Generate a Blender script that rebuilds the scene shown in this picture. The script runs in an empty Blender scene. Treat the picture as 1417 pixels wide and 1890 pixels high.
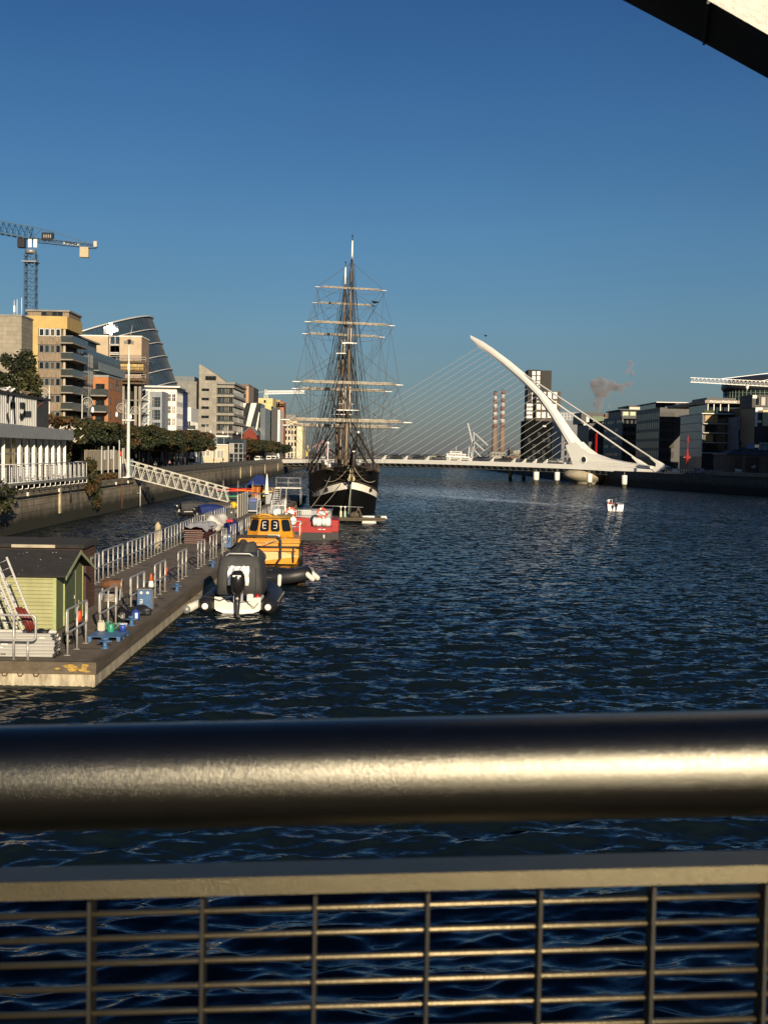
import bpy, bmesh, math, random
import numpy as np
from mathutils import Vector, Matrix
random.seed(7)
R = math.radians
SC = bpy.context.scene
COL = SC.collection

# ------------------------------------------------------------------ camera
CAM_H, FPX, CX, CY = 8.5, 2300.0, 708.5, 945.0
ROLL, PITCH, YAW = R(1.0), R(2.73), R(0.508)
cam_data = bpy.data.cameras.new('camera')
cam = bpy.data.objects.new('camera', cam_data)
COL.objects.link(cam)
cam_data.sensor_fit = 'VERTICAL'
cam_data.sensor_height = 36.0
cam_data.lens = FPX / 1890 * 36.0
cam_data.clip_start, cam_data.clip_end = 0.05, 20000
CROT = Matrix.Rotation(-YAW, 4, 'Z') @ Matrix.Rotation(math.pi/2 - PITCH, 4, 'X') @ Matrix.Rotation(ROLL, 4, 'Z')
cam.matrix_world = Matrix.Translation((0, 0, CAM_H)) @ CROT
cam_data.dof.use_dof = True
cam_data.dof.focus_distance = 120
cam_data.dof.aperture_fstop = 20
SC.camera = cam

# ------------------------------------------------------------------ sky, sun, exposure
SUN_EL, SUN_AZ = R(16), math.atan2(0.262, -0.965)
world = bpy.data.worlds.new('World')
SC.world = world
world.use_nodes = True
wn = world.node_tree.nodes
wl = world.node_tree.links
sky = wn.new('ShaderNodeTexSky')
sky.sky_type = 'NISHITA'
sky.sun_disc = False
sky.sun_elevation = SUN_EL
sky.sun_rotation = SUN_AZ
sky.altitude = 300
sky.air_density = 1.0
sky.dust_density = 0.5
sky.ozone_density = 4.3
bg = wn['Background']
bg.inputs['Strength'].default_value = 0.05
hsv = wn.new('ShaderNodeHueSaturation')
hsv.inputs['Saturation'].default_value = 1.15
wl.new(sky.outputs[0], hsv.inputs['Color'])
# the air near the horizon over the port is greyer and dimmer than the clean model sky
stc = wn.new('ShaderNodeTexCoord'); ssp = wn.new('ShaderNodeSeparateXYZ'); wl.new(stc.outputs['Generated'], ssp.inputs[0])
srm = wn.new('ShaderNodeValToRGB'); wl.new(ssp.outputs[2], srm.inputs[0])
els = srm.color_ramp.elements
els[0].position = 0.0; els[0].color = (.55,.535,.66,1)
els[1].position = 1.0; els[1].color = (.63,.67,.86,1)
for ps, c in ((.05,(.70,.675,.72,1)),(.10,(.90,.86,.85,1)),(.17,(1.01,.97,.95,1)),(.27,(.90,.90,.965,1)),(.38,(.72,.74,.90,1))):
    e = els.new(ps); e.color = c
smx = wn.new('ShaderNodeMix'); smx.data_type = 'RGBA'; smx.blend_type = 'MULTIPLY'; smx.inputs['Factor'].default_value = 1
wl.new(hsv.outputs[0], smx.inputs[6]); wl.new(srm.outputs[0], smx.inputs[7])
snz = wn.new('ShaderNodeTexNoise'); snz.inputs['Scale'].default_value = 5; snz.inputs['Detail'].default_value = 3; wl.new(stc.outputs['Generated'], snz.inputs['Vector'])
smr = wn.new('ShaderNodeMapRange'); smr.inputs['From Min'].default_value = .3; smr.inputs['From Max'].default_value = .7; smr.inputs['To Min'].default_value = .97; smr.inputs['To Max'].default_value = 1.03; wl.new(snz.outputs['Fac'], smr.inputs['Value'])
sm2 = wn.new('ShaderNodeMix'); sm2.data_type = 'RGBA'; sm2.blend_type = 'MULTIPLY'; sm2.inputs['Factor'].default_value = 1
wl.new(smx.outputs[2], sm2.inputs[6]); wl.new(smr.outputs[0], sm2.inputs[7]); wl.new(sm2.outputs[2], bg.inputs['Color'])
sun_data = bpy.data.lights.new('sun', 'SUN')
sun = bpy.data.objects.new('sun', sun_data)
COL.objects.link(sun)
sun_data.energy = 5.0
sun_data.angle = R(0.5)
sun_data.color = (1.0, 0.83, 0.60)
SDIR = Vector((math.sin(SUN_AZ)*math.cos(SUN_EL), math.cos(SUN_AZ)*math.cos(SUN_EL), math.sin(SUN_EL)))
sun.rotation_euler = SDIR.to_track_quat('Z', 'Y').to_euler()
sun.location = (20, -60, 60)
vs = SC.view_settings
SC.display_settings.display_device = 'sRGB'
vs.view_transform = 'Standard'
vs.look = 'None'
vs.exposure = 0.36
vs.gamma = 1.0
vs.use_curve_mapping = False
SC.cycles.max_bounces = 6
SC.cycles.glossy_bounces = 3
SC.cycles.transmission_bounces = 4
SC.cycles.volume_bounces = 1
SC.cycles.caustics_reflective = False
SC.cycles.caustics_refractive = False
SC.cycles.sample_clamp_indirect = 4.0

# ------------------------------------------------------------------ measuring helpers
def ray(px, py):
    return (CROT.to_3x3() @ Vector(((px-CX)/FPX, -(py-CY)/FPX, -1.0)))
def at(px, py, Y):                      # the point of the photo's pixel that lies at distance Y down river
    d = ray(px, py); t = Y / d.y
    return Vector((d.x*t, Y, CAM_H + d.z*t))
def atz(px, py, z):                     # the point of the pixel on the level z
    d = ray(px, py); t = (z-CAM_H)/d.z
    return Vector((d.x*t, d.y*t, z))
def Zp(px, py, Y): return at(px, py, Y).z
def Xp(px, py, Y): return at(px, py, Y).x

# ------------------------------------------------------------------ materials
MAT = {}
def M(name, col, rough=0.6, metal=0.0, var=0.18, vs_=2.0, bump=0.0, bs=20.0, spec=0.5, emit=None, stretch=None, alpha=1.0, trans=0.0):
    if name in MAT: return MAT[name]
    m = bpy.data.materials.new(name); m.use_nodes = True
    nt = m.node_tree; p = nt.nodes['Principled BSDF']
    p.inputs['Base Color'].default_value = (*col, 1)
    p.inputs['Roughness'].default_value = rough
    p.inputs['Metallic'].default_value = metal
    p.inputs['Specular IOR Level'].default_value = spec
    if alpha < 1: p.inputs['Alpha'].default_value = alpha
    if trans > 0: p.inputs['Transmission Weight'].default_value = trans
    tc = nt.nodes.new('ShaderNodeTexCoord')
    src = tc.outputs['Object']
    if stretch:
        mp = nt.nodes.new('ShaderNodeMapping'); mp.inputs['Scale'].default_value = stretch
        nt.links.new(src, mp.inputs['Vector']); src = mp.outputs[0]
    if var > 0:
        n = nt.nodes.new('ShaderNodeTexNoise'); n.inputs['Scale'].default_value = vs_
        n.inputs['Detail'].default_value = 6; n.inputs['Roughness'].default_value = 0.65
        nt.links.new(src, n.inputs['Vector'])
        r = nt.nodes.new('ShaderNodeMapRange')
        r.inputs['From Min'].default_value = 0.3; r.inputs['From Max'].default_value = 0.7
        r.inputs['To Min'].default_value = 1-var; r.inputs['To Max'].default_value = 1+var*0.6
        nt.links.new(n.outputs['Fac'], r.inputs['Value'])
        mx = nt.nodes.new('ShaderNodeMix'); mx.data_type = 'RGBA'; mx.blend_type = 'MULTIPLY'
        mx.inputs['Factor'].default_value = 1
        mx.inputs[6].default_value = (*col, 1)
        nt.links.new(r.outputs[0], mx.inputs[7])
        nt.links.new(mx.outputs[2], p.inputs['Base Color'])
    if bump > 0:
        nb = nt.nodes.new('ShaderNodeTexNoise'); nb.inputs['Scale'].default_value = bs; nb.inputs['Detail'].default_value = 4
        nt.links.new(src, nb.inputs['Vector'])
        b = nt.nodes.new('ShaderNodeBump'); b.inputs['Strength'].default_value = bump; b.inputs['Distance'].default_value = 0.05
        nt.links.new(nb.outputs['Fac'], b.inputs['Height']); nt.links.new(b.outputs[0], p.inputs['Normal'])
    if emit:
        p.inputs['Emission Color'].default_value = (*emit[:3], 1); p.inputs['Emission Strength'].default_value = emit[3]
    MAT[name] = m
    return m

def brick_mat(name, c1, c2, mortar, bw, bh, axes='XZ', msize=0.012, rough=0.85, var=0.3, stain=None, offset=0.5, bumpd=0.4):
    """blocks / bricks / planks; axes says which object axes span the surface; stain=(zlow, zhigh, colour) is the tide mark"""
    if name in MAT: return MAT[name]
    m = bpy.data.materials.new(name); m.use_nodes = True
    nt = m.node_tree; p = nt.nodes['Principled BSDF']; p.inputs['Roughness'].default_value = rough
    tc = nt.nodes.new('ShaderNodeTexCoord'); sp = nt.nodes.new('ShaderNodeSeparateXYZ'); nt.links.new(tc.outputs['Object'], sp.inputs[0])
    cb = nt.nodes.new('ShaderNodeCombineXYZ')
    if axes == 'A':                                   # both wall directions: x+y along, z up
        ad = nt.nodes.new('ShaderNodeMath'); nt.links.new(sp.outputs[0], ad.inputs[0]); nt.links.new(sp.outputs[1], ad.inputs[1])
        nt.links.new(ad.outputs[0], cb.inputs[0]); nt.links.new(sp.outputs[2], cb.inputs[1])
    else:
        nt.links.new(sp.outputs['XYZ'.index(axes[0])], cb.inputs[0]); nt.links.new(sp.outputs['XYZ'.index(axes[1])], cb.inputs[1])
    b = nt.nodes.new('ShaderNodeTexBrick')
    b.offset = offset
    b.inputs['Color1'].default_value = (*c1, 1); b.inputs['Color2'].default_value = (*c2, 1); b.inputs['Mortar'].default_value = (*mortar, 1)
    b.inputs['Scale'].default_value = 1.0; b.inputs['Mortar Size'].default_value = msize
    b.inputs['Brick Width'].default_value = bw; b.inputs['Row Height'].default_value = bh
    nt.links.new(cb.outputs[0], b.inputs['Vector'])
    n = nt.nodes.new('ShaderNodeTexNoise'); n.inputs['Scale'].default_value = 0.7; n.inputs['Detail'].default_value = 8; n.inputs['Roughness'].default_value = .7
    mp = nt.nodes.new('ShaderNodeMapping'); mp.inputs['Scale'].default_value = (1.5, 1.5, 0.5)
    nt.links.new(tc.outputs['Object'], mp.inputs[0]); nt.links.new(mp.outputs[0], n.inputs['Vector'])
    r = nt.nodes.new('ShaderNodeMapRange'); r.inputs['From Min'].default_value = .3; r.inputs['From Max'].default_value = .7
    r.inputs['To Min'].default_value = 1-var; r.inputs['To Max'].default_value = 1+var*.7
    nt.links.new(n.outputs['Fac'], r.inputs['Value'])
    mx = nt.nodes.new('ShaderNodeMix'); mx.data_type = 'RGBA'; mx.blend_type = 'MULTIPLY'; mx.inputs['Factor'].default_value = 1
    nt.links.new(b.outputs['Color'], mx.inputs[6]); nt.links.new(r.outputs[0], mx.inputs[7])
    out = mx.outputs[2]
    if stain:
        z0, z1, sc = stain
        n2 = nt.nodes.new('ShaderNodeTexNoise'); n2.inputs['Scale'].default_value = 0.5; n2.inputs['Detail'].default_value = 5
        nt.links.new(mp.outputs[0], n2.inputs['Vector'])
        ma = nt.nodes.new('ShaderNodeMath'); ma.operation = 'MULTIPLY_ADD'; ma.inputs[1].default_value = 1.4
        nt.links.new(n2.outputs['Fac'], ma.inputs[0]); nt.links.new(sp.outputs[2], ma.inputs[2])
        rr = nt.nodes.new('ShaderNodeMapRange'); rr.inputs['From Min'].default_value = z0+.7; rr.inputs['From Max'].default_value = z1+.7
        rr.inputs['To Min'].default_value = 1; rr.inputs['To Max'].default_value = 0
        nt.links.new(ma.outputs[0], rr.inputs['Value'])
        m2 = nt.nodes.new('ShaderNodeMix'); m2.data_type = 'RGBA'; m2.inputs[7].default_value = (*sc, 1)
        nt.links.new(rr.outputs[0], m2.inputs['Factor']); nt.links.new(out, m2.inputs[6]); out = m2.outputs[2]
    nt.links.new(out, p.inputs['Base Color'])
    bm_ = nt.nodes.new('ShaderNodeBump'); bm_.inputs['Strength'].default_value = bumpd; bm_.inputs['Distance'].default_value = .03; bm_.invert = True
    nt.links.new(b.outputs['Fac'], bm_.inputs['Height']); nt.links.new(bm_.outputs[0], p.inputs['Normal'])
    MAT[name] = m
    return m

def glass_mat(name, col, rough=0.06, spec=0.8, var=0.3):
    return M(name, col, rough, 0, var, 0.35, spec=spec)

# ------------------------------------------------------------------ mesh building
class MB:
    def __init__(s): s.v = []; s.f = []; s.m = []; s.sm = []
    def _add(s, vs, fs, m=0, smooth=False):
        o = len(s.v); s.v += [tuple(v) for v in vs]
        for f in fs: s.f.append([i+o for i in f]); s.m.append(m); s.sm.append(smooth)
        return s
    def box(s, x0, x1, y0, y1, z0, z1, m=0):
        if x0 > x1: x0, x1 = x1, x0
        if y0 > y1: y0, y1 = y1, y0
        if z0 > z1: z0, z1 = z1, z0
        return s._add([(x0,y0,z0),(x1,y0,z0),(x1,y1,z0),(x0,y1,z0),(x0,y0,z1),(x1,y0,z1),(x1,y1,z1),(x0,y1,z1)],
                      [(0,3,2,1),(4,5,6,7),(0,1,5,4),(1,2,6,5),(2,3,7,6),(3,0,4,7)], m)
    def obox(s, c, size, rot=(0,0,0), m=0):
        mt = Matrix.Translation(c) @ Matrix.Rotation(rot[2],4,'Z') @ Matrix.Rotation(rot[1],4,'Y') @ Matrix.Rotation(rot[0],4,'X')
        h = [q/2 for q in size]
        vs = [mt @ Vector((a*h[0],b*h[1],c_*h[2])) for a,b,c_ in ((-1,-1,-1),(1,-1,-1),(1,1,-1),(-1,1,-1),(-1,-1,1),(1,-1,1),(1,1,1),(-1,1,1))]
        return s._add(vs, [(0,3,2,1),(4,5,6,7),(0,1,5,4),(1,2,6,5),(2,3,7,6),(3,0,4,7)], m)
    def bbox(s, c, size, rot=(0,0,0), m=0, b=0.03):
        """box with chamfered vertical edges and top rim"""
        mt = Matrix.Translation(c) @ Matrix.Rotation(rot[2],4,'Z') @ Matrix.Rotation(rot[1],4,'Y') @ Matrix.Rotation(rot[0],4,'X')
        hx,hy,hz = [q/2 for q in size]
        def ring(ix, z):
            X, Y = hx-ix, hy-ix
            return [(-X+b,-Y,z),(X-b,-Y,z),(X,-Y+b,z),(X,Y-b,z),(X-b,Y,z),(-X+b,Y,z),(-X,Y-b,z),(-X,-Y+b,z)]
        vs = ring(b,-hz)+ring(0,-hz+b)+ring(0,hz-b)+ring(b,hz)
        fs = [tuple(range(7,-1,-1)), tuple(range(24,32))]
        for k in range(3):
            for i in range(8): j=(i+1)%8; fs.append((k*8+i,k*8+j,k*8+8+j,k*8+8+i))
        return s._add([mt @ Vector(v) for v in vs], fs, m)
    def quad(s, a, b, c, d, m=0): return s._add([a,b,c,d], [(0,1,2,3)], m)
    def tube(s, pts, r, n=8, m=0, caps=True, smooth=True, closed=False):
        pts = [Vector(p) for p in pts]; k = len(pts)
        rs = r if isinstance(r, (list, tuple)) else [r]*k
        vs, fs = [], []
        up = None
        for i, p in enumerate(pts):
            if closed: d = (pts[(i+1)%k]-pts[i-1])
            else: d = (pts[min(i+1,k-1)]-pts[max(i-1,0)])
            if d.length < 1e-9: d = Vector((0,0,1))
            d.normalize()
            if up is None: up = Vector((0,0,1)) if abs(d.z) < .9 else Vector((0,1,0))
            a = d.cross(up)
            if a.length < 1e-4: a = d.cross(Vector((1,0,0)))
            a.normalize(); b = a.cross(d); up = b
            for j in range(n):
                t = 2*math.pi*(j+.5)/n
                vs.append(p + a*(rs[i]*math.cos(t)) + b*(rs[i]*math.sin(t)))
        kk = k if closed else k-1
        for i in range(kk):
            i2 = (i+1) % k
            for j in range(n):
                j2 = (j+1)%n
                fs.append((i*n+j, i*n+j2, i2*n+j2, i2*n+j))
        s._add(vs, fs, m, smooth and n > 5)
        if caps and not closed:
            o = len(s.v)-len(vs)
            s.f.append([o+j for j in range(n)][::1]); s.m.append(m); s.sm.append(False)
            s.f.append([o+(k-1)*n+j for j in range(n)][::-1]); s.m.append(m); s.sm.append(False)
        return s
    def bar(s, a, b, w, m=0): return s.tube([a,b], w*0.7071, 4, m, True, False)
    def lathe(s, prof, c=(0,0,0), n=16, m=0, smooth=True, axis='Z', rx=1, ry=1):
        vs, fs = [], []
        for r, z in prof:
            for j in range(n):
                t = 2*math.pi*j/n
                p = (r*rx*math.cos(t), r*ry*math.sin(t), z)
                if axis == 'Y': p = (p[0], -p[2], p[1])
                elif axis == 'X': p = (p[2], p[0], p[1])
                vs.append((p[0]+c[0], p[1]+c[1], p[2]+c[2]))
        k = len(prof)
        for i in range(k-1):
            for j in range(n):
                j2 = (j+1)%n; fs.append((i*n+j,i*n+j2,(i+1)*n+j2,(i+1)*n+j))
        fs.append(tuple(range(n-1,-1,-1))); fs.append(tuple((k-1)*n+j for j in range(n)))
        return s._add(vs, fs, m, smooth)
    def ball(s, c, r, n=10, m=0, sc=(1,1,1)):
        prof = [(r*math.sin(math.pi*i/n)*1.0 if 0<i<n else r*.02, -r*math.cos(math.pi*i/n)) for i in range(n+1)]
        o = len(s.v); s.lathe(prof, (0,0,0), n*2, m)
        for i in range(o, len(s.v)):
            x,y,z = s.v[i]; s.v[i] = (x*sc[0]+c[0], y*sc[1]+c[1], z*sc[2]+c[2])
        return s
    def prism(s, poly, axis, a0, a1, m=0):
        """poly: 2-D outline; extruded along axis from a0 to a1 (x: (y,z); y: (x,z); z: (x,y))"""
        def P(u, v, a): return {'x': (a,u,v), 'y': (u,a,v), 'z': (u,v,a)}[axis]
        n = len(poly); vs = [P(u,v,a0) for u,v in poly]+[P(u,v,a1) for u,v in poly]
        fs = [tuple(range(n)), tuple(range(2*n-1,n-1,-1))]
        for i in range(n): j=(i+1)%n; fs.append((i,i+n,j+n,j))
        return s._add(vs, fs, m)
    def loft(s, rings, m=0, smooth=True, closed=True, caps=True):
        n = len(rings[0]); o = len(s.v)
        vs = [p for r in rings for p in r]; fs = []
        for i in range(len(rings)-1):
            for j in range(n if closed else n-1):
                j2=(j+1)%n; fs.append((i*n+j,i*n+j2,(i+1)*n+j2,(i+1)*n+j))
        s._add(vs, fs, m, smooth)
        if caps and closed:
            s.f.append([o+j for j in range(n)][::-1]); s.m.append(m); s.sm.append(False)
            s.f.append([o+(len(rings)-1)*n+j for j in range(n)]); s.m.append(m); s.sm.append(False)
        return s
    def mesh(s, name, mats, recalc=True):
        me = bpy.data.meshes.new(name)
        me.from_pydata(s.v, [], s.f)
        if not isinstance(mats, (list, tuple)): mats = [mats]
        for m in mats: me.materials.append(m)
        me.polygons.foreach_set('material_index', s.m)
        me.polygons.foreach_set('use_smooth', s.sm)
        if recalc:
            b = bmesh.new(); b.from_mesh(me); bmesh.ops.recalc_face_normals(b, faces=b.faces); b.to_mesh(me); b.free()
        me.update()
        return me
    def build(s, name, mats, parent=None, label=None, world=False, recalc=True):
        if world and parent is not None:
            inv = (Matrix.Translation(parent.location) @ parent.rotation_euler.to_matrix().to_4x4()).inverted()
            s.v = [tuple(inv @ Vector(p)) for p in s.v]
        o = bpy.data.objects.new(name, s.mesh(name, mats, recalc))
        COL.objects.link(o)
        if parent is not None: o.parent = parent
        if label: o['label'] = label
        return o

def thing(name, label, cat, loc=(0,0,0), rz=0, group=None):
    o = bpy.data.objects.new(name, None); COL.objects.link(o)
    o.empty_display_size = 0.3
    o.location = loc; o.rotation_euler = (0,0,rz)
    o['label'] = label; o['category'] = cat
    if group: o['group'] = group
    return o
def tag(o, label, cat, group=None):
    o['label'] = label; o['category'] = cat
    if group: o['group'] = group
    return o
def recenter(o, loc):
    """move a mesh's origin to loc keeping the mesh where it stands"""
    o.data.transform(Matrix.Translation(-Vector(loc))); o.location = loc
    return o
def solo(name, label, cat, mb, mats, loc=(0,0,0), rz=0, group=None):
    o = mb.build(name, mats); o.location = loc; o.rotation_euler = (0,0,rz)
    return tag(o, label, cat, group)
def struct(name, mb, mats):
    o = mb.build(name, mats); o['kind'] = 'structure'; return o
def link_copy(o, parent=None):
    c = o.copy(); COL.objects.link(c); c.parent = parent; return c
def dup(root, loc, rz=None, label=None, scale=None):
    c = link_copy(root); c.location = loc
    if rz is not None: c.rotation_euler = (0,0,rz)
    if label: c['label'] = label
    if scale: c.scale = (scale,)*3 if not isinstance(scale, tuple) else scale
    for ch in root.children:
        d = link_copy(ch, c)
        for g in ch.children: link_copy(g, d)
    return c
# ================================================================== WATER AND GROUND
def water_material():
    m = bpy.data.materials.new('river water'); m.use_nodes = True
    nt = m.node_tree; p = nt.nodes['Principled BSDF']
    p.inputs['Base Color'].default_value = (0.004, 0.008, 0.010, 1)
    p.inputs['Roughness'].default_value = 0.06
    p.inputs['IOR'].default_value = 1.333
    tc = nt.nodes.new('ShaderNodeTexCoord')
    at_ = nt.nodes.new('ShaderNodeAttribute'); at_.attribute_name = 'ripple'
    geo = nt.nodes.new('ShaderNodeNewGeometry')
    sl = nt.nodes.new('ShaderNodeAttribute'); sl.attribute_name = 'slope'
    acc = None
    for sc, k, fine in (((1.1, 1.9, 1), 1.0, False), ((3.2, 5.2, 1), .8, False), ((9, 14, 1), .16, True)):
        mp = nt.nodes.new('ShaderNodeMapping'); mp.inputs['Scale'].default_value = sc; mp.inputs['Rotation'].default_value = (0, 0, R(12))
        nt.links.new(tc.outputs['Object'], mp.inputs[0])
        n = nt.nodes.new('ShaderNodeTexNoise'); n.inputs['Scale'].default_value = 1; n.inputs['Detail'].default_value = 2; n.inputs['Roughness'].default_value = .5
        n.inputs['Distortion'].default_value = 0.5
        nt.links.new(mp.outputs[0], n.inputs['Vector'])
        sb = nt.nodes.new('ShaderNodeVectorMath'); sb.operation = 'SUBTRACT'; sb.inputs[1].default_value = (.5, .5, .5)
        nt.links.new(n.outputs['Color'], sb.inputs[0])
        ml = nt.nodes.new('ShaderNodeVectorMath'); ml.operation = 'MULTIPLY'; ml.inputs[1].default_value = (k*.8, k*1.2, 0)
        nt.links.new(sb.outputs[0], ml.inputs[0])
        ab = nt.nodes.new('ShaderNodeVectorMath'); ab.operation = 'ABSOLUTE'; nt.links.new(ml.outputs[0], ab.inputs[0])
        ms = nt.nodes.new('ShaderNodeVectorMath'); ms.operation = 'MULTIPLY_ADD'; ms.inputs[1].default_value = (0, -1.0, 0); nt.links.new(ab.outputs[0], ms.inputs[0]); nt.links.new(ml.outputs[0], ms.inputs[2])   # ripples lean up river
        s2 = nt.nodes.new('ShaderNodeVectorMath'); s2.operation = 'SCALE'; nt.links.new(ms.outputs[0], s2.inputs[0]); nt.links.new((at_ if fine else sl).outputs['Fac'], s2.inputs['Scale'])
        if acc is None: acc = s2
        else:
            ad = nt.nodes.new('ShaderNodeVectorMath'); nt.links.new(acc.outputs[0], ad.inputs[0]); nt.links.new(s2.outputs[0], ad.inputs[1]); acc = ad
    ad = nt.nodes.new('ShaderNodeVectorMath'); nt.links.new(geo.outputs['Normal'], ad.inputs[0]); nt.links.new(acc.outputs[0], ad.inputs[1])
    nm = nt.nodes.new('ShaderNodeVectorMath'); nm.operation = 'NORMALIZE'; nt.links.new(ad.outputs[0], nm.inputs[0])
    nt.links.new(nm.outputs[0], p.inputs['Normal'])
    return m

def calm_at(X, Y):
    """1 = full wind ripple, small = sheltered slick in the lee of the ship and behind the bridge"""
    c = np.ones_like(X)
    def blob(cx, cy, rx, ry, a, ang=0.0):
        dx, dy = X-cx, Y-cy
        u = dx*math.cos(ang)+dy*math.sin(ang); v = -dx*math.sin(ang)+dy*math.cos(ang)
        return a*np.exp(-((u/rx)**2+(v/ry)**2)**1.5)
    c -= blob(14, 280, 19, 66, .86, .10)
    c -= blob(6, 205, 6, 30, .6, -.05)
    c -= blob(38, 205, 5, 46, .6, .5)
    c -= blob(50, 150, 4, 50, .5, .65)
    c -= blob(-2, 110, 3, 25, .3, 0)
    return np.clip(c, .07, 1)

def make_water():
    nrow, ncol = 620, 520
    py = np.linspace(1055*1.25, 10.0, nrow)             # equal steps on the picture's height
    rr = CAM_H*FPX/py
    rr = np.concatenate([[1.0, 6.0], rr, [2600, 4000, 9000]])
    nrow = len(rr)
    th = np.radians(np.linspace(-34, 34, ncol))
    RR, TH = np.meshgrid(rr, th, indexing='ij')
    X, Y = RR*np.sin(TH), RR*np.cos(TH)
    rng = np.random.RandomState(3)
    Z = np.zeros_like(X)
    DX, DY = np.zeros_like(X), np.zeros_like(X)
    calm = calm_at(X, Y)
    patch = 0.85+0.18*np.sin(X*.05+1.3*np.sin(Y*.021))*np.sin(Y*.04+X*.017+1)
    dcol = RR*(th[1]-th[0])
    drow = np.gradient(rr)[:, None]*np.ones_like(X)
    tot_var = 0.0; got = np.zeros_like(X)
    for i in range(90):
        lam = 0.27*(4.2/0.27)**rng.rand()
        k = 2*math.pi/lam
        ang = rng.normal(R(100), 0.55)                      # travel direction: mostly up and down river
        kx, ky = k*math.cos(ang), k*math.sin(ang)
        amp = 0.0068*lam**0.80
        if lam < .6: amp *= .75
        if lam > 1.8: amp *= (1.8/lam)**1.3
        tot_var += (amp*k)**2/2
        # fade what the grid cannot carry
        res = np.maximum(dcol*abs(math.cos(ang)), drow*abs(math.sin(ang)))
        fade = np.clip((lam/res-2.5)/3.0, 0, 1)
        ph = rng.rand()*6.28
        a = amp*fade*calm*patch
        s_ = kx*X+ky*Y+ph
        got += (amp*k*fade)**2/2
        Z += a*np.sin(s_)
        DX += -0.8*a*math.cos(ang)*np.cos(s_)*-1; DY += 0.8*a*math.sin(ang)*np.cos(s_)
    far = RR > 1500
    Z[far] = 0; DX[far] = 0; DY[far] = 0
    co = np.stack([X+DX, Y+DY, Z], -1).reshape(-1, 3).astype(np.float32)
    idx = np.arange(nrow*ncol).reshape(nrow, ncol)
    q = np.stack([idx[:-1,:-1], idx[:-1,1:], idx[1:,1:], idx[1:,:-1]], -1).reshape(-1, 4)
    me = bpy.data.meshes.new('water')
    me.vertices.add(len(co)); me.vertices.foreach_set('co', co.ravel())
    me.loops.add(q.size); me.loops.foreach_set('vertex_index', q.ravel().astype(np.int32))
    me.polygons.add(len(q)); me.polygons.foreach_set('loop_start', np.arange(0, q.size, 4, dtype=np.int32))
    me.polygons.foreach_set('use_smooth', np.ones(len(q), bool))
    me.update(calc_edges=True); me.validate()
    if me.polygons[0].normal.z < 0: me.flip_normals()
    at_ = me.attributes.new('ripple', 'FLOAT', 'POINT')
    at_.data.foreach_set('value', calm.ravel().astype(np.float32))
    miss = np.clip(tot_var-got, 0, None)
    slope = np.sqrt(miss)/.16*calm*1.9*patch
    a2 = me.attributes.new('slope', 'FLOAT', 'POINT'); a2.data.foreach_set('value', slope.ravel().astype(np.float32))
    me.materials.append(water_material())
    o = bpy.data.objects.new('water', me); COL.objects.link(o); o['kind'] = 'structure'
    return o
make_water()
mb = MB(); mb._add([(-34.6,-400,-.25),(112,-400,-.25),(112,14,-.25),(-34.6,14,-.25)], [(0,1,2,3)]); struct('water', mb, M('still river water', (.004,.008,.010), .3, var=0))
mb = MB(); mb.box(-30, 30, -4.2, .70, CAM_H-1.9, CAM_H-1.62); struct('path', mb, M('footbridge deck', (.07,.065,.06), .8, var=.3))

stone_q = brick_mat('quay granite', (.23,.19,.125), (.34,.29,.205), (.07,.058,.04), 1.5, .62, 'YZ', .02, .85, .45, stain=(1.1, 2.5, (.022,.022,.010)))
stone_c = M('quay coping stone', (.20,.175,.125), .8, var=.35, vs_=1.2, bump=.3, bs=6)
paving = M('quay paving', (.11,.10,.085), .85, var=.3, vs_=.4)
QL, QZ = -34.7, 4.3            # left quay face and level
mb = MB()
mb.box(-900, QL-0.8, 60, 1500, -2, QZ); struct('quay_ground', mb, paving)
mb = MB()
mb.box(QL-0.8, QL, 60, 535, -2, QZ-.35)
wall = struct('wall', mb, stone_q)
mb = MB(); mb.box(QL-0.8, QL+.06, 60, 535, QZ-.35, QZ+.004); struct('kerb', mb, stone_c)
# right bank
RQ = [(112, 190), (89.5, 283), (76, 337), (70, 372), (66, 460), (64, 700), (70, 1500)]
stone_r = brick_mat('quay granite right', (.09,.08,.06), (.12,.105,.085), (.04,.036,.03), 1.5, .62, 'A', .02, .85, .4, stain=(1.6, 2.8, (.02,.02,.012)))
mb = MB()
top = RQ+[(900, 1500), (900, 190)]
mb.prism(top, 'z', -2, QZ); struct('ground', mb, paving)
mb = MB()
for (x0,y0),(x1,y1) in zip(RQ[:5], RQ[1:6]):
    d = Vector((x1-x0, y1-y0, 0)).normalized(); nn = Vector((-d.y, d.x, 0))*.5
    a, b = Vector((x0,y0,0)), Vector((x1,y1,0))
    mb._add([a+nn, b+nn, b-nn*.2, a-nn*.2, a+nn+Vector((0,0,QZ+.05)), b+nn+Vector((0,0,QZ+.05)), b-nn*.2+Vector((0,0,QZ+.05)), a-nn*.2+Vector((0,0,QZ+.05))],
            [(0,3,2,1),(4,5,6,7),(0,1,5,4),(1,2,6,5),(2,3,7,6),(3,0,4,7)])
struct('quay', mb, stone_r)
mb = MB(); mb.box(-6000, 6000, 1900, 9000, -1, 2.6); struct('terrain', mb, M('far port land', (.10,.11,.10), .9, var=.3, vs_=.01))
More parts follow.
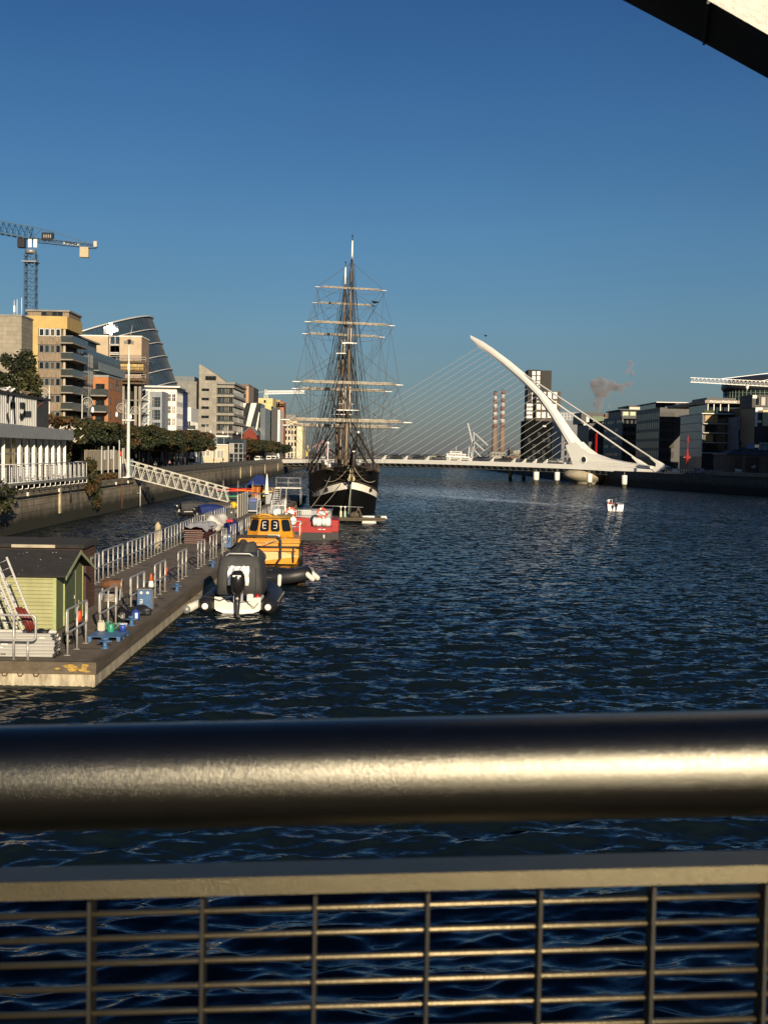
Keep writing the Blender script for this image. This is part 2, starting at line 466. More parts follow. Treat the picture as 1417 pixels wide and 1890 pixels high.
# ================================================================== THE FOOTBRIDGE RAILING IN FRONT
steel = M('brushed stainless steel', (.46,.43,.38), .34, 1.0, var=.12, vs_=60, bump=.25, bs=900)
def brushed(name, col, rough):
    m = M(name, col, rough, 1.0, var=.10, vs_=40, bump=.0)
    nt = m.node_tree; p = nt.nodes['Principled BSDF']
    tc = nt.nodes.new('ShaderNodeTexCoord')
    n = nt.nodes.new('ShaderNodeTexNoise'); n.inputs['Scale'].default_value = 1150; n.inputs['Detail'].default_value = 2
    nt.links.new(tc.outputs['Object'], n.inputs['Vector'])
    b = nt.nodes.new('ShaderNodeBump'); b.inputs['Strength'].default_value = .35; b.inputs['Distance'].default_value = .0008
    nt.links.new(n.outputs['Fac'], b.inputs['Height']); nt.links.new(b.outputs[0], p.inputs['Normal'])
    return m
steel = brushed('brushed stainless rail', (.125,.120,.10), .28)
steel2 = brushed('brushed stainless flat', (.135,.12,.08), .42)
D0 = 0.75
steel3 = brushed('brushed stainless rod', (.30,.25,.155), .45)
rail = thing('bridge_railing', 'brushed steel footbridge railing with thick round handrail right before the lens', 'railing', (0, D0, CAM_H-1.2))
def rp(px, py, Y): return at(px, py, Y)
def line_pts(yl, yr, Y, x0=-260, x1=1680):
    a, b = at(0, yl, Y), at(1417, yr, Y)
    d = (b-a)/1417
    return a+d*x0, a+d*x1
a, b = line_pts(1437.5, 1407.5, D0)
mb = MB(); mb.tube([a + (b-a)*i/24 for i in range(25)], 0.0318, 40)
mb.build('handrail', steel, rail, world=True)
D1 = 0.78
a, b = line_pts(1630, 1597, D1); a2, b2 = line_pts(1664, 1629, D1)
mb = MB()
dy = Vector((0, .030, 0))
mb._add([a, b, b+dy, a+dy, a2, b2, b2+dy, a2+dy], [(0,1,2,3),(4,7,6,5),(0,4,5,1),(1,5,6,2),(2,6,7,3),(3,7,4,0)])
mb.build('top_bar', steel2, rail, world=True)
for k in range(9):
    yl, yr = 1692+45.7*k, 1652+45.5*k
    a, b = line_pts(yl, yr, D1+.012)
    mb = MB(); mb.tube([a, b], .0019, 8)
    mb.build('rod', steel3, rail, world=True)
dark_steel = M('dark steel plate', (.035,.033,.028), .5, .6, var=.2, vs_=60)
for k in range(-2, 11):
    px0 = 170+206.5*k
    p0 = at(px0, 1650-.026*px0*1.0+12, D1+.012)
    mb = MB(); mb.box(p0.x-.0011, p0.x+.0011, D1+.004, D1+.022, p0.z-.35, p0.z)
    mb.build('upright', dark_steel, rail, world=True)
# the white arm of the bridge that crosses the top right corner
white_paint = M('white bridge paint', (.60,.59,.53), .6, var=.12, vs_=9, bump=.35, bs=40)
YA = 3.0
arm = thing('footbridge_strut', 'white painted arm of the footbridge crossing the upper right corner', 'bridge arm', at(1417, 100, YA))
pa = [at(1060,-60,YA-.0), at(1290,-4,YA), at(1305,0,YA), at(1417,66,YA), at(1640,190,YA)]
mb = MB()
A0, A1 = at(1000,-160,YA), at(1700,226,YA)     # upper-front edge of the underside
B0, B1 = at(1000,-80,YA+.22), at(1297,77,YA+.22)
C1 = at(1700,300,YA+.22)
up = Vector((0,0,.55))
mid = at(1305,0,YA)
ring0 = [A0, A0+up, A0+up+Vector((0,.5,0)), B0+Vector((0,.3,.30)), B0]
ring1 = [mid, mid+up, mid+up+Vector((0,.5,0)), B1+Vector((0,.3,.30)), B1]
ring2 = [A1, A1+up, A1+up+Vector((0,.5,0)), C1+Vector((0,.3,.30)), C1]
mb.loft([ring0, ring1, ring2], 0, smooth=False)
mb.build('beam', white_paint, arm, world=True)
sd_ = Vector((0,-.003,-.004)); mb = MB(); mb._add([A0+sd_,mid+sd_,A1+sd_,C1+sd_,B1+sd_,B0+sd_],[(0,1,4,5),(1,2,3,4)]); mb._add([p+Vector((0,0,.002)) for p in (A0+sd_,mid+sd_,A1+sd_,C1+sd_,B1+sd_,B0+sd_)],[(5,4,1,0),(4,3,2,1)]); mb.build('soffit', M('painted soffit shade', (.02,.021,.024), .55, var=.4, vs_=6), arm, world=True)  # thin dark sheet: the underside's shade painted in below the white beam
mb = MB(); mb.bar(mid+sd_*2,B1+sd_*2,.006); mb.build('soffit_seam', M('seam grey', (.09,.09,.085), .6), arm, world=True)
# ================================================================== PONTOON AND WHAT STANDS ON IT
def atX(px, py, X):
    d = ray(px, py); t = X/d.x
    return Vector((X, d.y*t, CAM_H+d.z*t))
PZ = 0.9
galv = M('galvanised steel', (.47,.46,.43), .42, .35, var=.15, vs_=6)
galv_d = M('dull galvanised steel', (.30,.31,.32), .5, .5, var=.2, vs_=8)
alu = M('bare aluminium', (.58,.57,.53), .42, .35, var=.16, vs_=4, stretch=(.4,6,6))
white_p = M('white gloss paint', (.82,.81,.77), .35, var=.06, vs_=5)
white_d = M('weathered white paint', (.70,.68,.60), .55, var=.22, vs_=3)
black_r = M('black rubber', (.018,.018,.019), .55, var=.2, vs_=4)
black_p = M('black paint', (.016,.016,.017), .35, var=.2, vs_=2)
deckm = M('pontoon deck grit', (.165,.132,.094), .9, var=.4, vs_=1.3, bump=.5, bs=60)
timber = M('weathered wharf timber', (.12,.095,.062), .85, var=.45, vs_=1.6, bump=.4, bs=12, stretch=(1,.35,3))
conc = M('streaked pontoon concrete', (.46,.40,.28), .85, var=.55, vs_=2.2, bump=.3, bs=10, stretch=(2.2,2.2,.5))
lichen = M('orange lichen on timber', (.42,.27,.06), .9, var=.5, vs_=6)
rust = M('rusty iron', (.16,.07,.03), .8, var=.4, vs_=5)
blue_p = M('blue painted steel', (.055,.13,.27), .5, var=.25, vs_=4)
blue_t = M('dark blue tarpaulin', (.015,.03,.14), .55, var=.25, vs_=2, bump=.5, bs=3)
red_p = M('red gloss paint', (.32,.010,.009), .35, var=.12, vs_=3)
orange_p = M('orange plastic', (.72,.11,.02), .4, var=.12, vs_=4)
yellow_p = M('yellow work boat paint', (.60,.265,.014), .38, var=.16, vs_=1.5)
rope_m = M('pale mooring rope', (.42,.38,.30), .9, var=.3, vs_=20)
rope_d = M('dark tarred rope', (.05,.045,.04), .9, var=.3, vs_=20)
glass_d = glass_mat('dark window glass', (.012,.015,.018), .05, .7)

PX0, PX1, PY0, PY1 = -16.2, -9.65, 43.7, 166
def pontoon(name, label, x0, x1, y0, y1, group=None):
    t = thing(name, label, 'pontoon', ((x0+x1)/2, y0, 0), 0, group)
    mb = MB(); mb.box(x0+.25, x1-.25, y0+.25, y1-.25, .3, PZ); mb.build('deck', deckm, t, world=True)
    mb = MB()
    for a in ((x0,x1,y0,y0+.26),(x0,x1,y1-.26,y1),(x0,x0+.26,y0+.262,y1-.262),(x1-.26,x1,y0+.262,y1-.262)):
        mb.box(*a, .50, PZ+.03)
    mb.build('fender_beam', timber, t, world=True)
    mb = MB(); mb.box(x0+.05, x1-.05, y0+.05, y1-.05, -.6, .495); mb.build('float', conc, t, world=True)
    return t
pt = pontoon('pontoon', 'long concrete pontoon with timber edge that carries the sheds and railings', PX0, PX1, PY0, PY1)
mb = MB()
rng = random.Random(14)
for i in range(16):
    x = PX1-.3-abs(rng.gauss(0,.5)); z = rng.uniform(.60,.88); r = rng.uniform(.04,.13); mb._add([(x+r*1.5*math.cos(a)*rng.uniform(.6,1.2), PY0-.004-.0004*i, z+r*.6*math.sin(a)*rng.uniform(.6,1.2)) for a in [k*math.pi/4.5 for k in range(9)]], [tuple(range(9))])
mb.build('lichen_patch', lichen, pt, world=True)
mb = MB()
for k in range(60):
    x = PX0+6.4*k/60; mb._add([(x,PY0+.045,-.3),(x+.11,PY0+.045,-.3),(x+.11,PY0+.045,.07+.018*math.sin(k*2.9)*math.sin(k*.7)),(x,PY0+.045,.07+.018*math.sin((k-1)*2.9)*math.sin((k-1)*.7))],[(0,1,2,3)])
for k in range(400):
    y = PY0+.1+122*k/400; mb._add([(PX1-.045,y,-.3),(PX1-.045,y+.31,-.3),(PX1-.045,y+.31,.07+.018*math.sin(k*2.9)*math.sin(k*.7)),(PX1-.045,y,.07+.018*math.sin((k-1)*2.9)*math.sin((k-1)*.7))],[(0,1,2,3)])
mb.build('weed_line', M('dark wet weed', (.018,.020,.010), .6, var=.4, vs_=5), pt, world=True)
mb = MB()
for i in range(9):
    mb.tube([(PX1-2.2-.55*i, PY0-.03, .52), (PX1-2.15-.55*i, PY0-.10, .44), (PX1-2.05-.55*i, PY0-.10, .44), (PX1-2.0-.55*i, PY0-.03, .52)], .02, 6)
mb.build('mooring_ring', rust, pt, world=True)
pontoon('pontoon', 'wide pontoon at the foot of the white gangway carrying kayaks', -23.5, -16.3, 170, 205)
pontoon('pontoon', 'far narrow pontoon beside the tall ship below the boarding steps', -15.2, -11.4, 166.3, 214)

mb = MB()
for k in range(17):
    mb = MB(); mb.box(PX0+.3, PX1-.3, PY0+3.2+7.1*k, PY0+3.25+7.1*k, PZ+.001, PZ+.005); mb.build('deck_joint', M('dark joint', (.03,.026,.02), .9), pt, world=True)
rng = random.Random(77); mb = MB()
for k in range(70):
    x, y = rng.uniform(PX0+.5,PX1-.5), PY0+1+rng.uniform(0,75); r = rng.uniform(.06,.4)
    mb._add([(x+r*rng.uniform(.5,1.2)*math.cos(a), y+1.8*r*rng.uniform(.5,1.2)*math.sin(a), PZ+.0065+.0001*k) for a in [q*math.pi/5 for q in range(10)]], [tuple(range(10))])
mb.build('deck_stain', M('dark deck stain', (.07,.055,.04), .75, var=.4, vs_=5), pt, world=True)
mb = MB(); rng = random.Random(3)
pts = [(-13.2+.5*math.sin(i*.9)+.1*i, 66+i*.75+.4*math.cos(i*1.3), PZ+.03) for i in range(18)]
mb.tube(pts, .028, 6); solo('hose', 'dull blue hose snaking along the deck between the two rows of railings', 'hose', mb, M('dull blue hose', (.05,.10,.17), .6), (0,0,0))
# ---- railing panels (posts, and one bent tube that makes the top and the middle rail)
def rail_panel(label, n, L, loc, rz=0, group=None, h=1.67, mid=.82, ext=.16):
    t = thing('railing_panel', label, 'railing', loc, rz, group)
    mb = MB()
    r = .14
    pts = [(0,-ext+r,h)]
    def arc(cy, cz, a0, a1): return [(0, cy+r*math.cos(a), cz+r*math.sin(a)) for a in [a0+(a1-a0)*i/5 for i in range(6)]]
    loop = arc(-ext+r, h-r, math.pi/2, math.pi)+arc(-ext+r, mid+r, math.pi, 1.5*math.pi)+arc(L+ext-r, mid+r, 1.5*math.pi, 2*math.pi)+arc(L+ext-r, h-r, 0, math.pi/2)
    mb.tube(loop, .044, 8, closed=True); mb.build('rail_loop', galv, t)
    for i in range(n):
        y = L*i/(n-1)
        mb = MB(); mb.tube([(0,y,0),(0,y,h-.03)], .042, 8); mb.box(-.11,.11,y-.07,y+.07,.002,.016); mb.build('post', galv, t)
    return t
XR, XL = -11.05, -15.45
LR = 'galvanised railing panel with rounded corners along the river side of the pontoon'
right_panels = [(45.3,2.7),(50.8,2.4),(57.1,2.9),(63.5,2.9),(71.4,3.0),(79.4,3.0),(85.3,3.0),(91.6,3.1),(97.6,2.9),(103.1,3.0),(108.6,2.9),(114.2,2.9),(120,3),(126,3),(132,3),(138,3),(144,3),(150,3),(156,3)]
protos = {}
for i, (y, L) in enumerate(right_panels):
    k = 3
    if 'R' not in protos:
        protos['R'] = rail_panel(LR, k, 2.9, (XR, y, PZ), 0, 'railing panels on the river side of the pontoon')
        o = protos['R']
    else: o = dup(protos['R'], (XR+random.uniform(-.05,.05), y, PZ), random.uniform(-.02,.02))
LL = 'five post galvanised railing panel along the quay side of the pontoon'
y = 71.6; first = None
while y < 165:
    if first is None: first = rail_panel(LL, 5, 5.5, (XL, y, PZ), 0, 'railing panels on the quay side of the pontoon')
    else: dup(first, (XL+random.uniform(-.05,.05), y, PZ), random.uniform(-.012,.012))
    y += 7.15
rail_panel('short railing piece beside the brown shed', 2, .9, (XL+.05, 69.3, PZ))
# end railing on the near end of the pontoon
t = thing('railing_panel', 'galvanised end railing with rounded corner in front of the aluminium planks', 'railing', (-12.65, 44.05, PZ))
mb = MB()
loop = [(-6,0,1.62)]+[(.62+.16*math.sin(a), 0, 1.46+.16*math.cos(a)) for a in [i*math.pi/10 for i in range(6)]]+[(.62+.16*math.cos(a), 0, .88-.16*math.sin(a)) for a in [i*math.pi/10 for i in range(6)]]+[(-6,0,.72)]
mb.tube(loop, .042, 8); mb.build('rail_loop', galv, t)
for x, h in ((0,1.6),(.5,.72),(-2,1.6),(-4,1.6)):
    mb = MB(); mb.tube([(x,0,0),(x,0,h)], .042, 8); mb.box(x-.1,x+.1,-.06,.06,.002,.016); mb.build('post', galv, t)
# chains that hang between the river side panels
ch = None
for (y0,L0),(y1,L1) in list(zip(right_panels[:-1], right_panels[1:]))[1:9]:
    a, b = y0+3.05, y1-.15
    if b-a < .5: continue
    mb = MB(); mb.tube([(0, (b-a)*s/12, -.75*4*(s/12)*(1-s/12)) for s in range(13)], .02, 5)
    solo('chain', 'dark slack chain hanging between two railing panels on the river side', 'chain', mb, rope_d, (XR, a, PZ+1.3), 0, 'chains between the railing panels')

# ---- sheds
plank_g = brick_mat('green painted boards', (.345,.345,.165), (.39,.385,.19), (.15,.16,.06), 6.0, .155, 'XZ', .010, .7, .22, offset=.37, bumpd=.6)
plank_g_shade = brick_mat('shaded green upright boards', (.15,.18,.08), (.19,.215,.095), (.08,.10,.04), .145, 5.0, 'YZ', .010, .7, .25, offset=0, bumpd=.6)  # gable boards: shade of that side painted in as darker green
plank_b = brick_mat('brown red boards', (.115,.05,.032), (.15,.065,.04), (.03,.014,.01), 5.0, .17, 'A', .014, .75, .3, offset=.37, bumpd=.7)
felt = M('black roofing felt', (.028,.027,.025), .95, var=.35, vs_=2.5, bump=.6, bs=90)
t = thing('green_shed', 'light green boarded shed with black felt roof on the near pontoon', 'shed', (-12.9, 50.9, PZ))
w = MB()
x0, x1, ya, yb, ze, zr = -8, 0, 0, 4.7, 2.36, 3.16
w.box(x0,x1-.02,ya,ya+.06,.05,ze,0); w.build('side_wall', plank_g, t)
w = MB(); w.box(x0,x1-.02,yb-.06,yb,.05,ze,0); w.build('side_wall', plank_g, t)
w = MB(); w.prism([(ya+.061,.05),(yb-.061,.05),(yb-.061,ze),((ya+yb)/2,zr-.1),(ya+.061,ze)], 'x', x1-.08, x1); w.build('gable_wall', plank_g_shade, t)
trim_g = M('green corner board', (.34,.39,.16), .65, var=.2, vs_=3)
for xx, yy in ((x1-.12,ya-.022),(x1-.12,yb)):
    w = MB(); w.box(xx, xx+.14, yy, yy+.022, .05, ze); w.build('corner_board', trim_g, t)
w = MB(); ym = (ya+yb)/2; ov = .2
def slab(mb, y_e, z_e, y_r, z_r, xa, xb, th, m=0):
    mb._add([(xa,y_e,z_e),(xb,y_e,z_e),(xb,y_r,z_r),(xa,y_r,z_r),(xa,y_e,z_e+th),(xb,y_e,z_e+th),(xb,y_r,z_r+th),(xa,y_r,z_r+th)], [(0,3,2,1),(4,5,6,7),(0,1,5,4),(1,2,6,5),(2,3,7,6),(3,0,4,7)], m)
sl = (zr-ze)/(ym-ya)
slab(w, ya-ov, ze-ov*sl, ym, zr, x0, x1+.45, .05); slab(w, yb+ov, ze-ov*sl, ym, zr, x0, x1+.45, .05)
w.build('roof', felt, t)
w = MB()
slab(w, ya-ov, ze-ov*sl-.12, ym, zr-.12, x1+.452, x1+.475, .15); slab(w, yb+ov, ze-ov*sl-.12, ym, zr-.12, x1+.452, x1+.475, .15)
w.build('bargeboard', M('pale bargeboard', (.36,.40,.22), .6, var=.25), t)
w = MB(); w.box(x1+.002,x1+.05,1.3,3.1,.1,2.2); w.build('door', M('dark green door', (.10,.13,.06), .6, var=.3, vs_=4, stretch=(1,6,1)), t)
d = t.children[-1]
w = MB(); w.box(x1+.002,x1+.06,1.22,1.30,.1,2.28); w.box(x1+.002,x1+.06,3.1,3.18,.1,2.28); w.box(x1+.002,x1+.06,1.302,3.098,2.2,2.28); w.build('frame', trim_g, d)
w = MB(); w.box(x1+.05,x1+.09,2.9,2.98,1.05,1.2); w.build('handle', galv, d)
drop = M('bird dropping white', (.75,.74,.70), .8, var=.2)
w = MB(); rng = random.Random(4)
for i in range(26):
    y = rng.uniform(ya-.2, ym-.1); x = rng.uniform(-4.5, .3); z = ze+(y-ya)*sl+.052; r = rng.uniform(.010,.032)
    w._add([(x-r,y-r*.7,z-r*.7*sl),(x+r,y-r*.5,z-r*.5*sl),(x+r*.8,y+r*.6,z+r*.6*sl),(x-r*.6,y+r*.8,z+r*.8*sl)], [(0,1,2,3)])
w.build('bird_droppings', drop, t)
t = thing('brown_shed', 'dark red brown boarded shed with flat felt roof behind the green shed', 'shed', (-13.35, 57.4, PZ))
w = MB(); w.box(-8,0,0,2.6,.05,3.0); w.build('wall', plank_b, t)
w = MB(); w.prism([(-.15,2.95),(2.75,2.98),(2.75,3.22),(2.2,3.28),(-.15,3.12)], 'x', -8, .12); w.build('roof', felt, t)
w = MB(); w.box(-3.2,-1.2,-.20,-.152,2.96,3.10); w.build('roof_edge_strip', M('pale timber strip', (.42,.37,.27), .7, var=.3), t)
w = MB(); w.box(.002,.05,.5,1.5,.1,2.1); w.build('door', M('brown door', (.09,.045,.03), .7, var=.3), t)
w = MB(); w.obox((.03,1.9,2.35),(.02,.55,.12),(0,0,0)); w.obox((.035,1.75,2.15),(.02,.1,.35),(.4,0,0)); w.build('sign', M('pale green enamel', (.33,.45,.36), .5, var=.2), t)

# ---- aluminium planks, ladders, bundle
rng = random.Random(11)
prof = [(0,0),(.9,0),(.9,.118),(.84,.118),(.84,.03),(.06,.03),(.06,.118),(0,.118),(-.022,.09),(0,.066),(0,.05),(-.016,.03)]
mb = MB(); mb.prism(prof, 'x', -7.5, 0)
mesh_pl = mb.mesh('aluminium_plank', alu)
for i in range(7):
    o = bpy.data.objects.new('aluminium_plank', mesh_pl); COL.objects.link(o)
    o.location = (-11.35+rng.uniform(-.16,.03), 44.62+rng.uniform(-.02,.02), PZ+.035+.122*i)
    tag(o, ['bottom', 'second lowest', 'third lowest', 'middle', 'third from top', 'second from top', 'topmost'][i]+' ribbed aluminium scaffold plank of the stack behind the end railing', 'plank', 'stacked aluminium planks')
    w = MB(); w.tube([(.0,.02,.03),(.07,.02,.02),(.11,.02,.06),(.09,.02,.10),(.03,.02,.11)], .016, 6); w.tube([(.0,.5,.03),(.07,.5,.02),(.11,.5,.06),(.09,.5,.10)], .016, 6); w.build('end_hook', black_p, o)
    for k in range(3):
        if rng.random() < .75:
            w = MB(); xx = rng.uniform(-3.4,-.4); w.box(xx, xx+rng.uniform(.12,.3), -.027, -.0225, .075, .108)
            w.build('sticker', white_p, o)
def ladder(label, x, y, lean, L, wid, mat_=alu):
    t = thing('ladder', label, 'ladder', (x, y, PZ+.93), 0, 'ladders leaning on the plank stack')
    t.rotation_euler = (R(-7), -lean, 0)
    for s in (0, wid):
        w = MB(); w.box(s-.035, s+.035, -.02, .02, 0, L); w.build('stile', mat_, t)
    for k in range(int(L/.3)):
        w = MB(); w.tube([(.036,0,.2+.3*k),(wid-.036,0,.2+.3*k)], .016, 6); w.build('rung', galv_d, t)
    return t
ladder('aluminium ladder nearest the red hose bundle leaning to the left', -12.62, 45.15, R(24), 2.7, .42)
ladder('second aluminium ladder leaning left beside the green shed', -13.25, 45.3, R(25), 3.0, .40)
ladder('aluminium ladder second from the picture edge', -13.55, 45.4, R(23.5), 2.9, .3)
ladder('narrow aluminium ladder lying just behind the red bundle', -12.95, 45.5, R(25.5), 2.8, .3)
ladder('leftmost aluminium ladder leaning at the picture edge', -13.85, 45.2, R(25), 3.0, .38)
t = thing('folded_awning', 'dark red rolled cover strapped up and leaning on the planks', 'rolled cover', (-12.28, 45.05, PZ+.93)); t.rotation_euler = (0, -R(26), 0)
for i, (dx, dy, L) in enumerate(((-.10,0,1.0),(.0,-.06,.92),(.08,.02,.86),(-.02,.09,.95))):
    w = MB(); w.tube([(dx,dy,.02),(dx+.015,dy,L*.5),(dx-.03,dy,L)], [.07,.085,.06], 10)
    w.build('roll', M('dark red canvas', (.17,.028,.02), .45, var=.4, vs_=8, bump=.4, bs=15), t)
w = MB(); w.tube([(-.19+.38*0,0,.4)]+[(.2*math.cos(a)-.01, .17*math.sin(a), .4) for a in [i*math.pi/8 for i in range(17)]], .012, 5); w.build('strap', black_p, t)
mb = MB()
g = [[(-1.0+.1*i, .05+.12*j, .03+.03*math.sin(i*1.7+j)+.015*math.cos(j*2.2)) for i in range(10)] for j in range(6)]
mb.loft(g, 0, smooth=True, closed=False)
solo('plastic_sheet', 'black plastic sheet lying on top of the aluminium planks', 'sheet', mb, black_r, (-11.6, 44.85, PZ+.90))

# ---- bollards, cabinets, cone, pallet and buckets
def bollard(x, y):
    mb = MB(); mb.lathe([(.17,0),(.17,.03),(.09,.05),(.08,.28),(.13,.33),(.16,.37),(.15,.41),(.05,.43)], (0,0,0), 14)
    mb.tube([(-.26,0,.27),(.26,0,.27)], .035, 8)
    return mb
bm_ = solo('bollard', 'short blue mooring bollard in front of the blue pallet', 'bollard', bollard(0,0), blue_p, (-10.05, 47.0, PZ+.004), 0, 'blue mooring bollards on the pontoon edge')
for x, y, l in ((-10.25,53.2,'short blue mooring bollard beside the blue water jug'), (-10.4,66.5,'short blue mooring bollard with dark rope opposite the traffic cone'), (-10.3,80.5,'farthest short blue mooring bollard above the covered inflatable')):
    c = link_copy(bm_); c.location = (x, y, PZ+.004); c['label'] = l
def text_mesh(s, size, ext=.004):
    cu = bpy.data.curves.new('lettering', 'FONT'); cu.body = s; cu.size = size; cu.extrude = ext; cu.align_x = 'CENTER'; cu.align_y = 'CENTER'; cu.resolution_u = 2
    o = bpy.data.objects.new('tmp', cu); COL.objects.link(o)
    me = bpy.data.meshes.new_from_object(o.evaluated_get(bpy.context.evaluated_depsgraph_get()))
    bpy.data.objects.remove(o); me.name = 'lettering'
    return me
def text_obj(s, size, mat_, parent, loc, rot, name='lettering', ext=.004):
    me = text_mesh(s, size, ext); me.materials.clear(); me.materials.append(mat_)
    o = bpy.data.objects.new(name, me); COL.objects.link(o); o.parent = parent; o.location = loc; o.rotation_euler = rot
    return o
def cabinet(label, loc):
    t = thing('service_cabinet', label, 'cabinet', loc, 0, 'blue service cabinets on the pontoon')
    w = MB(); w.bbox((0,.33,.5),(.66,.64,1.0),m=0,b=.02); w.build('body', blue_p, t)
    w = MB(); w.box(-.36,.36,-.03,.69,1.0,1.05); w.build('lid', M('grey cabinet lid', (.16,.16,.16), .6), t)
    w = MB(); w.box(.331,.336,.03,.62,.05,.97); w.build('side_panel', M('scuffed pale panel', (.42,.42,.42), .6, var=.45, vs_=5), t)
    for sx in (-.14,.16):
        w = MB(); w.lathe([(.07,0),(.07,.012)], (sx,-.002,.86), 16, axis='Y'); w.build('gauge', white_p, t)
    text_obj('FRE', .20, white_p, t, (-.14,.005,.42), (R(90), R(90), 0))
    return t
cb = cabinet('blue service cabinet carrying the traffic cone beside the black bags', (-10.6, 58.0, PZ+.004))
dup(cb, (-11.3, 96.8, PZ+.004), 0, 'blue service cabinet beyond the covered inflatable boat')
dup(cb, (-11.9, 150, PZ+.004), 0, 'blue service cabinet half hidden behind the yellow boat roof')
dup(cb, (-12.0, 168, PZ+.004), 0, 'farthest blue service cabinet under the boarding steps')
t = thing('traffic_cone', 'orange and white traffic cone standing on the blue cabinet', 'cone', (-10.36, 58.45, PZ+1.06))
w = MB(); w.bbox((0,0,.02),(.36,.36,.04)); w.build('base', black_r, t)
w = MB(); w.lathe([(.15,.04),(.095,.33)], n=18); w.build('white_sleeve', white_p, t)
w = MB(); w.lathe([(.095,.331),(.03,.66),(.02,.67)], n=18); w.build('cone_tip', orange_p, t)
t = thing('pallet', 'blue painted pallet on the pontoon carrying cans and a bucket', 'pallet', (-10.42, 48.5, PZ+.006))
for i in range(7):
    w = MB(); w.box(-.64,.64,.02+.26*i,.24+.26*i,.19,.215); w.build('board', blue_p, t)
for x in (-.56, 0, .56):
    w = MB(); w.box(x-.07,x+.07,.02,1.82,.10,.188); w.build('runner', blue_p, t)
    for y in (.02, .82, 1.66):
        w = MB(); w.box(x-.069,x+.069,y+.002,y+.16,0,.098); w.build('block', blue_p, t)
w = MB(); w.bbox((0,0,.2),(.30,.22,.40),b=.05); w.lathe([(.03,.40),(.03,.45)], (.08,0,0), 10); w.tube([(-.1,0,.40),(-.1,0,.44),(.02,0,.44),(.02,0,.40)], .014, 6)
solo('jerry_can', 'cream plastic jerry can on the blue pallet', 'can', w, M('cream plastic', (.55,.51,.40), .45, var=.12), (-10.82, 49.9, PZ+.222))
t = thing('watering_can', 'green watering can with arched handle on the blue pallet', 'watering can', (-10.42, 49.8, PZ+.222))
gr = M('green plastic', (.03,.28,.17), .4, var=.12)
w = MB(); w.lathe([(.13,0),(.14,.02),(.12,.30),(.10,.33)], n=16); w.build('tank', gr, t)
w = MB(); w.tube([(-.13,0,.06),(-.20,0,.25),(-.18,0,.40),(-.05,0,.43),(.06,0,.34)], .022, 8); w.build('handle', gr, t)
w = MB(); w.tube([(.12,0,.08),(.24,0,.22),(.32,0,.36)], [.03,.022,.02], 8); w.lathe([(.02,.35),(.06,.39)], (.33,0,0), 10); w.build('spout', gr, t)
t = thing('bucket', 'blue bucket with white rim beside the watering can', 'bucket', (-9.98, 50.0, PZ+.222))
w = MB(); w.lathe([(.13,0),(.17,.30)], n=18); w.build('body', M('blue plastic', (.03,.07,.33), .4), t)
w = MB(); w.lathe([(.17,.30),(.185,.305),(.185,.33),(.16,.33)], n=18); w.build('rim', white_p, t)
w = MB(); w.tube([(.17*math.cos(a),-.05-.05*math.sin(a),.31-.16*math.sin(a)) for a in [i*math.pi/10 for i in range(11)]], .008, 5); w.build('handle', galv, t)
def lump(seed, sx, sy, sz, n=14, rough=.18):
    rng = random.Random(seed); mb = MB(); mb.ball((0,0,0), 1, n)
    ph = [rng.uniform(0,6) for _ in range(6)]
    out = []
    for x,y,z in mb.v:
        k = 1+rough*(math.sin(3*x+ph[0])*math.sin(4*y+ph[1])+.6*math.sin(7*z+5*x+ph[2])+.5*math.sin(9*y+ph[3]))
        zz = z*k
        if zz < -.72: zz = -.72
        out.append((x*k*sx, y*k*sy, (zz+.72)*sz))
    mb.v = out
    return mb
bagm = M('black polythene', (.012,.012,.013), .28, var=.2, bump=.8, bs=9)
mb = lump(3,.36,.34,.36); mb.tube([(0,0,.58),(.02,0,.68),(.08,0,.74)], [.05,.03,.08], 8)
solo('rubbish_bag', 'shiny black tied rubbish bag beside the blue jug', 'bag', mb, bagm, (-10.85, 54.2, PZ))
mb = lump(8,.5,.4,.25)
solo('rubbish_bag', 'flat dark bag slumped against the blue cabinet', 'bag', mb, M('dark grey polythene', (.02,.022,.026), .45, bump=.5, bs=7), (-10.55, 56.6, PZ))
t = thing('water_jug', 'round blue plastic water jug with white label behind the bollard', 'jug', (-10.42, 55.0, PZ+.004))
w = MB(); w.lathe([(.17,0),(.2,.04),(.2,.34),(.12,.42),(.05,.44),(.05,.48)], n=16); w.build('body', M('blue plastic', (.03,.07,.33), .4), t)
w = MB(); w.box(.02,.13,-.212,-.2,.10,.34); w.build('label', white_p, t)
t = thing('float_buoy', 'orange float hanging behind the near railing by the green shed', 'buoy', (-11.45, 48.7, PZ+1.0))
w = MB(); w.ball((0,0,0), .14, 8, sc=(1,1,1.9)); w.build('body', M('faded orange float', (.55,.07,.02), .5, var=.2), t)
w = MB(); w.tube([(0,0,.33),(0,0,.62)], .015, 5); w.build('lanyard', rope_m, t)
dup(t, (-11.2, 67.6, PZ+.95), 0, 'orange float hung between railing panels beyond the traffic cone')
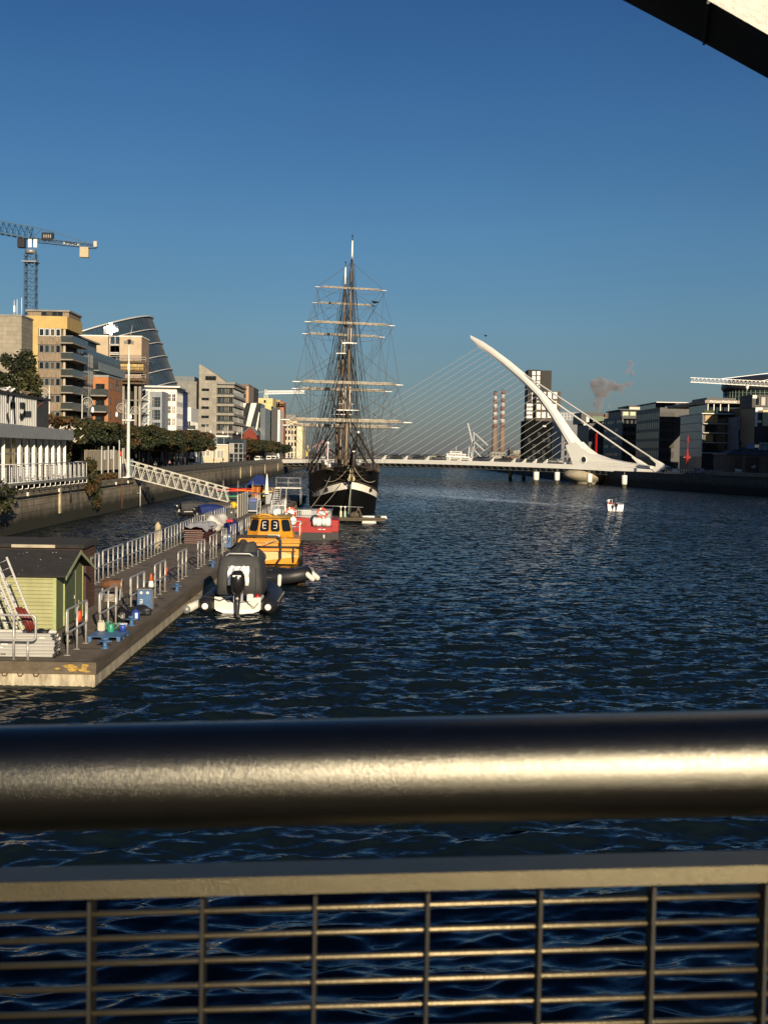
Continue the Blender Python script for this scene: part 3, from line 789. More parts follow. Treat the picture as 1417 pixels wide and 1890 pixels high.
# gear between shed and railing
mb = MB(); rng = random.Random(5)
for i in range(5):
    mb.tube([(.32*math.cos(a)*(1-.06*i), .28*math.sin(a), .05+.07*i+.02*math.sin(3*a)) for a in [k*math.pi/9 for k in range(19)]], .028, 6)
solo('rope_coil', 'pale coiled rope lying by the brown shed', 'rope', mb, rope_m, (-12.9, 61.5, PZ))
t = thing('hand_winch', 'dark greasy winch drum on a frame beside the brown shed', 'winch', (-13.0, 62.4, PZ))
w = MB(); w.tube([(-.5,0,.75),(.55,0,.75)], .24, 14); w.build('drum', rust, t)
for x in (-.45,.45):
    w = MB(); w.bar((x,-.35,0),(x,0,.85),.07); w.bar((x,.35,0),(x,0,.85),.07); w.build('leg', galv_d, t)
w = MB(); w.tube([(.5+.0,.28*math.cos(a),.75+.28*math.sin(a)) for a in [k*math.pi/8 for k in range(17)]], .03, 6); w.build('hand_wheel', galv, t)
mb = MB(); mb.obox((0,1.6,.1),(.22,3.6,.2)); solo('timber_beam', 'long squared timber lying on the pontoon past the winch', 'timber', mb, timber, (-13.0, 64.0, PZ+.004), R(-8))
t = thing('tool_box', 'small yellow and black tool case beside the near railing', 'case', (-11.7, 48.0, PZ+.004))
w = MB(); w.bbox((0,0,.16),(.4,.25,.32),b=.04); w.build('body', black_p, t)
w = MB(); w.lathe([(.1,0),(.1,.02)], (.02,-.127,.17), 14, axis='Y'); w.build('lamp', M('yellow plastic', (.7,.55,.08), .4), t)
# stacked boards under a sheet
mb = MB(); mb.bbox((0,0,.055),(1.55,8.2,.11),b=.03); mesh_b = mb.mesh('deck_board', M('dark red board', (.12,.035,.025), .5, var=.3, vs_=3)); rng = random.Random(2)
names = ['lowest','second lowest','third lowest','middle','third highest','second highest','highest']
for i in range(7):
    o = bpy.data.objects.new('deck_board', mesh_b); COL.objects.link(o)
    o.location = (-14.35+rng.uniform(-.07,.07), 104.0+rng.uniform(-.12,.12), PZ+.03+.165*i); o.rotation_euler = (0,0,rng.uniform(-.015,.015))
    tag(o, names[i]+' dark red board of the stack under the grey sheet', 'board', 'stacked dark red boards')
    w = MB(); w.box(-.76,.76,-4.118,-4.105,.030,.048); w.build('edge_strip', galv, o)
mb = MB()
g = []
for j in range(16):
    y = -4.0+8.3*j/15; row = []
    for i in range(9):
        x = -1.0+2.0*i/8; e = max(0, abs(x)-.72)
        row.append((x*.92, y, .10+.16*math.sin(j*1.3+i*.6)*math.cos(i*1.1+j*.4)+.12*math.sin(j*.45)-e*1.6))
    g.append(row)
mb.loft(g, 0, closed=False)
solo('tarpaulin', 'crumpled silver grey sheet over the stack of red boards', 'tarpaulin', mb, M('silver grey sheet', (.55,.54,.52), .45, var=.25, vs_=2, bump=.6, bs=4), (-14.35, 104.0, PZ+1.28))
mb = lump(12, 1.0, 3.0, .9); solo('tarpaulin', 'white sheeted heap beyond the red boards by the railing', 'tarpaulin', mb, M('white sheeting', (.62,.60,.55), .6, var=.3, vs_=1.5, bump=.6, bs=3), (-14.6, 117, PZ))
t = thing('wheelie_bin', 'dark grey wheelie bin with pale disc at the far railing', 'bin', (-14.9, 131, PZ+.004))
w = MB(); w.prism([(-.36,.08),(.36,.08),(.44,1.35),(-.44,1.35)], 'x', -.36, .36); w.build('body', M('grey bin plastic', (.055,.055,.05), .55), t)
w = MB(); w.bbox((0,.02,1.42),(.84,.98,.12),b=.03); w.build('lid', M('grey bin plastic', (.055,.055,.05), .55), t)
for sx in (-.38,.38):
    w = MB(); w.lathe([(.12,-.04),(.12,.04)], (sx,.36,.12), 12, axis='X'); w.build('wheel', black_r, t)
w = MB(); w.lathe([(.08,0),(.08,.01)], (.1,-.42,1.05), 12, axis='Y'); w.build('badge', white_p, t)
mb = lump(21, .62, 2.6, .75, rough=.26); solo('tarpaulin', 'blue tarpaulin draped over gear by the railing before the yellow boat', 'tarpaulin', mb, blue_t, (-12.6, 112, PZ))
mb = lump(22, .3, .35, .16); solo('rescue_bag', 'red and pale throw bag lying on the blue tarpaulin', 'bag', mb, M('red fabric', (.62,.05,.05), .7, var=.4, vs_=4), (-12.75, 110.9, PZ+1.15))
# workman's jacket, boards, trolley, tent, kayaks, life jackets
mb = MB()
mb.loft([[(-.32,0,1.55),(-.1,-.1,1.6),(.1,-.1,1.6),(.32,0,1.55),(.1,.1,1.6),(-.1,.1,1.6)], [(-.42,0,1.2),(-.15,-.15,1.15),(.15,-.15,1.15),(.42,0,1.2),(.15,.12,1.15),(-.15,.12,1.15)], [(-.38,0,.55),(-.15,-.18,.5),(.15,-.16,.45),(.4,0,.5),(.15,.12,.5),(-.15,.12,.5)]])
mb.tube([(-.34,0,1.5),(-.5,-.03,1.1),(-.46,-.06,.75)], [.1,.1,.08], 8); mb.tube([(.34,0,1.5),(.52,-.03,1.15),(.5,-.05,.8)], [.1,.1,.08], 8)
mb.v = [(x*.62,y*.8,z*.72) for x,y,z in mb.v]
solo('work_jacket', 'bright yellow oilskin jacket hung on the railing at the gangway foot', 'jacket', mb, M('yellow oilskin', (.75,.47,.02), .45, var=.2, vs_=3, bump=.4, bs=6), (-15.3, 137, PZ+.75))
t = thing('site_hoarding', 'framed wooden hoarding panels along the pontoon beside the yellow jacket', 'hoarding', (-15.2, 140, PZ))
for k in range(4):
    w = MB(); w.box(0,.05,.1+2.6*k,2.55+2.6*k,.1,2.5); w.build('panel', M(['pale ply panel','grey ply panel'][k//2], [(.34,.28,.18),(.25,.26,.25)][k//2], .8, var=.3), t)
for k in range(5):
    w = MB(); w.box(-.04,.09,2.6*k-.045+.02,2.6*k+.095,0,2.6); w.build('post', galv, t)
t = thing('box_trolley', 'blue and grey box trolley standing on the far pontoon', 'trolley', (-14.6, 152, PZ))
w = MB(); w.bbox((0,0,1.0),(1.0,1.1,1.4),b=.04); w.build('box', M('dark blue box', (.03,.06,.13), .5, var=.4, vs_=2), t)
w = MB(); w.bbox((0,-.57,1.5),(.8,.04,.3),b=.01); w.build('label_plate', M('violet blue plate', (.10,.12,.42), .5), t)
w = MB(); w.box(-.55,.55,-.6,.6,.2,.29); w.build('base', white_p, t)
for sx in (-.4,.4):
    w = MB(); w.lathe([(.1,-.04),(.1,.04)], (sx,-.45,.1), 10, axis='X'); w.build('wheel', black_r, t)
def kayak_mesh(mat_):
    mb = MB(); rings = []
    for i in range(15):
        s = i/14; x = -2.2+4.4*s; w_ = .36*math.sin(math.pi*min(max(s,.03),.97))**.7; up_ = .10*(abs(s-.5)*2)**3
        rings.append([(x, w_*math.cos(a), up_+(.17 if math.sin(a)>0 else .19)*math.sin(a)*(.3+.7*w_/.36)) for a in [k*math.pi/5 for k in range(10)]])
    mb.loft(rings); mb.bbox((-.1,0,.15),(.8,.4,.1),m=1,b=.03)
    return mb.mesh('kayak', [mat_, black_p])
cols = {'red':(.62,.05,.025),'orange':(.75,.16,.02),'green':(.03,.22,.09),'yellow':(.78,.50,.03),'lime':(.55,.62,.05)}
kr = thing('kayak_rack', 'galvanised rack of bars carrying the coloured kayaks', 'rack', (-20.2, 186, PZ))
for x in (-2.2, 0, 2.2):
    for yy in (0, 1.0):
        w = MB(); w.tube([(x,yy,0),(x,yy,3.0)], .04, 6); w.build('post', galv_d, kr)
    for z in (.5, 1.3, 2.15):
        w = MB(); w.tube([(x,-.5,z),(x,1.4,z)], .035, 6); w.build('arm', galv_d, kr)
for c, x, y, z, rz in (('red',-21.4,185.9,2.45,0),('red',-19.9,186.4,2.65,.03),('orange',-18.4,185.8,2.5,-.03),('green',-21.2,185.8,1.62,.02),('green',-20.0,186.4,1.65,-.02),('green',-20.6,185.9,.82,0),('lime',-17.7,184.5,1.75,.06),('yellow',-17.0,186.0,2.35,.04)):
    key = 'kayak '+c
    me = bpy.data.meshes.get(key) or kayak_mesh(M(c+' kayak plastic', cols[c], .35, var=.12))
    me.name = key
    o = bpy.data.objects.new('kayak', me); COL.objects.link(o); o.location = (x,y,z); o.rotation_euler = (.15,0,rz)
    n = sum(1 for q in COL.objects if q.name.startswith('kayak') and q.data and q.data.name == key)
    lab = {'red':['red kayak on the top of the rack nearest the gangway','red kayak topmost and farther back on the rack'], 'orange':['orange kayak at the right end of the rack top'], 'green':['green kayak on the middle rack arm in front','green kayak behind on the middle rack arm','green kayak on the lowest rack arm'], 'lime':['lime yellow kayak below the yellow one'], 'yellow':['golden yellow kayak at the right end of the kayaks']}[c][n-1]
    tag(o, lab, 'kayak', 'kayaks on the pontoon rack')
t = thing('life_jacket_rail', 'rail crowded with hanging orange life jackets before the blue tent', 'life jackets', (-16.6, 180, PZ))
w = MB(); w.tube([(-.9,0,0),(-.9,0,2.6),(.9,0,2.6),(.9,0,0)], .035, 6); w.build('frame', galv_d, t)
rng = random.Random(9)
for i in range(14):
    x = -.8+.23*(i%7)+rng.uniform(-.03,.03); z = 1.95 if i < 7 else .95
    w = MB(); w.bbox((x,rng.uniform(-.12,.1),z),(.2,.42,.85),(rng.uniform(-.1,.1),rng.uniform(-.12,.12),rng.uniform(-.3,.3)),b=.05)
    w.build('life_jacket', M(['orange fabric','burnt orange fabric','brown orange fabric'][i%3], [(.65,.20,.03),(.45,.15,.03),(.25,.09,.03)][i%3], .8, var=.3, vs_=5), t)
t = thing('tent', 'dark blue canopy tent on the kayak pontoon', 'tent', (-18.0, 197, PZ))
w = MB(); a = 1.9
w._add([(-a,-a,2.2),(a,-a,2.2),(a,a,2.2),(-a,a,2.2),(-.45,-.45,3.7),(.45,-.45,3.7),(.45,.45,3.7),(-.45,.45,3.7)], [(4,5,6,7),(0,1,5,4),(1,2,6,5),(2,3,7,6),(3,0,4,7)])
w.build('canopy', blue_t, t)
w = MB(); w._add([(a,-a,2.2),(a,a,2.2),(a+.9,a,.4),(a+.9,-a,.4)], [(0,1,2,3)]); w._add([(-a,a,.3),(a,a,.3),(a,a,2.2),(-a,a,2.2)], [(0,1,2,3)]); w.build('side_sheet', blue_t, t)
for x in (-a,a):
    for yy in (-a,a):
        w = MB(); w.tube([(x,yy,0),(x,yy,2.2)], .03, 6); w.build('pole', galv_d, t)
# boarding platform by the ship
t = thing('boarding_platform', 'galvanised boarding platform with railing beside the ship', 'boarding platform', (-12.4, 176, PZ))
w = MB(); w.box(-1.4,2.2,0,3,2.3,2.44); w.build('deck', white_d, t)
for x in (-1.3,2.1):
    for yy in (.1,2.9):
        w = MB(); w.tube([(x,yy,0),(x,yy,2.3)], .06, 6); w.build('leg', galv_d, t)
for z in (3.1, 3.8):
    w = MB(); w.tube([(-1.3,.05,z),(2.1,.05,z),(2.1,2.9,z)], .035, 6); w.build('rail', galv, t)
for x in (-1.3,.4,2.1):
    w = MB(); w.tube([(x,.05,2.44),(x,.05,3.8)], .035, 6); w.build('post', galv, t)
w = MB(); w.bar((-1.5,-2.8,0),(-1.5,0,2.4),.12); w.bar((-.6,-2.8,0),(-.6,0,2.4),.12)
for k in range(9): w.box(-1.5,-.6,-2.7+.3*k,-2.45+.3*k,.12+.265*k,.16+.265*k)
w.build('stair', galv, t)
mb = MB(); mb.box(-.55,.55,-.5,.5,0,.14)
pm = MB()
for i in range(5): pm.box(-.6,.6,-.5+.21*i,-.34+.21*i,.11,.135)
for x in (-.52,0,.52): pm.box(x-.05,x+.05,-.5,.5,0,.108)
pmesh = pm.mesh('pallet', M('fresh pallet timber', (.48,.36,.20), .75, var=.3, vs_=3))
for i in range(5):
    o = bpy.data.objects.new('pallet', pmesh); COL.objects.link(o); o.location = (-14.3+rng.uniform(-.06,.06), 177, PZ+1.6+.15*i); o.scale = (1.2,1.2,1)
    tag(o, ['bottom','second','middle','fourth','top'][i]+' bare wooden pallet of the stack left of the boarding platform', 'pallet', 'stacked wooden pallets')
w = MB(); w.box(-.9,.9,-.6,.6,0,1.58); solo('storage_crate', 'dark crate under the stacked pallets', 'crate', MB().bbox((0,0,.79),(1.8,1.3,1.58),b=.05), galv_d, (-14.3, 177, PZ+.004))
mb = MB(); mb.prism([(-.28,0),(.28,0),(.08,2.6),(-.05,2.9)], 'y', -.15, .15); solo('folded_parasol', 'pale folded parasol standing by the pallets', 'parasol', mb, white_d, (-15.0, 176, PZ+1.5))
# ================================================================== BOATS
cover_m = M('charcoal boat cover', (.045,.046,.047), .75, var=.3, vs_=1.5, bump=.45, bs=3)
grey_cov = M('grey wrinkled cover', (.05,.05,.048), .7, var=.35, vs_=1.5, bump=.8, bs=2.5)
hyp = M('black inflatable fabric', (.016,.017,.019), .48, var=.2, vs_=2)
clear_v = M('crinkled clear vinyl', (.80,.77,.68), .26, .8, var=.3, vs_=3, bump=.45, bs=4)
def fender(parent, pts, r=.12, mat_=None, name='fender'):
    w = MB(); a, b = Vector(pts[0]), Vector(pts[1]); d = b-a
    w.tube([a, a+d*.06, a+d*.14, a+d*.86, a+d*.94, b], [r*.3, r*.75, r, r, r*.75, r*.3], 12)
    return w.build(name, mat_ or white_d, parent)
def rib_tubes(t, W, L, rr, mat_, white_ends=True):
    for s in (-1,1):
        w = MB()
        pts = [(s*W,-.55,.42),(s*W,-.30,.42),(s*W,.1,.42),(s*W,L*.5,.44),(s*W*.97,L*.68,.48),(s*W*.80,L*.84,.58),(s*W*.42,L*.96,.72),(0,L,.78)]
        w.tube(pts, [rr*.36,rr*.72,rr,rr,rr,rr,rr,rr*.95], 18)
        o = w.build('inflatable_tube', mat_, t)
        w = MB(); w.lathe([(rr*.34,0),(rr*.37,.05),(rr*.30,.08)], (s*W,-.555,.42), 16, axis='Y'); w.build('end_cap', white_p, o)
        w = MB(); w.tube([(s*(W+rr+.01),.2,.45),(s*(W+rr+.01),L*.5,.47),(s*(W*.97+rr),L*.66,.5)], .045, 8); w.build('rubbing_strake', black_r, o)
def outboard(t, x, y, z, sc=1.0, mat_=None):
    m_ = mat_ or black_p
    w = MB()
    rings = []
    for zz, hx, hy, oy in ((0,.13,.16,.02),(.12,.20,.26,0),(.38,.235,.33,-.03),(.62,.22,.32,-.05),(.74,.16,.24,-.05),(.77,.08,.12,-.05)):
        rings.append([(hx*sc*math.copysign(abs(math.cos(a))**.7,math.cos(a)), oy*sc+hy*sc*math.copysign(abs(math.sin(a))**.7,math.sin(a)), zz*sc) for a in [k*math.pi/8 for k in range(16)]])
    w.loft(rings); w.v = [(a+x,b+y,c+z) for a,b,c in w.v]
    o = w.build('outboard_engine', M('outboard cowl black', (.014,.014,.016), .25, var=.15), t)
    w = MB(); w.loft([[(hx*sc*math.cos(a)+x, yy*sc+hy*sc*math.sin(a)+y, zz*sc+z) for a in [k*math.pi/6 for k in range(12)]] for zz,hx,hy,yy in ((.02,.11,.14,.02),(-.35,.08,.14,-.02),(-.75,.05,.13,-.06),(-1.0,.05,.16,-.08))]); w.build('leg', black_p, o)
    w = MB(); w.obox((x,y-.355*sc,z+.62*sc),(.26*sc,.02,.05*sc)); w.build('badge', white_p, o)
    w = MB(); w.lathe([(.05*sc,0),(.05*sc,.02)], (x,y-.17*sc,z-.12*sc), 12, axis='Y'); w.build('plug', galv, o)
    w = MB(); w.obox((x,y+.18*sc,z-.1*sc),(.3*sc,.16*sc,.34*sc)); w.build('bracket', galv_d, o)
    return o
t = thing('inflatable_boat', 'black inflatable boat with charcoal canopy, white transom and one outboard facing us', 'boat', (-6.95, 64.6, 0))
rib_tubes(t, 1.62, 7.0, .46, hyp)
w = MB(); w.prism([(-1.2,.22),(1.2,.22),(1.2,.86),(.85,.84),(.42,.50),(-.42,.50),(-.85,.84),(-1.2,.86)], 'y', -.02, .06); w.build('transom', white_d, t)
w = MB()
hull = []
for i in range(8):
    s = i/7; y = 6.6*s; b = 1.25*(1-s**3); hull.append([(-b,y,.55),(-b*.9,y,.15),(0,y,-.25+.7*s**3),(b*.9,y,.15),(b,y,.55)])
w.loft(hull); w.build('hull', white_p, t)
w = MB(); w.box(-1.15,1.15,.061,1.0,.50,.56); w.build('floor', white_d, t)
w = MB()
rings = []
for z, hx, y0, y1 in ((.92,1.25,.45,4.0),(1.6,1.22,.50,3.9),(2.4,1.14,.62,3.7),(2.84,1.07,.74,3.5),(2.93,1.0,.86,3.35),(2.97,.88,1.0,3.1)):
    yc, hy = (y0+y1)/2, (y1-y0)/2
    rings.append([(hx*math.copysign(abs(math.cos(a))**.24,math.cos(a)), yc+hy*math.copysign(abs(math.sin(a))**.24,math.sin(a))+.015*math.sin(9*a+z*5), z) for a in [k*2*math.pi/48 for k in range(48)]])
w.loft(rings); cv = w.build('canopy', cover_m, t)
w = MB()
g = []
for j in range(12):
    row = []
    for i in range(12):
        u, v = i/11, j/11
        x = -.58+1.1*u; z = 1.42+1.0*v
        yb = .45+.05*(z-.92)/.68 if z < 1.6 else .50+.12*(z-1.6)/.8
        row.append((x, yb-.035+.012*math.sin(u*17+v*9)*math.cos(v*21-u*6), z))
    g.append(row)
w.loft(g, closed=False); w.build('window', clear_v, cv)
w = MB(); w.tube([(-.75,.8,2.93),(-.55,.78,3.06),(.5,.78,3.06),(.72,.8,2.93)], .045, 8); w.build('light_bar', galv, t)
for sx, rz_ in ((-.62,.1),(.3,0),(.86,-.1)):
    w = MB(); w.tube([(sx,.43,.95),(sx+.02,.50,1.7),(sx+.02,.60,2.35)], .012, 5); w.build('seam', black_r, cv)
outboard(t, .05, -.42, 1.05, 1.62)
w = MB(); w.bbox((.62,.3,.8),(.34,.3,.4),b=.04); w.build('fuel_tank', white_d, t)
w = MB(); w.ball((1.0,.35,.85), .16, 7); w.build('red_can', red_p, t)
w = MB(); w.box(-.95,-.3,-.03,.05,.87,.90); w.build('step_pad', black_r, t)
f = thing('boat_fender', 'white and dark cylinder fender squeezed between the pontoon and the canopied inflatable', 'fender', (-9.25, 64.6, .35))
fender(f, [(-.25,-.5,-.1),(.28,.45,.12)], .22, white_d, 'body'); w = MB(); w.lathe([(.1,0),(.2,.06),(.21,.25)], (-.25,-.5,-.1), 12, axis='Y'); w.build('end', galv_d, f)
w = MB()
for sd in (-1,1):
    for k in range(6): w.tube([(sd*2.05,.6+.75*k+.07*q,.62-.10*math.sin(math.pi*q/10)) for q in range(11)], .018, 5)
w.build('grab_line', rope_m, t)
w = MB(); w.tube([(-.2,-.1,.95),(-.9,-.25,.7),(-1.4,-.2,.85),(-2.4,.3,.9)], .022, 5); w.tube([(.5,-.1,.6),(.9,-.35,.35),(1.1,-.2,.6)], .02, 5); w.build('stern_line', rope_d, t)
w = MB()
for x in (-.9,.95): w.tube([(x,.9,2.9),(x,.9,3.6 if x < 0 else 3.25)], .016, 5)
w.build('aerial', galv, t)
# second inflatable
t = thing('inflatable_boat', 'dark inflatable boat with grey covered console lying across behind the canopied one', 'boat', (-9.0, 81.0, 0), R(-113))
rib_tubes(t, 1.05, 5.4, .44, hyp)
w = MB(); hull = []
for i in range(8):
    s = i/7; y = 5.2*s; b = .95*(1-s**3); hull.append([(-b,y,.55),(-b*.9,y,.1),(0,y,-.3+.8*s**3),(b*.9,y,.1),(b,y,.55)])
w.loft(hull); w.build('hull', black_p, t)
w = MB(); w.bbox((0,5.0,.95),(1.1,1.0,.28),b=.1); w.build('bow_pad', M('grey bow pad', (.12,.125,.125), .6), t)
w = MB()
for a, b in (((-1.47,4.0,.7),(-1.55,4.05,.15)),): w.tube([a,b],.01,5)
w.build('line', rope_m, t)
fender(t, [(1.42,4.1,.75),(1.50,4.1,-.02)], .13)
for a,b in (((.55,5.45,.85),(.25,5.95,.35)),((.1,5.6,.85),(-.25,6.05,.38))): fender(t, [a,b], .17)
w = lump(31, 1.25, 1.2, 1.25, n=22, rough=.17); w.v = [(x*.92,y*.9+.9,z*.86+.72) for x,y,z in w.v]; w.build('console_cover', grey_cov, t)
w = MB(); w.bbox((0,2.7,.75),(1.0,.7,.5),b=.08); w.build('seat', black_r, t)
# yellow work boat
t = thing('work_boat', 'yellow square bowed work boat with wheelhouse and black tube fenders', 'boat', (-7.72, 92.8, 0), R(2))
yel_d = yellow_p
w = MB()
hw = 2.25
rings = [[(-hw+.1,0,.06),(hw-.25,0,.06),(hw,.25,.6),(hw,.28,1.85),(-hw,.28,1.85),(-hw,.25,.6)],
         [(-hw,.9,-.1),(hw,.9,-.1),(hw+.03,1.0,.6),(hw+.03,1.0,1.85),(-hw-.03,1.0,1.85),(-hw-.03,1.0,.6)],
         [(-hw,8.4,-.1),(hw,8.4,-.1),(hw,8.5,.6),(hw,8.5,1.65),(-hw,8.5,1.65),(-hw,8.5,.6)]]
w.loft(rings, smooth=False); w.build('hull', yellow_p, t)
w = MB(); w.box(-hw-.06,hw+.06,.10,.27,1.62,1.80); w.box(-hw-.05,hw+.05,.20,8.45,1.852,1.95); w.build('gunwale', yellow_p, t)
w = MB(); w.box(-hw+.2,hw-.2,-.015,.24,1.02,1.22); w.build('rub_rail', yellow_p, t)
w = MB(); w.tube([(-hw-.1,.3,1.3),(-hw-.05,-.02,1.32),(hw,-.02,1.32),(hw+.12,.3,1.3),(hw+.1,8.4,1.2)], .075, 10); w.build('belt_fender', black_r, t)
w = MB(); w.tube([(-hw-.15,-.05,1.2),(-hw-.1,-.1,1.9),(-hw+.15,-.12,2.12),(.55,-.12,2.12),(.8,-.12,2.0),(.88,-.12,1.75),(.88,-.12,.5),(.62,-.10,.12),(.5,.05,-.1)], .09, 12); w.build('push_bow', black_r, t)
for x in (hw-.42, hw+.06):
    w = MB(); w.tube([(x,-.04,1.3),(x,-.05,.15)] if x < hw else [(x,.2,1.3),(x,.2,.1)], .065, 8); w.build('tyre_bar', black_r, t)
for k in range(3):
    w = MB(); w.tube([(hw+.12,1.6+1.3*k,1.2),(hw+.10,1.6+1.3*k,.05)], .11, 8); w.build('side_fender', black_r, t)
def poly8(hx, y0, y1, c, z): return [(-hx+c,y0,z),(hx-c,y0,z),(hx,y0+c*.9,z),(hx,y1,z),(-hx,y1,z),(-hx,y0+c*.9,z)]
b0, b1 = poly8(1.78,1.15,4.6,.85,1.952), poly8(1.42,1.75,4.4,.68,3.38)
w = MB(); w.loft([b0,b1], smooth=False); cab = w.build('wheelhouse', yellow_p, t)
w = MB(); w.loft([poly8(1.60,1.55,4.6,.75,3.382), poly8(1.62,1.52,4.62,.75,3.44), poly8(1.3,1.8,4.3,.6,3.56)], smooth=False); w.build('roof', M('yellow brown roof paint', (.42,.27,.06), .6, var=.35, vs_=3), cab)
def pane(mb, a0, a1, c1, c0, u0, u1, v0, v1, off=.02):
    a0,a1,c1,c0 = map(Vector,(a0,a1,c1,c0))
    n = (a1-a0).cross(c0-a0).normalized()
    def P(u,v): return (a0*(1-u)+a1*u)*(1-v)+(c0*(1-u)+c1*u)*v
    ctr = P((u0+u1)/2,(v0+v1)/2)
    if n.dot(ctr-Vector((0,2.9,2.7))) < 0: n = -n
    q = [P(u0,v0),P(u1,v0),P(u1,v1),P(u0,v1)]
    # corners cut for a rounded look
    k = .14; pts = []
    for i in range(4):
        p, pr, nx = q[i], q[i-1], q[(i+1)%4]
        pts += [p+(pr-p)*k, p+(nx-p)*k]
    mb._add([p+n*off for p in pts]+[p-n*.01 for p in pts], [tuple(range(8))]+[(i,(i+1)%8,8+(i+1)%8,8+i) for i in range(8)])
    return n
faces = [(0,1,((.06,.46),(.54,.94))), (1,2,((.1,.9),)), (2,3,((.08,.45),(.52,.92))), (5,0,((.1,.9),)), (4,5,((.08,.45),(.52,.92)))]
for i,j,spans in faces:
    for u0,u1 in spans:
        w = MB(); pane(w, b0[i],b0[j],b1[j],b1[i],u0,u1,.30,.92); w.build('window', glass_d, cab)
for sx, flip in ((-.42,1),(.42,-1)):
    w = MB(); w.obox((sx-.1*flip,1.405,2.86),(.04,.03,.44),(R(-22.5),0,0))
    for zz in (2.62,2.86,3.09): w.obox((sx+.03*flip,1.405+(zz-2.86)*.42,zz),(.22,.03,.04),(R(-22.5),0,0))
    w.build('lettering', white_p, cab)
w = MB(); w.box(-.15,.75,1.04,1.06,2.0,2.16); w.build('registration_plate', white_p, t)
w = MB(); w.box(-.08,.68,1.03,1.038,2.04,2.12); w.build('registration_dash', black_p, t)
w = MB(); w.ball((.38,2.2,3.78), .24, 8); w.lathe([(.05,3.5),(.05,3.62)], (.38,2.2,0), 8); w.build('radar_dome', white_p, t)
w = MB(); w.tube([(-1.0,1.7,3.5),(-.6,1.7,3.66),(-.1,1.7,3.62),(.2,1.7,3.5)], .09, 8); w.build('roof_bar', yellow_p, t)
w = MB()
for x, h in ((-1.1,1.6),(-.85,1.1),(1.1,2.2)): w.tube([(x,3.2,3.5),(x+.05,3.2,3.5+h)], .018, 5)
w.build('aerial', white_p, t)
w = MB()
for x in (-.46,.46): w.tube([(x,1.30,2.36),(x+.12,1.52,2.85)], .015, 5)
w.build('wiper', black_p, cab)
for x in (-hw-.12,):
    for y in (1.4,3.4,5.4):
        w = MB(); w.tube([(x,y+.34*math.cos(a),1.0+.34*math.sin(a)) for a in [k*math.pi/9 for k in range(18)]], .12, 8, closed=True); w.build('tyre_fender', black_r, t)
w = MB(); w.tube([(1.3,.6,2.0),(1.0,.2,1.9),(-1.5,-1.5,1.35),(-2.2,-2.4,1.05)], .03, 5); w.build('mooring_rope', rope_m, t)
for x in (-1.1,-.2,.9,1.4):
    w = MB(); w.lathe([(.05,0),(.05,.12),(.09,.14),(.09,.22)], (x,.55,1.95), 8); w.build('deck_fitting', yellow_p, t)
w = MB()
for z in (2.35,2.8): w.tube([(hw-.05,3.6,z),(hw-.05,8.3,z),(0,8.3,z)], .04, 6)
for y in (3.6,4.2,4.9,5.6,6.5,7.4,8.3): w.tube([(hw-.05,y,1.95),(hw-.05,y,2.8)], .03, 6)
w.build('side_rail', white_p, t)
w = MB(); w.tube([(.35*math.cos(a), .06*math.sin(2*a), .35*math.sin(a)) for a in [k*math.pi/12 for k in range(24)]], .08, 8, closed=True); w.v = [(hw+.02+b*.5, 5.0+a*.6, 2.35+c) for a,b,c in w.v]; w.build('lifebuoy', M('red orange lifebuoy', (.72,.08,.03), .5, var=.1), t)
# red boat
t = thing('red_boat', 'red and black passenger work boat stern on with lifebuoys and white canisters', 'boat', (-5.6, 119, 0), R(1))
buoy_m = M('red orange lifebuoy', (.72,.08,.03), .5, var=.1)
w = MB(); w.loft([[(-2.35,0,-.1),(1.6,0,-.1),(1.7,0,.75),(-2.4,0,.75)],[(-2.35,7,-.1),(1.6,7,-.1),(1.7,7,.75),(-2.4,7,.75)]], smooth=False); w.build('hull', black_p, t)
w = MB(); w.box(-2.42,1.72,-.03,7.05,.752,1.30); w.build('topside', red_p, t)
w = MB(); w.box(1.45,2.35,1.5,8,-.1,.7); w.build('sponson', black_p, t)
w = MB(); w.bbox((1.92,4.2,1.3),(.85,5.0,1.2),b=.06); w.build('side_box', red_p, t)
w = MB(); w.prism([(-1.9,1.302),(-.25,1.302),(-.45,2.15),(-1.85,2.15)], 'y', .12, .2); w.build('stern_panel', red_p, t)
w = MB(); w.tube([(-.85,.1,1.35),(-1.1,.1,1.75),(-1.3,.1,1.4),(-.95,.08,1.9),(-.7,.1,1.5)], .035, 6); w.build('pipework', M('dull orange red', (.4,.10,.05), .6), t)
w = MB()
fr = [(-1.85,.1,2.25),(-.30,.1,2.25),(-.30,.1,2.85),(-1.85,.1,2.85)]
w.tube(fr, .035, 6, closed=True)
for k in range(8): w.tube([(-1.66+.19*k,.1,2.25),(-1.66+.19*k,.1,2.85)], .025, 6)
w.build('stern_gate', white_p, t)
def canister(x, z, L=.95, r=.43, y=.05, axis='X'):
    w = MB(); prof = [(r*.55,-L/2),(r*.9,-L/2+.06),(r,-L/2+.16),(r,-.02),(r*1.04,-.015),(r*1.04,.015),(r,.02),(r,L/2-.16),(r*.9,L/2-.06),(r*.55,L/2)]
    w.lathe(prof, (x,y,z), 18, axis=axis); return w
for x in (.30, 1.18): canister(x,1.78,.86,.42,-.3).build('life_raft_canister', white_p, t)
canister(-2.15,1.85,.8,.46,-.1,'Y').build('life_raft_canister', white_p, t)
for i in range(3): canister(-3.5+.62*i if i else -3.62,2.45,.85,.31,2.5,'Z').build('life_raft_canister', white_p, t)
w = MB(); w.box(-4.2,-2.42,1.8,3.6,.5,1.98); w.build('fore_deck', white_d, t)
w = MB()
for x in (-4.2,-2.9): w.tube([(x,1.85,2.0),(x,1.85,3.7)], .04, 6)
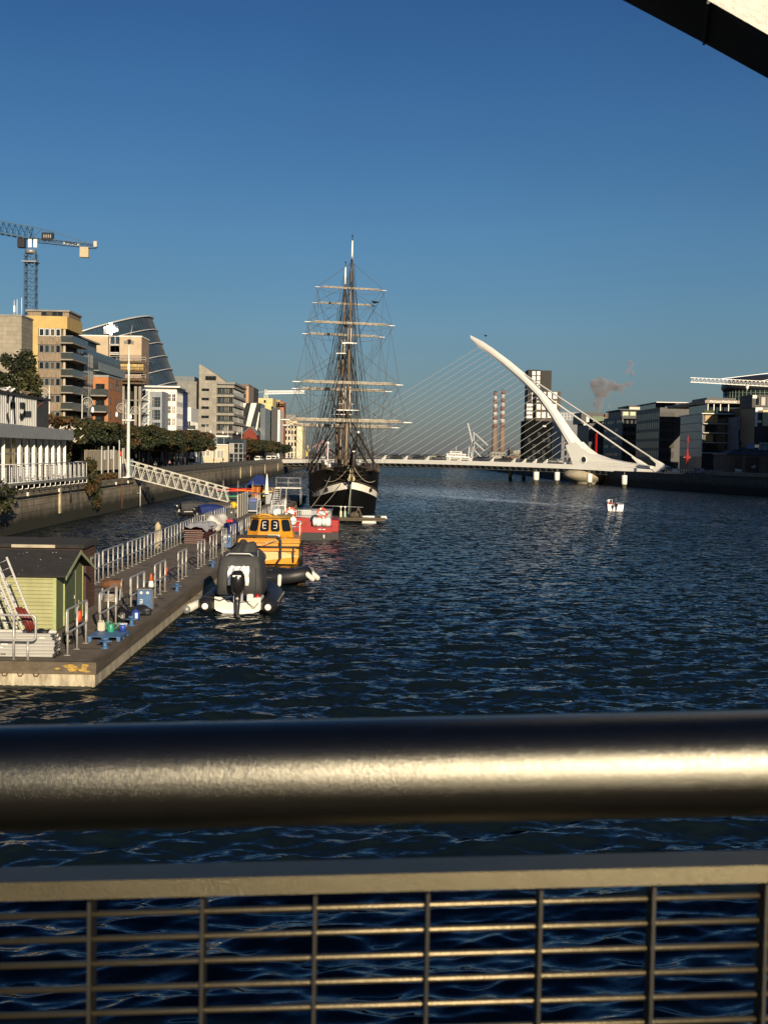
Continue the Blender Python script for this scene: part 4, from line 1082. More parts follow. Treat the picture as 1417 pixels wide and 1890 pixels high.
w.tube([(-4.2,1.85,3.2),(-2.9,1.85,3.2)], .035, 6); w.build('post_frame', white_p, t)
for x, y, z in ((.75,-.05,2.62),(-2.25,.3,2.62)):
    w = MB(); w.tube([(x+.42*math.cos(a), y, z+.42*math.sin(a)) for a in [k*math.pi/14 for k in range(28)]], .10, 10, closed=True); lb = w.build('lifebuoy', buoy_m, t)
    for a in (.3, 1.9, 3.45, 5.0):
        w = MB(); w.tube([(x+.42*math.cos(a+d), y, z+.42*math.sin(a+d)) for d in (-.16,0,.16)], .106, 10); w.build('white_band', white_p, lb)
    w = MB(); w.obox((x,y-.02,z),(.72,.03,.12),(0,.35,0)); w.build('light_line', white_p, lb)
w = MB(); w.tube([(-1.9,.3,2.9),(1.7,.3,2.9),(1.7,6,2.9)], .04, 6)
for k in range(12): w.tube([(-.2+.17*k,.3,2.2),(-.2+.17*k,.3,2.9)], .018, 5)
w.build('aft_rail', galv_d, t)
w = MB(); w.bbox((.1,4.2,2.1),(3.0,3.0,1.4),b=.1); w.build('cabin', galv_d, t)
for x in (.55,.95):
    w = MB(); w.box(x-.14,x+.14,-.045,-.032,1.03,1.10); w.build('reflector', white_p, t)
w = MB(); w.lathe([(.09,-.3),(.1,.05)], (.95,-.12,.5), 10); w.build('stern_fitting', white_d, t)
# work raft in front of the ship
t = thing('work_raft', 'low timber work raft with trestles floating under the ship bow', 'raft', (-1.8, 149, 0))
for k in range(6):
    w = MB(); w.box(-3.4,3.3,.75*k,.75*k+.72,.50,.62); w.build('plank', timber, t)
w = MB()
for y in (.2,2.1,4.1): w.box(-3.4,3.3,y,y+.2,.28,.498)
w.build('bearer', timber, t)
for x0_, x1_ in ((-2.9,-2.2),(.5,2.2)):
    w = MB(); w.tube([(x0_,.3,.05),(x0_+.1,.3,.05),(x1_-.1,.3,.05),(x1_,.3,.05)], [.15,.26,.26,.15], 12); w.build('float', white_d, t)
w = MB(); w.tube([(.55,.35,.78),(2.0,.35,.78)], .12, 10); w.build('roll', white_p, t)
w = MB(); w.tube([(2.75,.5,.76),(3.35,.5,.76),(3.4,.4,.55)], .15, 10); w.build('end_roll', white_p, t)
for x in (-4.3, .05):
    w = MB()
    for dx in (-.45,.45): w.bar((x+dx,1.2,.62),(x,1.4,1.85),.11); w.bar((x+dx,1.8,.62),(x,1.5,1.85),.11)
    w.build('trestle', timber, t)
w = MB(); w.tube([(-5.4,1.4,2.0),(.6,1.4,1.85)], .05, 8); w.build('bar', galv_d, t)
mb = lump(41, .55,.5,.35); solo('net_heap', 'brown heap of rope lying on the work raft', 'heap', mb, M('brown netting', (.10,.08,.055), .9, var=.4, vs_=6, bump=1, bs=8), (-2.2, 150.5, .63))
for i,(x,l) in enumerate(((-3.55,'pale green and white marker buoy at the left of the work raft'),(-3.05,'white topped marker buoy with dark base on the work raft'))):
    t = thing('marker_buoy', l, 'buoy', (x-.3, 149.6, .63))
    w = MB(); w.lathe([(.13,0),(.16,.15),(.16,.7),(.05,.85),(.04,1.15)], n=12); w.build('body', M('pale green enamel', (.33,.45,.36), .5) if i else M('cream enamel',(.6,.57,.36),.5), t)
    w = MB(); w.ball((0,0,1.25), .13, 6); w.build('lamp', white_p, t)
# a second look at the small fittings of the boats
# small craft between pontoon and quay
def covered_boat(label, loc, rz, L, W, cov):
    t = thing('covered_boat', label, 'boat', loc, rz)
    w = MB(); rings = []
    for i in range(9):
        s = i/8; y = L*s; b = W*(1-max(0,s-.45)**2*3.0); rings.append([(-b,y,.75+.2*s),(-b*.85,y,.1),(0,y,-.2),(b*.85,y,.1),(b,y,.75+.2*s)])
    w.loft(rings); w.build('hull', black_p, t)
    w = MB(); rings = []
    for i in range(9):
        s = i/8; y = L*(.04+.92*s); b = W*1.03*(1-max(0,s-.45)**2*3.0); h = .95*math.sin(math.pi*min(1,.25+.75*s))**.6
        rings.append([(-b,y,.72+.2*s),(-b*.55,y,.85+h*.75),(0,y,.9+h),(b*.55,y,.85+h*.75),(b,y,.72+.2*s)])
    w.loft(rings, smooth=False); w.build('cover', cov, t)
    outboard(t, 0, -.25, .7, 1.0)
    return t
covered_boat('small boat under a blue cover moored inside the pontoon below the gangway', (-21.4, 152, 0), R(-62), 4.6, 1.1, blue_t)
covered_boat('dark covered dinghy with outboard in the shadow under the gangway', (-24.8, 160, 0), R(-75), 4.8, 1.0, cover_m)

# ================================================================== PEOPLE
skin_m = M('skin', (.45,.27,.19), .6, var=.05)
def person_mesh(pose, jacket, trousers, hair):
    """one skinned body; clothes are material patches of the same surface"""
    me = bpy.data.meshes.new('person'); o = bpy.data.objects.new('person', me); COL.objects.link(o)
    if pose == 'sit':
        J = {'pel':(0,0,.50),'che':(0,-.02,.92),'nek':(0,-.02,1.10),'hed':(0,-.04,1.24),'top':(0,-.03,1.38),
             'sl':(-.19,-.02,1.02),'el':(-.26,-.14,.78),'hl':(-.16,-.36,.72),'sr':(.19,-.02,1.02),'er':(.27,-.10,.78),'hr':(.22,-.34,.68),
             'pl':(-.10,0,.48),'kl':(-.14,-.44,.50),'fl':(-.14,-.46,.08),'tl':(-.14,-.62,.04),'pr':(.10,0,.48),'kr':(.15,-.43,.50),'fr':(.16,-.42,.08),'tr':(.17,-.58,.04)}
    else:
        k = .22 if pose == 'walk' else .03
        J = {'pel':(0,0,.95),'che':(0,.0,1.32),'nek':(0,0,1.49),'hed':(0,-.03,1.60),'top':(0,-.02,1.74),
             'sl':(-.19,0,1.42),'el':(-.25,k*.6,1.14),'hl':(-.24,-.05+k*.3,.88),'sr':(.19,0,1.42),'er':(.25,-k*.4,1.14),'hr':(.24,-.10-k*.8,.90),
             'pl':(-.10,0,.90),'kl':(-.10,-k*.6-.02,.50),'fl':(-.10,-k,.09),'tl':(-.10,-k-.17,.03),'pr':(.10,0,.90),'kr':(.10,k*.2-.03,.50),'fr':(.10,k,.09),'tr':(.10,k-.16,.03)}
    rad = {'pel':.15,'che':.16,'nek':.065,'hed':.10,'top':.075,'sl':.075,'el':.05,'hl':.035,'sr':.075,'er':.05,'hr':.035,'pl':.10,'kl':.06,'fl':.045,'tl':.035,'pr':.10,'kr':.06,'fr':.045,'tr':.035}
    E = [('pel','che'),('che','nek'),('nek','hed'),('hed','top'),('che','sl'),('sl','el'),('el','hl'),('che','sr'),('sr','er'),('er','hr'),('pel','pl'),('pl','kl'),('kl','fl'),('fl','tl'),('pel','pr'),('pr','kr'),('kr','fr'),('fr','tr')]
    keys = list(J); me.from_pydata([J[k] for k in keys], [(keys.index(a),keys.index(b)) for a,b in E], [])
    o.modifiers.new('skin','SKIN'); sub = o.modifiers.new('sub','SUBSURF'); sub.levels = 1; sub.render_levels = 1
    for i,k in enumerate(keys): me.skin_vertices[0].data[i].radius = (rad[k], rad[k]*(.75 if k in ('che','pel') else 1)); me.skin_vertices[0].data[i].use_root = (k == 'pel')
    bpy.context.view_layer.update()
    m2 = bpy.data.meshes.new_from_object(o.evaluated_get(bpy.context.evaluated_depsgraph_get()))
    bpy.data.objects.remove(o); m2.name = 'person'
    m2.materials.clear()
    for m in (jacket, trousers, skin_m, hair): m2.materials.append(m)
    hz_, wz_ = J['nek'][2]+.03, J['pel'][2]+.02
    for p in m2.polygons:
        c = p.center; p.use_smooth = True
        if c.z > hz_: p.material_index = 3 if (c.z > J['hed'][2]+.03 or c.y > -.02) else 2
        elif (Vector(c)-Vector(J['hl'])).length < .07 or (Vector(c)-Vector(J['hr'])).length < .07: p.material_index = 2
        elif c.z < wz_ and abs(c.x) < .24 and not (pose != 'sit' and abs(c.x) > .2): p.material_index = 1
        else: p.material_index = 0
    return m2
cloth = lambda n, c: M(n+' cloth', c, .85, var=.15, vs_=8)
hair_d = M('dark hair', (.03,.022,.016), .7)
hair_l = M('light hair', (.22,.15,.08), .7)
# the little white boat out on the river
t = thing('motor_boat', 'small white motor boat alone on the open river seen from astern', 'boat', (37.8, 194, 0), R(-6))
w = MB(); rings = []
for i in range(9):
    s = i/8; y = 5*s; b = 1.25*(1-s**2.6*.9); zt = 1.05+.25*s
    rings.append([(-b,y,zt),(-b*.95,y,.3),(-b*.6,y,-.05),(b*.6,y,-.05),(b*.95,y,.3),(b,y,zt),(b-.12,y+.03,zt),(b-.2,y+.05,.45),(-b+.2,y+.05,.45),(-b+.12,y+.03,zt)])
w.loft(rings); w.build('hull', white_p, t)
w = MB(); w.box(-1.14,1.14,-.03,.06,.0,1.02); w.build('transom', white_p, t)
outboard(t, .12, -.32, .75, .85); outboard(t, -.42, -.3, .55, .6)
w = MB(); w.tube([(-1.1,.5,1.1),(-1.1,.5,1.75),(-.5,.5,1.8),(-.5,.5,1.1)], .035, 6); w.build('frame', white_p, t)
w = MB(); w.bbox((-.75,.8,1.2),(.6,.4,.35),b=.05); w.build('red_seat', red_p, t)
for s in ((-1.28,1.5),): fender(t, [(s[0],s[1],1.0),(s[0],s[1],.3)], .11, red_p)
o = bpy.data.objects.new('person', person_mesh('sit', cloth('navy',(.03,.04,.08)), cloth('dark',(.03,.03,.035)), hair_l)); COL.objects.link(o); o.location = (37.98,194.9,.62); o.rotation_euler = (0,0,R(170)); tag(o, 'person in a dark top steering beside the outboard of the white motor boat', 'person')
o = bpy.data.objects.new('person', person_mesh('sit', cloth('white',(.6,.6,.58)), cloth('dark',(.03,.03,.035)), hair_d)); COL.objects.link(o); o.location = (37.1,196.2,.60); o.rotation_euler = (0,0,R(200)); tag(o, 'person in a white top sitting at the left of the white motor boat', 'person')
# ================================================================== THE TALL SHIP
ship_blk = M('ship black topsides', (.005,.005,.005), .55, spec=.2, var=.3, vs_=.8)
ship_wht = M('ship white band', (.86,.83,.73), .5, var=.12, vs_=1.5)
wood_v = M('varnished spar', (.15,.11,.07), .45, var=.35, vs_=2, stretch=(1,1,.4))
wood_g = M('grey weathered spar', (.36,.325,.26), .7, var=.45, vs_=2.5)
wood_d = M('dark ship timber', (.07,.05,.035), .7, var=.4, vs_=2)
rig_m = M('tarred rigging', (.030,.027,.024), .8, var=.2)
rig_l = M('manila running rigging', (.085,.075,.06), .85, var=.2)
S = thing('tall_ship', 'three masted tall ship with black hull and white band moored bow on', 'sailing ship', (-3.2, 169.5, 0), R(5))
# hull stations: s metres aft of the stem; local x to the right as seen, local y aft
def hb(s, L=9.0, B=4.65):
    f = min(max(s/L,0),1); b = B*(1-(1-f)**2.3)**.62
    if s > 27: b *= 1-.32*((s-27)/11)**2
    return max(b,.10)
def hbw(s):
    f = min(max((s-.5)/11,0),1); b = 4.55*(1-(1-f)**1.9)**.9
    if s > 26: b *= max(.05, 1-.9*((s-26)/12)**2)
    return max(b,.08)
def zb(s):  return 2.70+1.75*max(0,1-s/9)**1.6+.55*max(0,(s-24)/14)**2      # top of the white band
def zt(s):  return 5.35+1.25*max(0,1-s/9)**1.5+.7*max(0,(s-24)/14)**2       # top of the bulwark
hs = [0,.25,.6,1.1,1.8,2.7,3.8,5,6.5,8,10,13,17,21,25,29,32,35,38]
def ring(s):
    rows = []
    a, b = hbw(s), hb(s)
    yy = s - 1.0*0
    for z, k in ((-.6,-.15),(.3,.05),(1.2,.30),(zb(s)-.62-.30*max(0,1-s/12),.66),(zb(s),.78),((zb(s)+zt(s))/2,.93),(zt(s),1.0)):
        k = max(k,0); rows.append((a+(b-a)*k if z > -.5 else a*.9, z))
    return rows
w = MB()
rings = [ring(s) for s in hs]
for side in (-1,1):
    o0 = len(w.v)
    for s, r in zip(hs, rings):
        for i,(x,z) in enumerate(r):
            rake = .9*(z/6.0) if s < 3 else .9*(z/6.0)*max(0,1-(s-3)/5)
            w.v.append((side*x, s-rake, z))
    n = 7
    for i in range(len(hs)-1):
        for j in range(n-1):
            w.f.append([o0+i*n+j, o0+(i+1)*n+j, o0+(i+1)*n+j+1, o0+i*n+j+1]); w.m.append(1 if j == 3 else 0); w.sm.append(False)
# stern closing and inner bulwark face
hull_o = w.build('hull', [ship_blk, ship_wht], S)
sol = hull_o.modifiers.new('thickness','SOLIDIFY'); sol.thickness = .12; sol.offset = -1 
w = MB(); w.box(-2.6,2.6,37.2,38.0,.5,6.3); w.build('transom', ship_blk, S)
w = MB()
dk = [[(-hb(s)+.2, s-.2, 4.55+.5*max(0,1-s/8)) for s in hs[4:]], [(hb(s)-.2, s-.2, 4.55+.5*max(0,1-s/8)) for s in hs[4:]]]
w.loft(dk, 0, closed=False, smooth=False); w.build('deck', M('scrubbed deck planks', (.26,.20,.13), .8, var=.25, vs_=3), S)
for side in (-1,1):
    w = MB(); w.tube([(side*hb(s), s-(.9*zt(s)/6 if s < 3 else .9*zt(s)/6*max(0,1-(s-3)/5)), zt(s)+.06) for s in hs], .10, 6); w.build('cap_rail', wood_d, S)
    w = MB(); w.tube([(side*(hb(s)*.84+hbw(s)*.16+.07), s-(.9*zb(s)/6 if s < 3 else .9*zb(s)/6*max(0,1-(s-3)/5)), zb(s)+.10) for s in hs], .09, 6); w.build('wale', wood_d, S)
    for s in (3.0, 7.2, 11.5, 15.5, 19.5):
        x = side*(hbw(s)+(hb(s)-hbw(s))*.72); y = s-(.9*zb(s)/6*max(0,1-max(0,s-3)/5))
        ang = math.atan2(hb(s+.6)-hb(s-.6), 1.2)*-side
        w = MB(); w.obox((x+side*.02, y, zb(s)-.30), (.30,.62,.46), (0,0,ang)); w.build('gun_port', black_p, S)
    # head rails sweeping from the figurehead to the bow
    for k in range(3):
        z0_ = 5.0+.55*k
        w = MB(); w.tube([(side*.12,-2.3+.25*k,z0_+.2),(side*.7,-1.3,z0_-.35),(side*1.5,-.2,z0_-.25),(side*2.35,1.0,z0_+.05)], .06, 6); w.build('head_rail', wood_d, S)
    # cathead
    w = MB(); w.bar((side*2.2,.6,6.0),(side*3.5,-.9,6.3),.26); w.build('cathead', wood_d, S)
    # stanchions / netting of the fore rail
    for s in (1.2,2.2,3.4,4.8,6.4,8.2,10.5,13.5,16.5):
        yy = s-(.9*zt(s)/6*max(0,1-max(0,s-3)/5)); w = MB(); w.bar((side*hb(s),yy,zt(s)),(side*hb(s),yy,zt(s)+1.0),.08); w.build('stanchion', wood_d, S)
    w = MB(); w.tube([(side*hb(s), s-(.9*zt(s)/6*max(0,1-max(0,s-3)/5)), zt(s)+1.0) for s in (1.2,2.2,3.4,4.8,6.4,8.2,10.5,13.5,16.5)], .03, 5); w.build('rail_rope', rig_m, S)
w = MB(); w.loft([[(-.16,-.30,-.5),(.16,-.30,-.5),(.16,.35,-.5),(-.16,.35,-.5)],[(-.17,-1.0,4.3),(.17,-1.0,4.3),(.17,.2,4.3),(-.17,.2,4.3)],[(-.12,-2.4,5.4),(.12,-2.4,5.4),(.15,-.4,6.6),(-.15,-.4,6.6)]], smooth=False); w.build('stem', M('dark green stem paint', (.006,.020,.012), .5), S)
w = MB(); w.loft([[(-.3,-2.2,4.55),(.3,-2.2,4.55),(.3,-1.7,4.55),(-.3,-1.7,4.55)],[(-.34,-2.5,5.2),(.34,-2.5,5.2),(.3,-1.9,5.2),(-.3,-1.9,5.2)],[(-.22,-2.6,5.55),(.22,-2.6,5.55),(.2,-2.1,5.6),(-.2,-2.1,5.6)]], smooth=True)
w.ball((0,-2.55,5.95), .30, 8, sc=(.9,1,1.15)); w.tube([(-.3,-2.5,5.2),(-.45,-2.4,4.9),(-.3,-2.5,4.6)], .09, 8); w.tube([(.3,-2.5,5.2),(.45,-2.4,4.9),(.3,-2.5,4.6)], .09, 8)
w.build('figurehead', M('cream and gilt figurehead', (.66,.58,.34), .45, var=.35, vs_=4), S)
# bowsprit
bs0, bs1 = Vector((0,1.5,6.4)), Vector((.15,-12.0,11.0))
w = MB(); w.tube([bs0, bs0.lerp(bs1,.5), bs1], [.30,.24,.10], 12); w.build('bowsprit', wood_d, S)
w = MB(); w.ball(bs1, .17, 6); w.obox(bs0.lerp(bs1,.52)+Vector((0,0,.05)), (.34,.5,.66)); w.build('bowsprit_cap', white_p, S)
w = MB(); dm = bs0.lerp(bs1,.52); w.tube([dm, dm+Vector((0,.2,-3.0))], .08, 8); w.build('dolphin_striker', wood_d, S)
rg = []     # rope list: (points, radius)
def rope(a, b, r=.03, sag=0.0, L=None):
    a, b = Vector(a), Vector(b); L = L if L is not None else rg
    if sag == 0: L.append(([a,b], r)); return
    n = 8; L.append(([a.lerp(b,i/n)-Vector((0,0,sag*4*(i/n)*(1-i/n))) for i in range(n+1)], r))
def put_ropes(name, lst, mat_, parent):
    w = MB()
    for pts, r in lst: w.tube(pts, r*1.45, 5, caps=False)
    return w.build(name, mat_, parent)
rope(dm+Vector((0,.2,-3.0)), bs1, .035); rope(dm+Vector((0,.2,-3.0)), (0,-.9,3.4), .035); rope(bs0.lerp(bs1,.45), (0,-.85,2.0), .05)
for sd in (-1,1):
    rope(bs1, (sd*2.3,.9,5.6), .03); rope(bs0.lerp(bs1,.5), (sd*2.2,.7,5.2), .035); rope(bs0.lerp(bs1,.75), (sd*2.4,1.0,6.6), .025, .7)
    rope(bs0.lerp(bs1,.3), (sd*1.9,.4,6.2), .02, .9)
put_ropes('bow_stays', rg, rig_m, S); rg = []
YBR = R(11)        # the yards are braced round a little
def mast(name, y0, tops, lean, yards, foot_s, spread, bs_to):
    """tops: heights (lower top, lower cap, crosstrees, topmast cap, truck)"""
    t1, c1, t2, c2, tk = tops
    X = lambda z: lean*(z-5)/35
    Yk = lambda z: y0+.05*(z-5)
    P = lambda z, dx=0, dy=0: Vector((X(z)+dx, Yk(z)+dy, z))
    w = MB(); w.tube([P(2), P(10), P(c1)], [.38,.36,.30], 14); ms = w.build('mast', wood_v, S)
    w = MB(); w.tube([P(t1+.1,0,-.04), P(c1+.05,0,-.04)], .42, 12); w.build('doubling', white_p, ms)
    w = MB(); w.tube([P(t1-1,0,-.55), P(t2,0,-.55), P(c2,0,-.5)], [.24,.20,.16], 12); w.build('topmast', wood_v, ms)
    w = MB(); w.tube([P(t2,0,-.52), P(c2,0,-.52)], .27, 10); w.build('topmast_doubling', white_p, ms)
    w = MB(); w.tube([P(t2-.8,0,-.85), P(c2+4,0,-.85), P(tk-3.4,0,-.85)], [.15,.13,.10], 10); w.build('topgallant_mast', wood_v, ms)
    w = MB(); w.tube([P(tk-3.4,0,-.85), P(tk-.7,0,-.85)], [.15,.11], 10); w.build('pole', white_p, ms)
    w = MB(); w.tube([P(tk-.7,0,-.85), P(tk,0,-.85)], [.05,.05], 8); w.ball(P(tk,0,-.85), .13, 6); w.build('truck', black_p, ms)
    w = MB(); w.box(X(t1)-1.55,X(t1)+1.55,Yk(t1)-1.0,Yk(t1)+.7,t1,t1+.12); w.tube([(X(t1)-1.5,Yk(t1)+.6,t1+1.0),(X(t1)+1.5,Yk(t1)+.6,t1+1.0)], .04, 6)
    for xx in (-1.5,-.5,.5,1.5): w.bar((X(t1)+xx,Yk(t1)+.6,t1+.1),(X(t1)+xx,Yk(t1)+.6,t1+1.0),.06)
    w.build('top', white_p, ms)
    w = MB(); w.box(X(t2)-1.0,X(t2)+1.0,Yk(t2)-1.0,Yk(t2)-.8,t2,t2+.12); w.box(X(t2)-1.0,X(t2)+1.0,Yk(t2)-.2,Yk(t2)+.0,t2,t2+.12); w.build('crosstrees', white_p, ms)
    # standing rigging
    L = []; rat = []
    for sd in (-1,1):
        feet = [(sd*(hb(foot_s+.8*k)+.35), foot_s+.95*k, zt(foot_s+k)+.1) for k in range(6)]
        head = P(t1-.2)
        ends = []
        for f in feet: rope(f, head, .052, L=L); ends.append((Vector(f), head))
        for q in range(1,22):
            f_ = q/23; a = ends[0][0].lerp(ends[0][1],f_); b = ends[-1][0].lerp(ends[-1][1],f_); rope(a,b,.020,L=rat)
        tf = [(X(t1)+sd*1.5, Yk(t1)-.9+.55*k, t1+.1) for k in range(3)]; hd = P(t2-.1,0,-.5)
        for f in tf: rope(f, hd, .040, L=L)
        for q in range(1,20):
            f_ = q/21; a = Vector(tf[0]).lerp(hd,f_); b = Vector(tf[-1]).lerp(hd,f_); rope(a,b,.014,L=rat)
        for k in range(2): rope((X(t2)+sd*.95, Yk(t2)-.9+.8*k, t2+.1), P(tk-4.0,0,-.8), .022, L=L)
        for k,(z,yy) in enumerate(((c1-.2,6.0),(t2-.2,6.6),(t2,7.2),(c2+3.5,7.8),(tk-3.6,8.4))): rope((sd*(hb(foot_s+yy)+.3), foot_s+yy, zt(foot_s+yy)), P(z,0,-.3 if z < t2 else -.75), .030, L=L)
        for k in range(9): rope((sd*(.5+.42*k), y0-1.2+.9*k, 5.2), P([11.5,13.8,17,17.6,23,24.5,29,33,35.5][k], sd*(.15+.1*(k%3)), -.3 if k < 4 else -.7), .024, L=L)
        for k in range(5): rope(P([14.5,17,20,23,26][k], sd*.5, .3), P([24,26,30,34,36][k], sd*.12, -.7), .022, L=L)
        # futtock
        for k in range(3): rope((X(t1)+sd*1.5, Yk(t1)-.9+.55*k, t1), P(t1-1.8), .03, L=L)
    for z, tgt in bs_to: rope(P(z,0,-.3 if z < t2 else -.85), tgt, .034, L=L)
    put_ropes('shrouds', L, rig_m, ms); put_ropes('ratlines', rat, rig_m, ms)
    # yards
    prev = None; R2 = []
    lst = sorted(yards)
    ydir = Vector((math.cos(YBR), math.sin(YBR), 0))
    for i,(z, half, r) in enumerate(lst):
        c = P(z, 0, -.55-(.3 if z > t1 else .15)-(.2 if z > t2 else 0)); c.z = z
        a, b = c-ydir*half, c+ydir*half
        w = MB(); w.tube([a+(b-a)*q for q in (.07,.25,.5,.75,.93)], [r*.6,r*.9,r,r*.9,r*.6], 10)
        ya = w.build('yard', wood_g, ms)
        w = MB(); w.tube([a, a+(b-a)*.068], [r*.4,r*.58], 8); w.tube([b, b-(b-a)*.068], [r*.4,r*.58], 8); w.build('yard_arm', white_p, ya)
        # furled sail along the yard top
        w = MB(); n = 25; pts = [a.lerp(b,.10+.80*q/(n-1))+Vector((0,-.06,r+.03)) for q in range(n)]
        w.tube(pts, [r*(.55+.35*math.sin(q*2.1)**2) for q in range(n)], 8); w.build('furled_sail', M('furled canvas', (.37,.335,.27), .9, var=.45, vs_=1.5, bump=.8, bs=4), ya)
        w = MB()
        for q in range(3,22,2): 
            p = a.lerp(b,.08+.84*q/24); w.tube([p+Vector((0,(r+.06)*math.cos(u),(r+.06)*math.sin(u)+.02)) for u in [k*math.pi/4 for k in range(9)]], .022, 4, caps=False)
        w.build('gasket', rig_m, ya)
        for sd, e in ((-1,a),(1,b)):
            hgt = lst[i+1][0] if i+1 < len(lst) else tk-3.2
            rope(e.lerp(c,.06), P(min(hgt-.6, z+half*.55+1.2),0,-.6), .022, L=R2)       # lift
            rope(e.lerp(c,.05), c+Vector((sd*.4,0,-.5)), .016, sag=half*.085, L=R2)      # foot rope
            rope(e.lerp(c,.45), e.lerp(c,.45)-Vector((0,0,half*.08)), .012, L=R2)
            if i > 0:
                pc, ph = prev; pe = pc+ydir*ph*sd
                rope(e.lerp(c,.12), pe.lerp(pc,.07), .018, L=R2)                            # sheet
                rope(e.lerp(c,.12), pc+Vector((sd*.5,0,.2)), .016, L=R2)                    # clew line
            # brace running aft and down
            rope(e.lerp(c,.03), (sd*min(half*.35,2.6), y0+11.5, max(6.2, z-half*.9-2.0)), .018, L=R2)
            rope(e.lerp(c,.10), (sd*(hb(foot_s+3)+.2), foot_s+3+i, zt(foot_s+3)), .016, sag=.0, L=R2)
        prev = (c, half)
    put_ropes('running_rigging', R2, rig_l, ms)
    return ms
fore_y, main_y, miz_y = 9.6, 23.5, 33.5
mast('fore', fore_y, (14.4,17.8,24.0,26.2,39.4), .55, [(12.9,9.7,.20),(18.3,8.2,.17),(26.8,6.7,.13),(31.8,5.3,.10)], 8.4, 1,
     [(14.2,bs0.lerp(bs1,.30)),(17.6,bs0.lerp(bs1,.50)),(24.0,bs0.lerp(bs1,.72)),(33.0,bs0.lerp(bs1,.86)),(36.5,bs1)])
mast('main', main_y, (14.2,17.6,23.6,25.8,37.7), .5, [(12.4,9.3,.20),(18.0,8.0,.17),(26.4,6.6,.13),(31.2,5.1,.10)], 22.2, 1,
     [(14.0,(0,fore_y+.6,6.2)),(17.4,(.15,fore_y+.5,14.6)),(23.6,(.2,fore_y+.3,17.5)),(34.0,(.4,fore_y,25.8))])
# mizzen
w = MB(); w.tube([(0,miz_y,2),(.1,miz_y+.4,16)], [.3,.22], 12); mz = w.build('mizzen_mast', wood_v, S)
w = MB(); w.tube([(.1,miz_y+.1,14),(.3,miz_y+.7,28)], [.18,.07], 10); w.build('mizzen_topmast', wood_v, mz)
w = MB(); w.tube([(0,miz_y+.5,8),(-.6,miz_y+8,8.8)], .16, 8); w.tube([(0,miz_y+.5,15),(-.5,miz_y+6,18)], .12, 8); w.build('spanker_boom', wood_g, mz)
L = []
for sd in (-1,1):
    for k in range(4): rope((sd*3.4, miz_y+k*.9, 6.0), (.1,miz_y+.4,15.6), .035, L=L)
    rope((sd*1.0,miz_y+.4,15.6),(.3,miz_y+.7,25),.025,L=L)
rope((.1,miz_y+.4,15.6),(0,main_y+.8,6.5),.035,L=L); rope((.3,miz_y+.7,26),(.2,main_y,17),.03,L=L)
put_ropes('mizzen_shrouds', L, rig_m, mz)
# deck things
w = MB(); w.bbox((0,15,5.4),(2.6,4.5,1.7),b=.08); w.build('deck_house', white_p, S)
w = MB(); w.bbox((-.4,4.4,5.6),(1.0,.8,1.3),b=.06); w.build('windlass', wood_d, S)
w = MB(); w.bbox((0,29,5.8),(3.6,6,1.9),b=.08); w.build('aft_house', white_p, S)
for x in (-2.4,2.5):
    w = MB(); rings = []
    for i in range(9):
        s = i/8; y = 17+5*s; b = .8*math.sin(math.pi*min(max(s,.06),.94))**.6; rings.append([(x-b,y,7.2),(x-b*.6,y,6.6),(x,y,6.45),(x+b*.6,y,6.6),(x+b,y,7.2)])
    w.loft(rings); w.build('ship_boat', white_p, S)
for x in (-2.2,):
    w = MB(); w.tube([(-2.9,3.2,5.2),(-2.9,3.2,9.6)], .06, 8); w.ball((-2.9,3.2,9.7), .2, 8); w.build('anchor_light', white_p, S)
# mooring lines from the bow to the pontoon
for nm, a, b, sg in (('upper', (-2.5,1.2,5.3), (-7.6,-30,1.2), .8), ('lower', (-1.2,.3,4.2), (-7.9,-33,1.1), 1.0)):
    L = []; 
    mtx = Matrix.Translation(S.location) @ S.rotation_euler.to_matrix().to_4x4()
    A, B = mtx @ Vector(a), mtx @ Vector(b)
    w = MB(); n = 12; w.tube([A.lerp(B,i/n)-Vector((0,0,sg*4*(i/n)*(1-i/n))) for i in range(n+1)], .04, 6)
    solo('mooring_line', nm+' pale mooring line running from the ship bow down to the pontoon', 'rope', w, rope_m)
L = []
for k, x in enumerate((-1.9, 2.0)):
    w = MB(); A = mtx @ Vector((x*.18,-2.0,6.5)); B = mtx @ Vector((x*1.8, 1.6, 4.6)); w.tube([A.lerp(B,i/8)-Vector((0,0,.9*4*(i/8)*(1-i/8))) for i in range(9)], .04, 6)
    w.build('bow_line', rope_m, S, world=True)
w = MB(); A = mtx @ Vector((.1,-2.2,5.0)); B = mtx @ Vector((-.35,-2.6,.2)); w.tube([A,B], .05, 6); w.build('anchor_chain', M('pale galvanised chain', (.5,.48,.42), .6, .3), S, world=True)
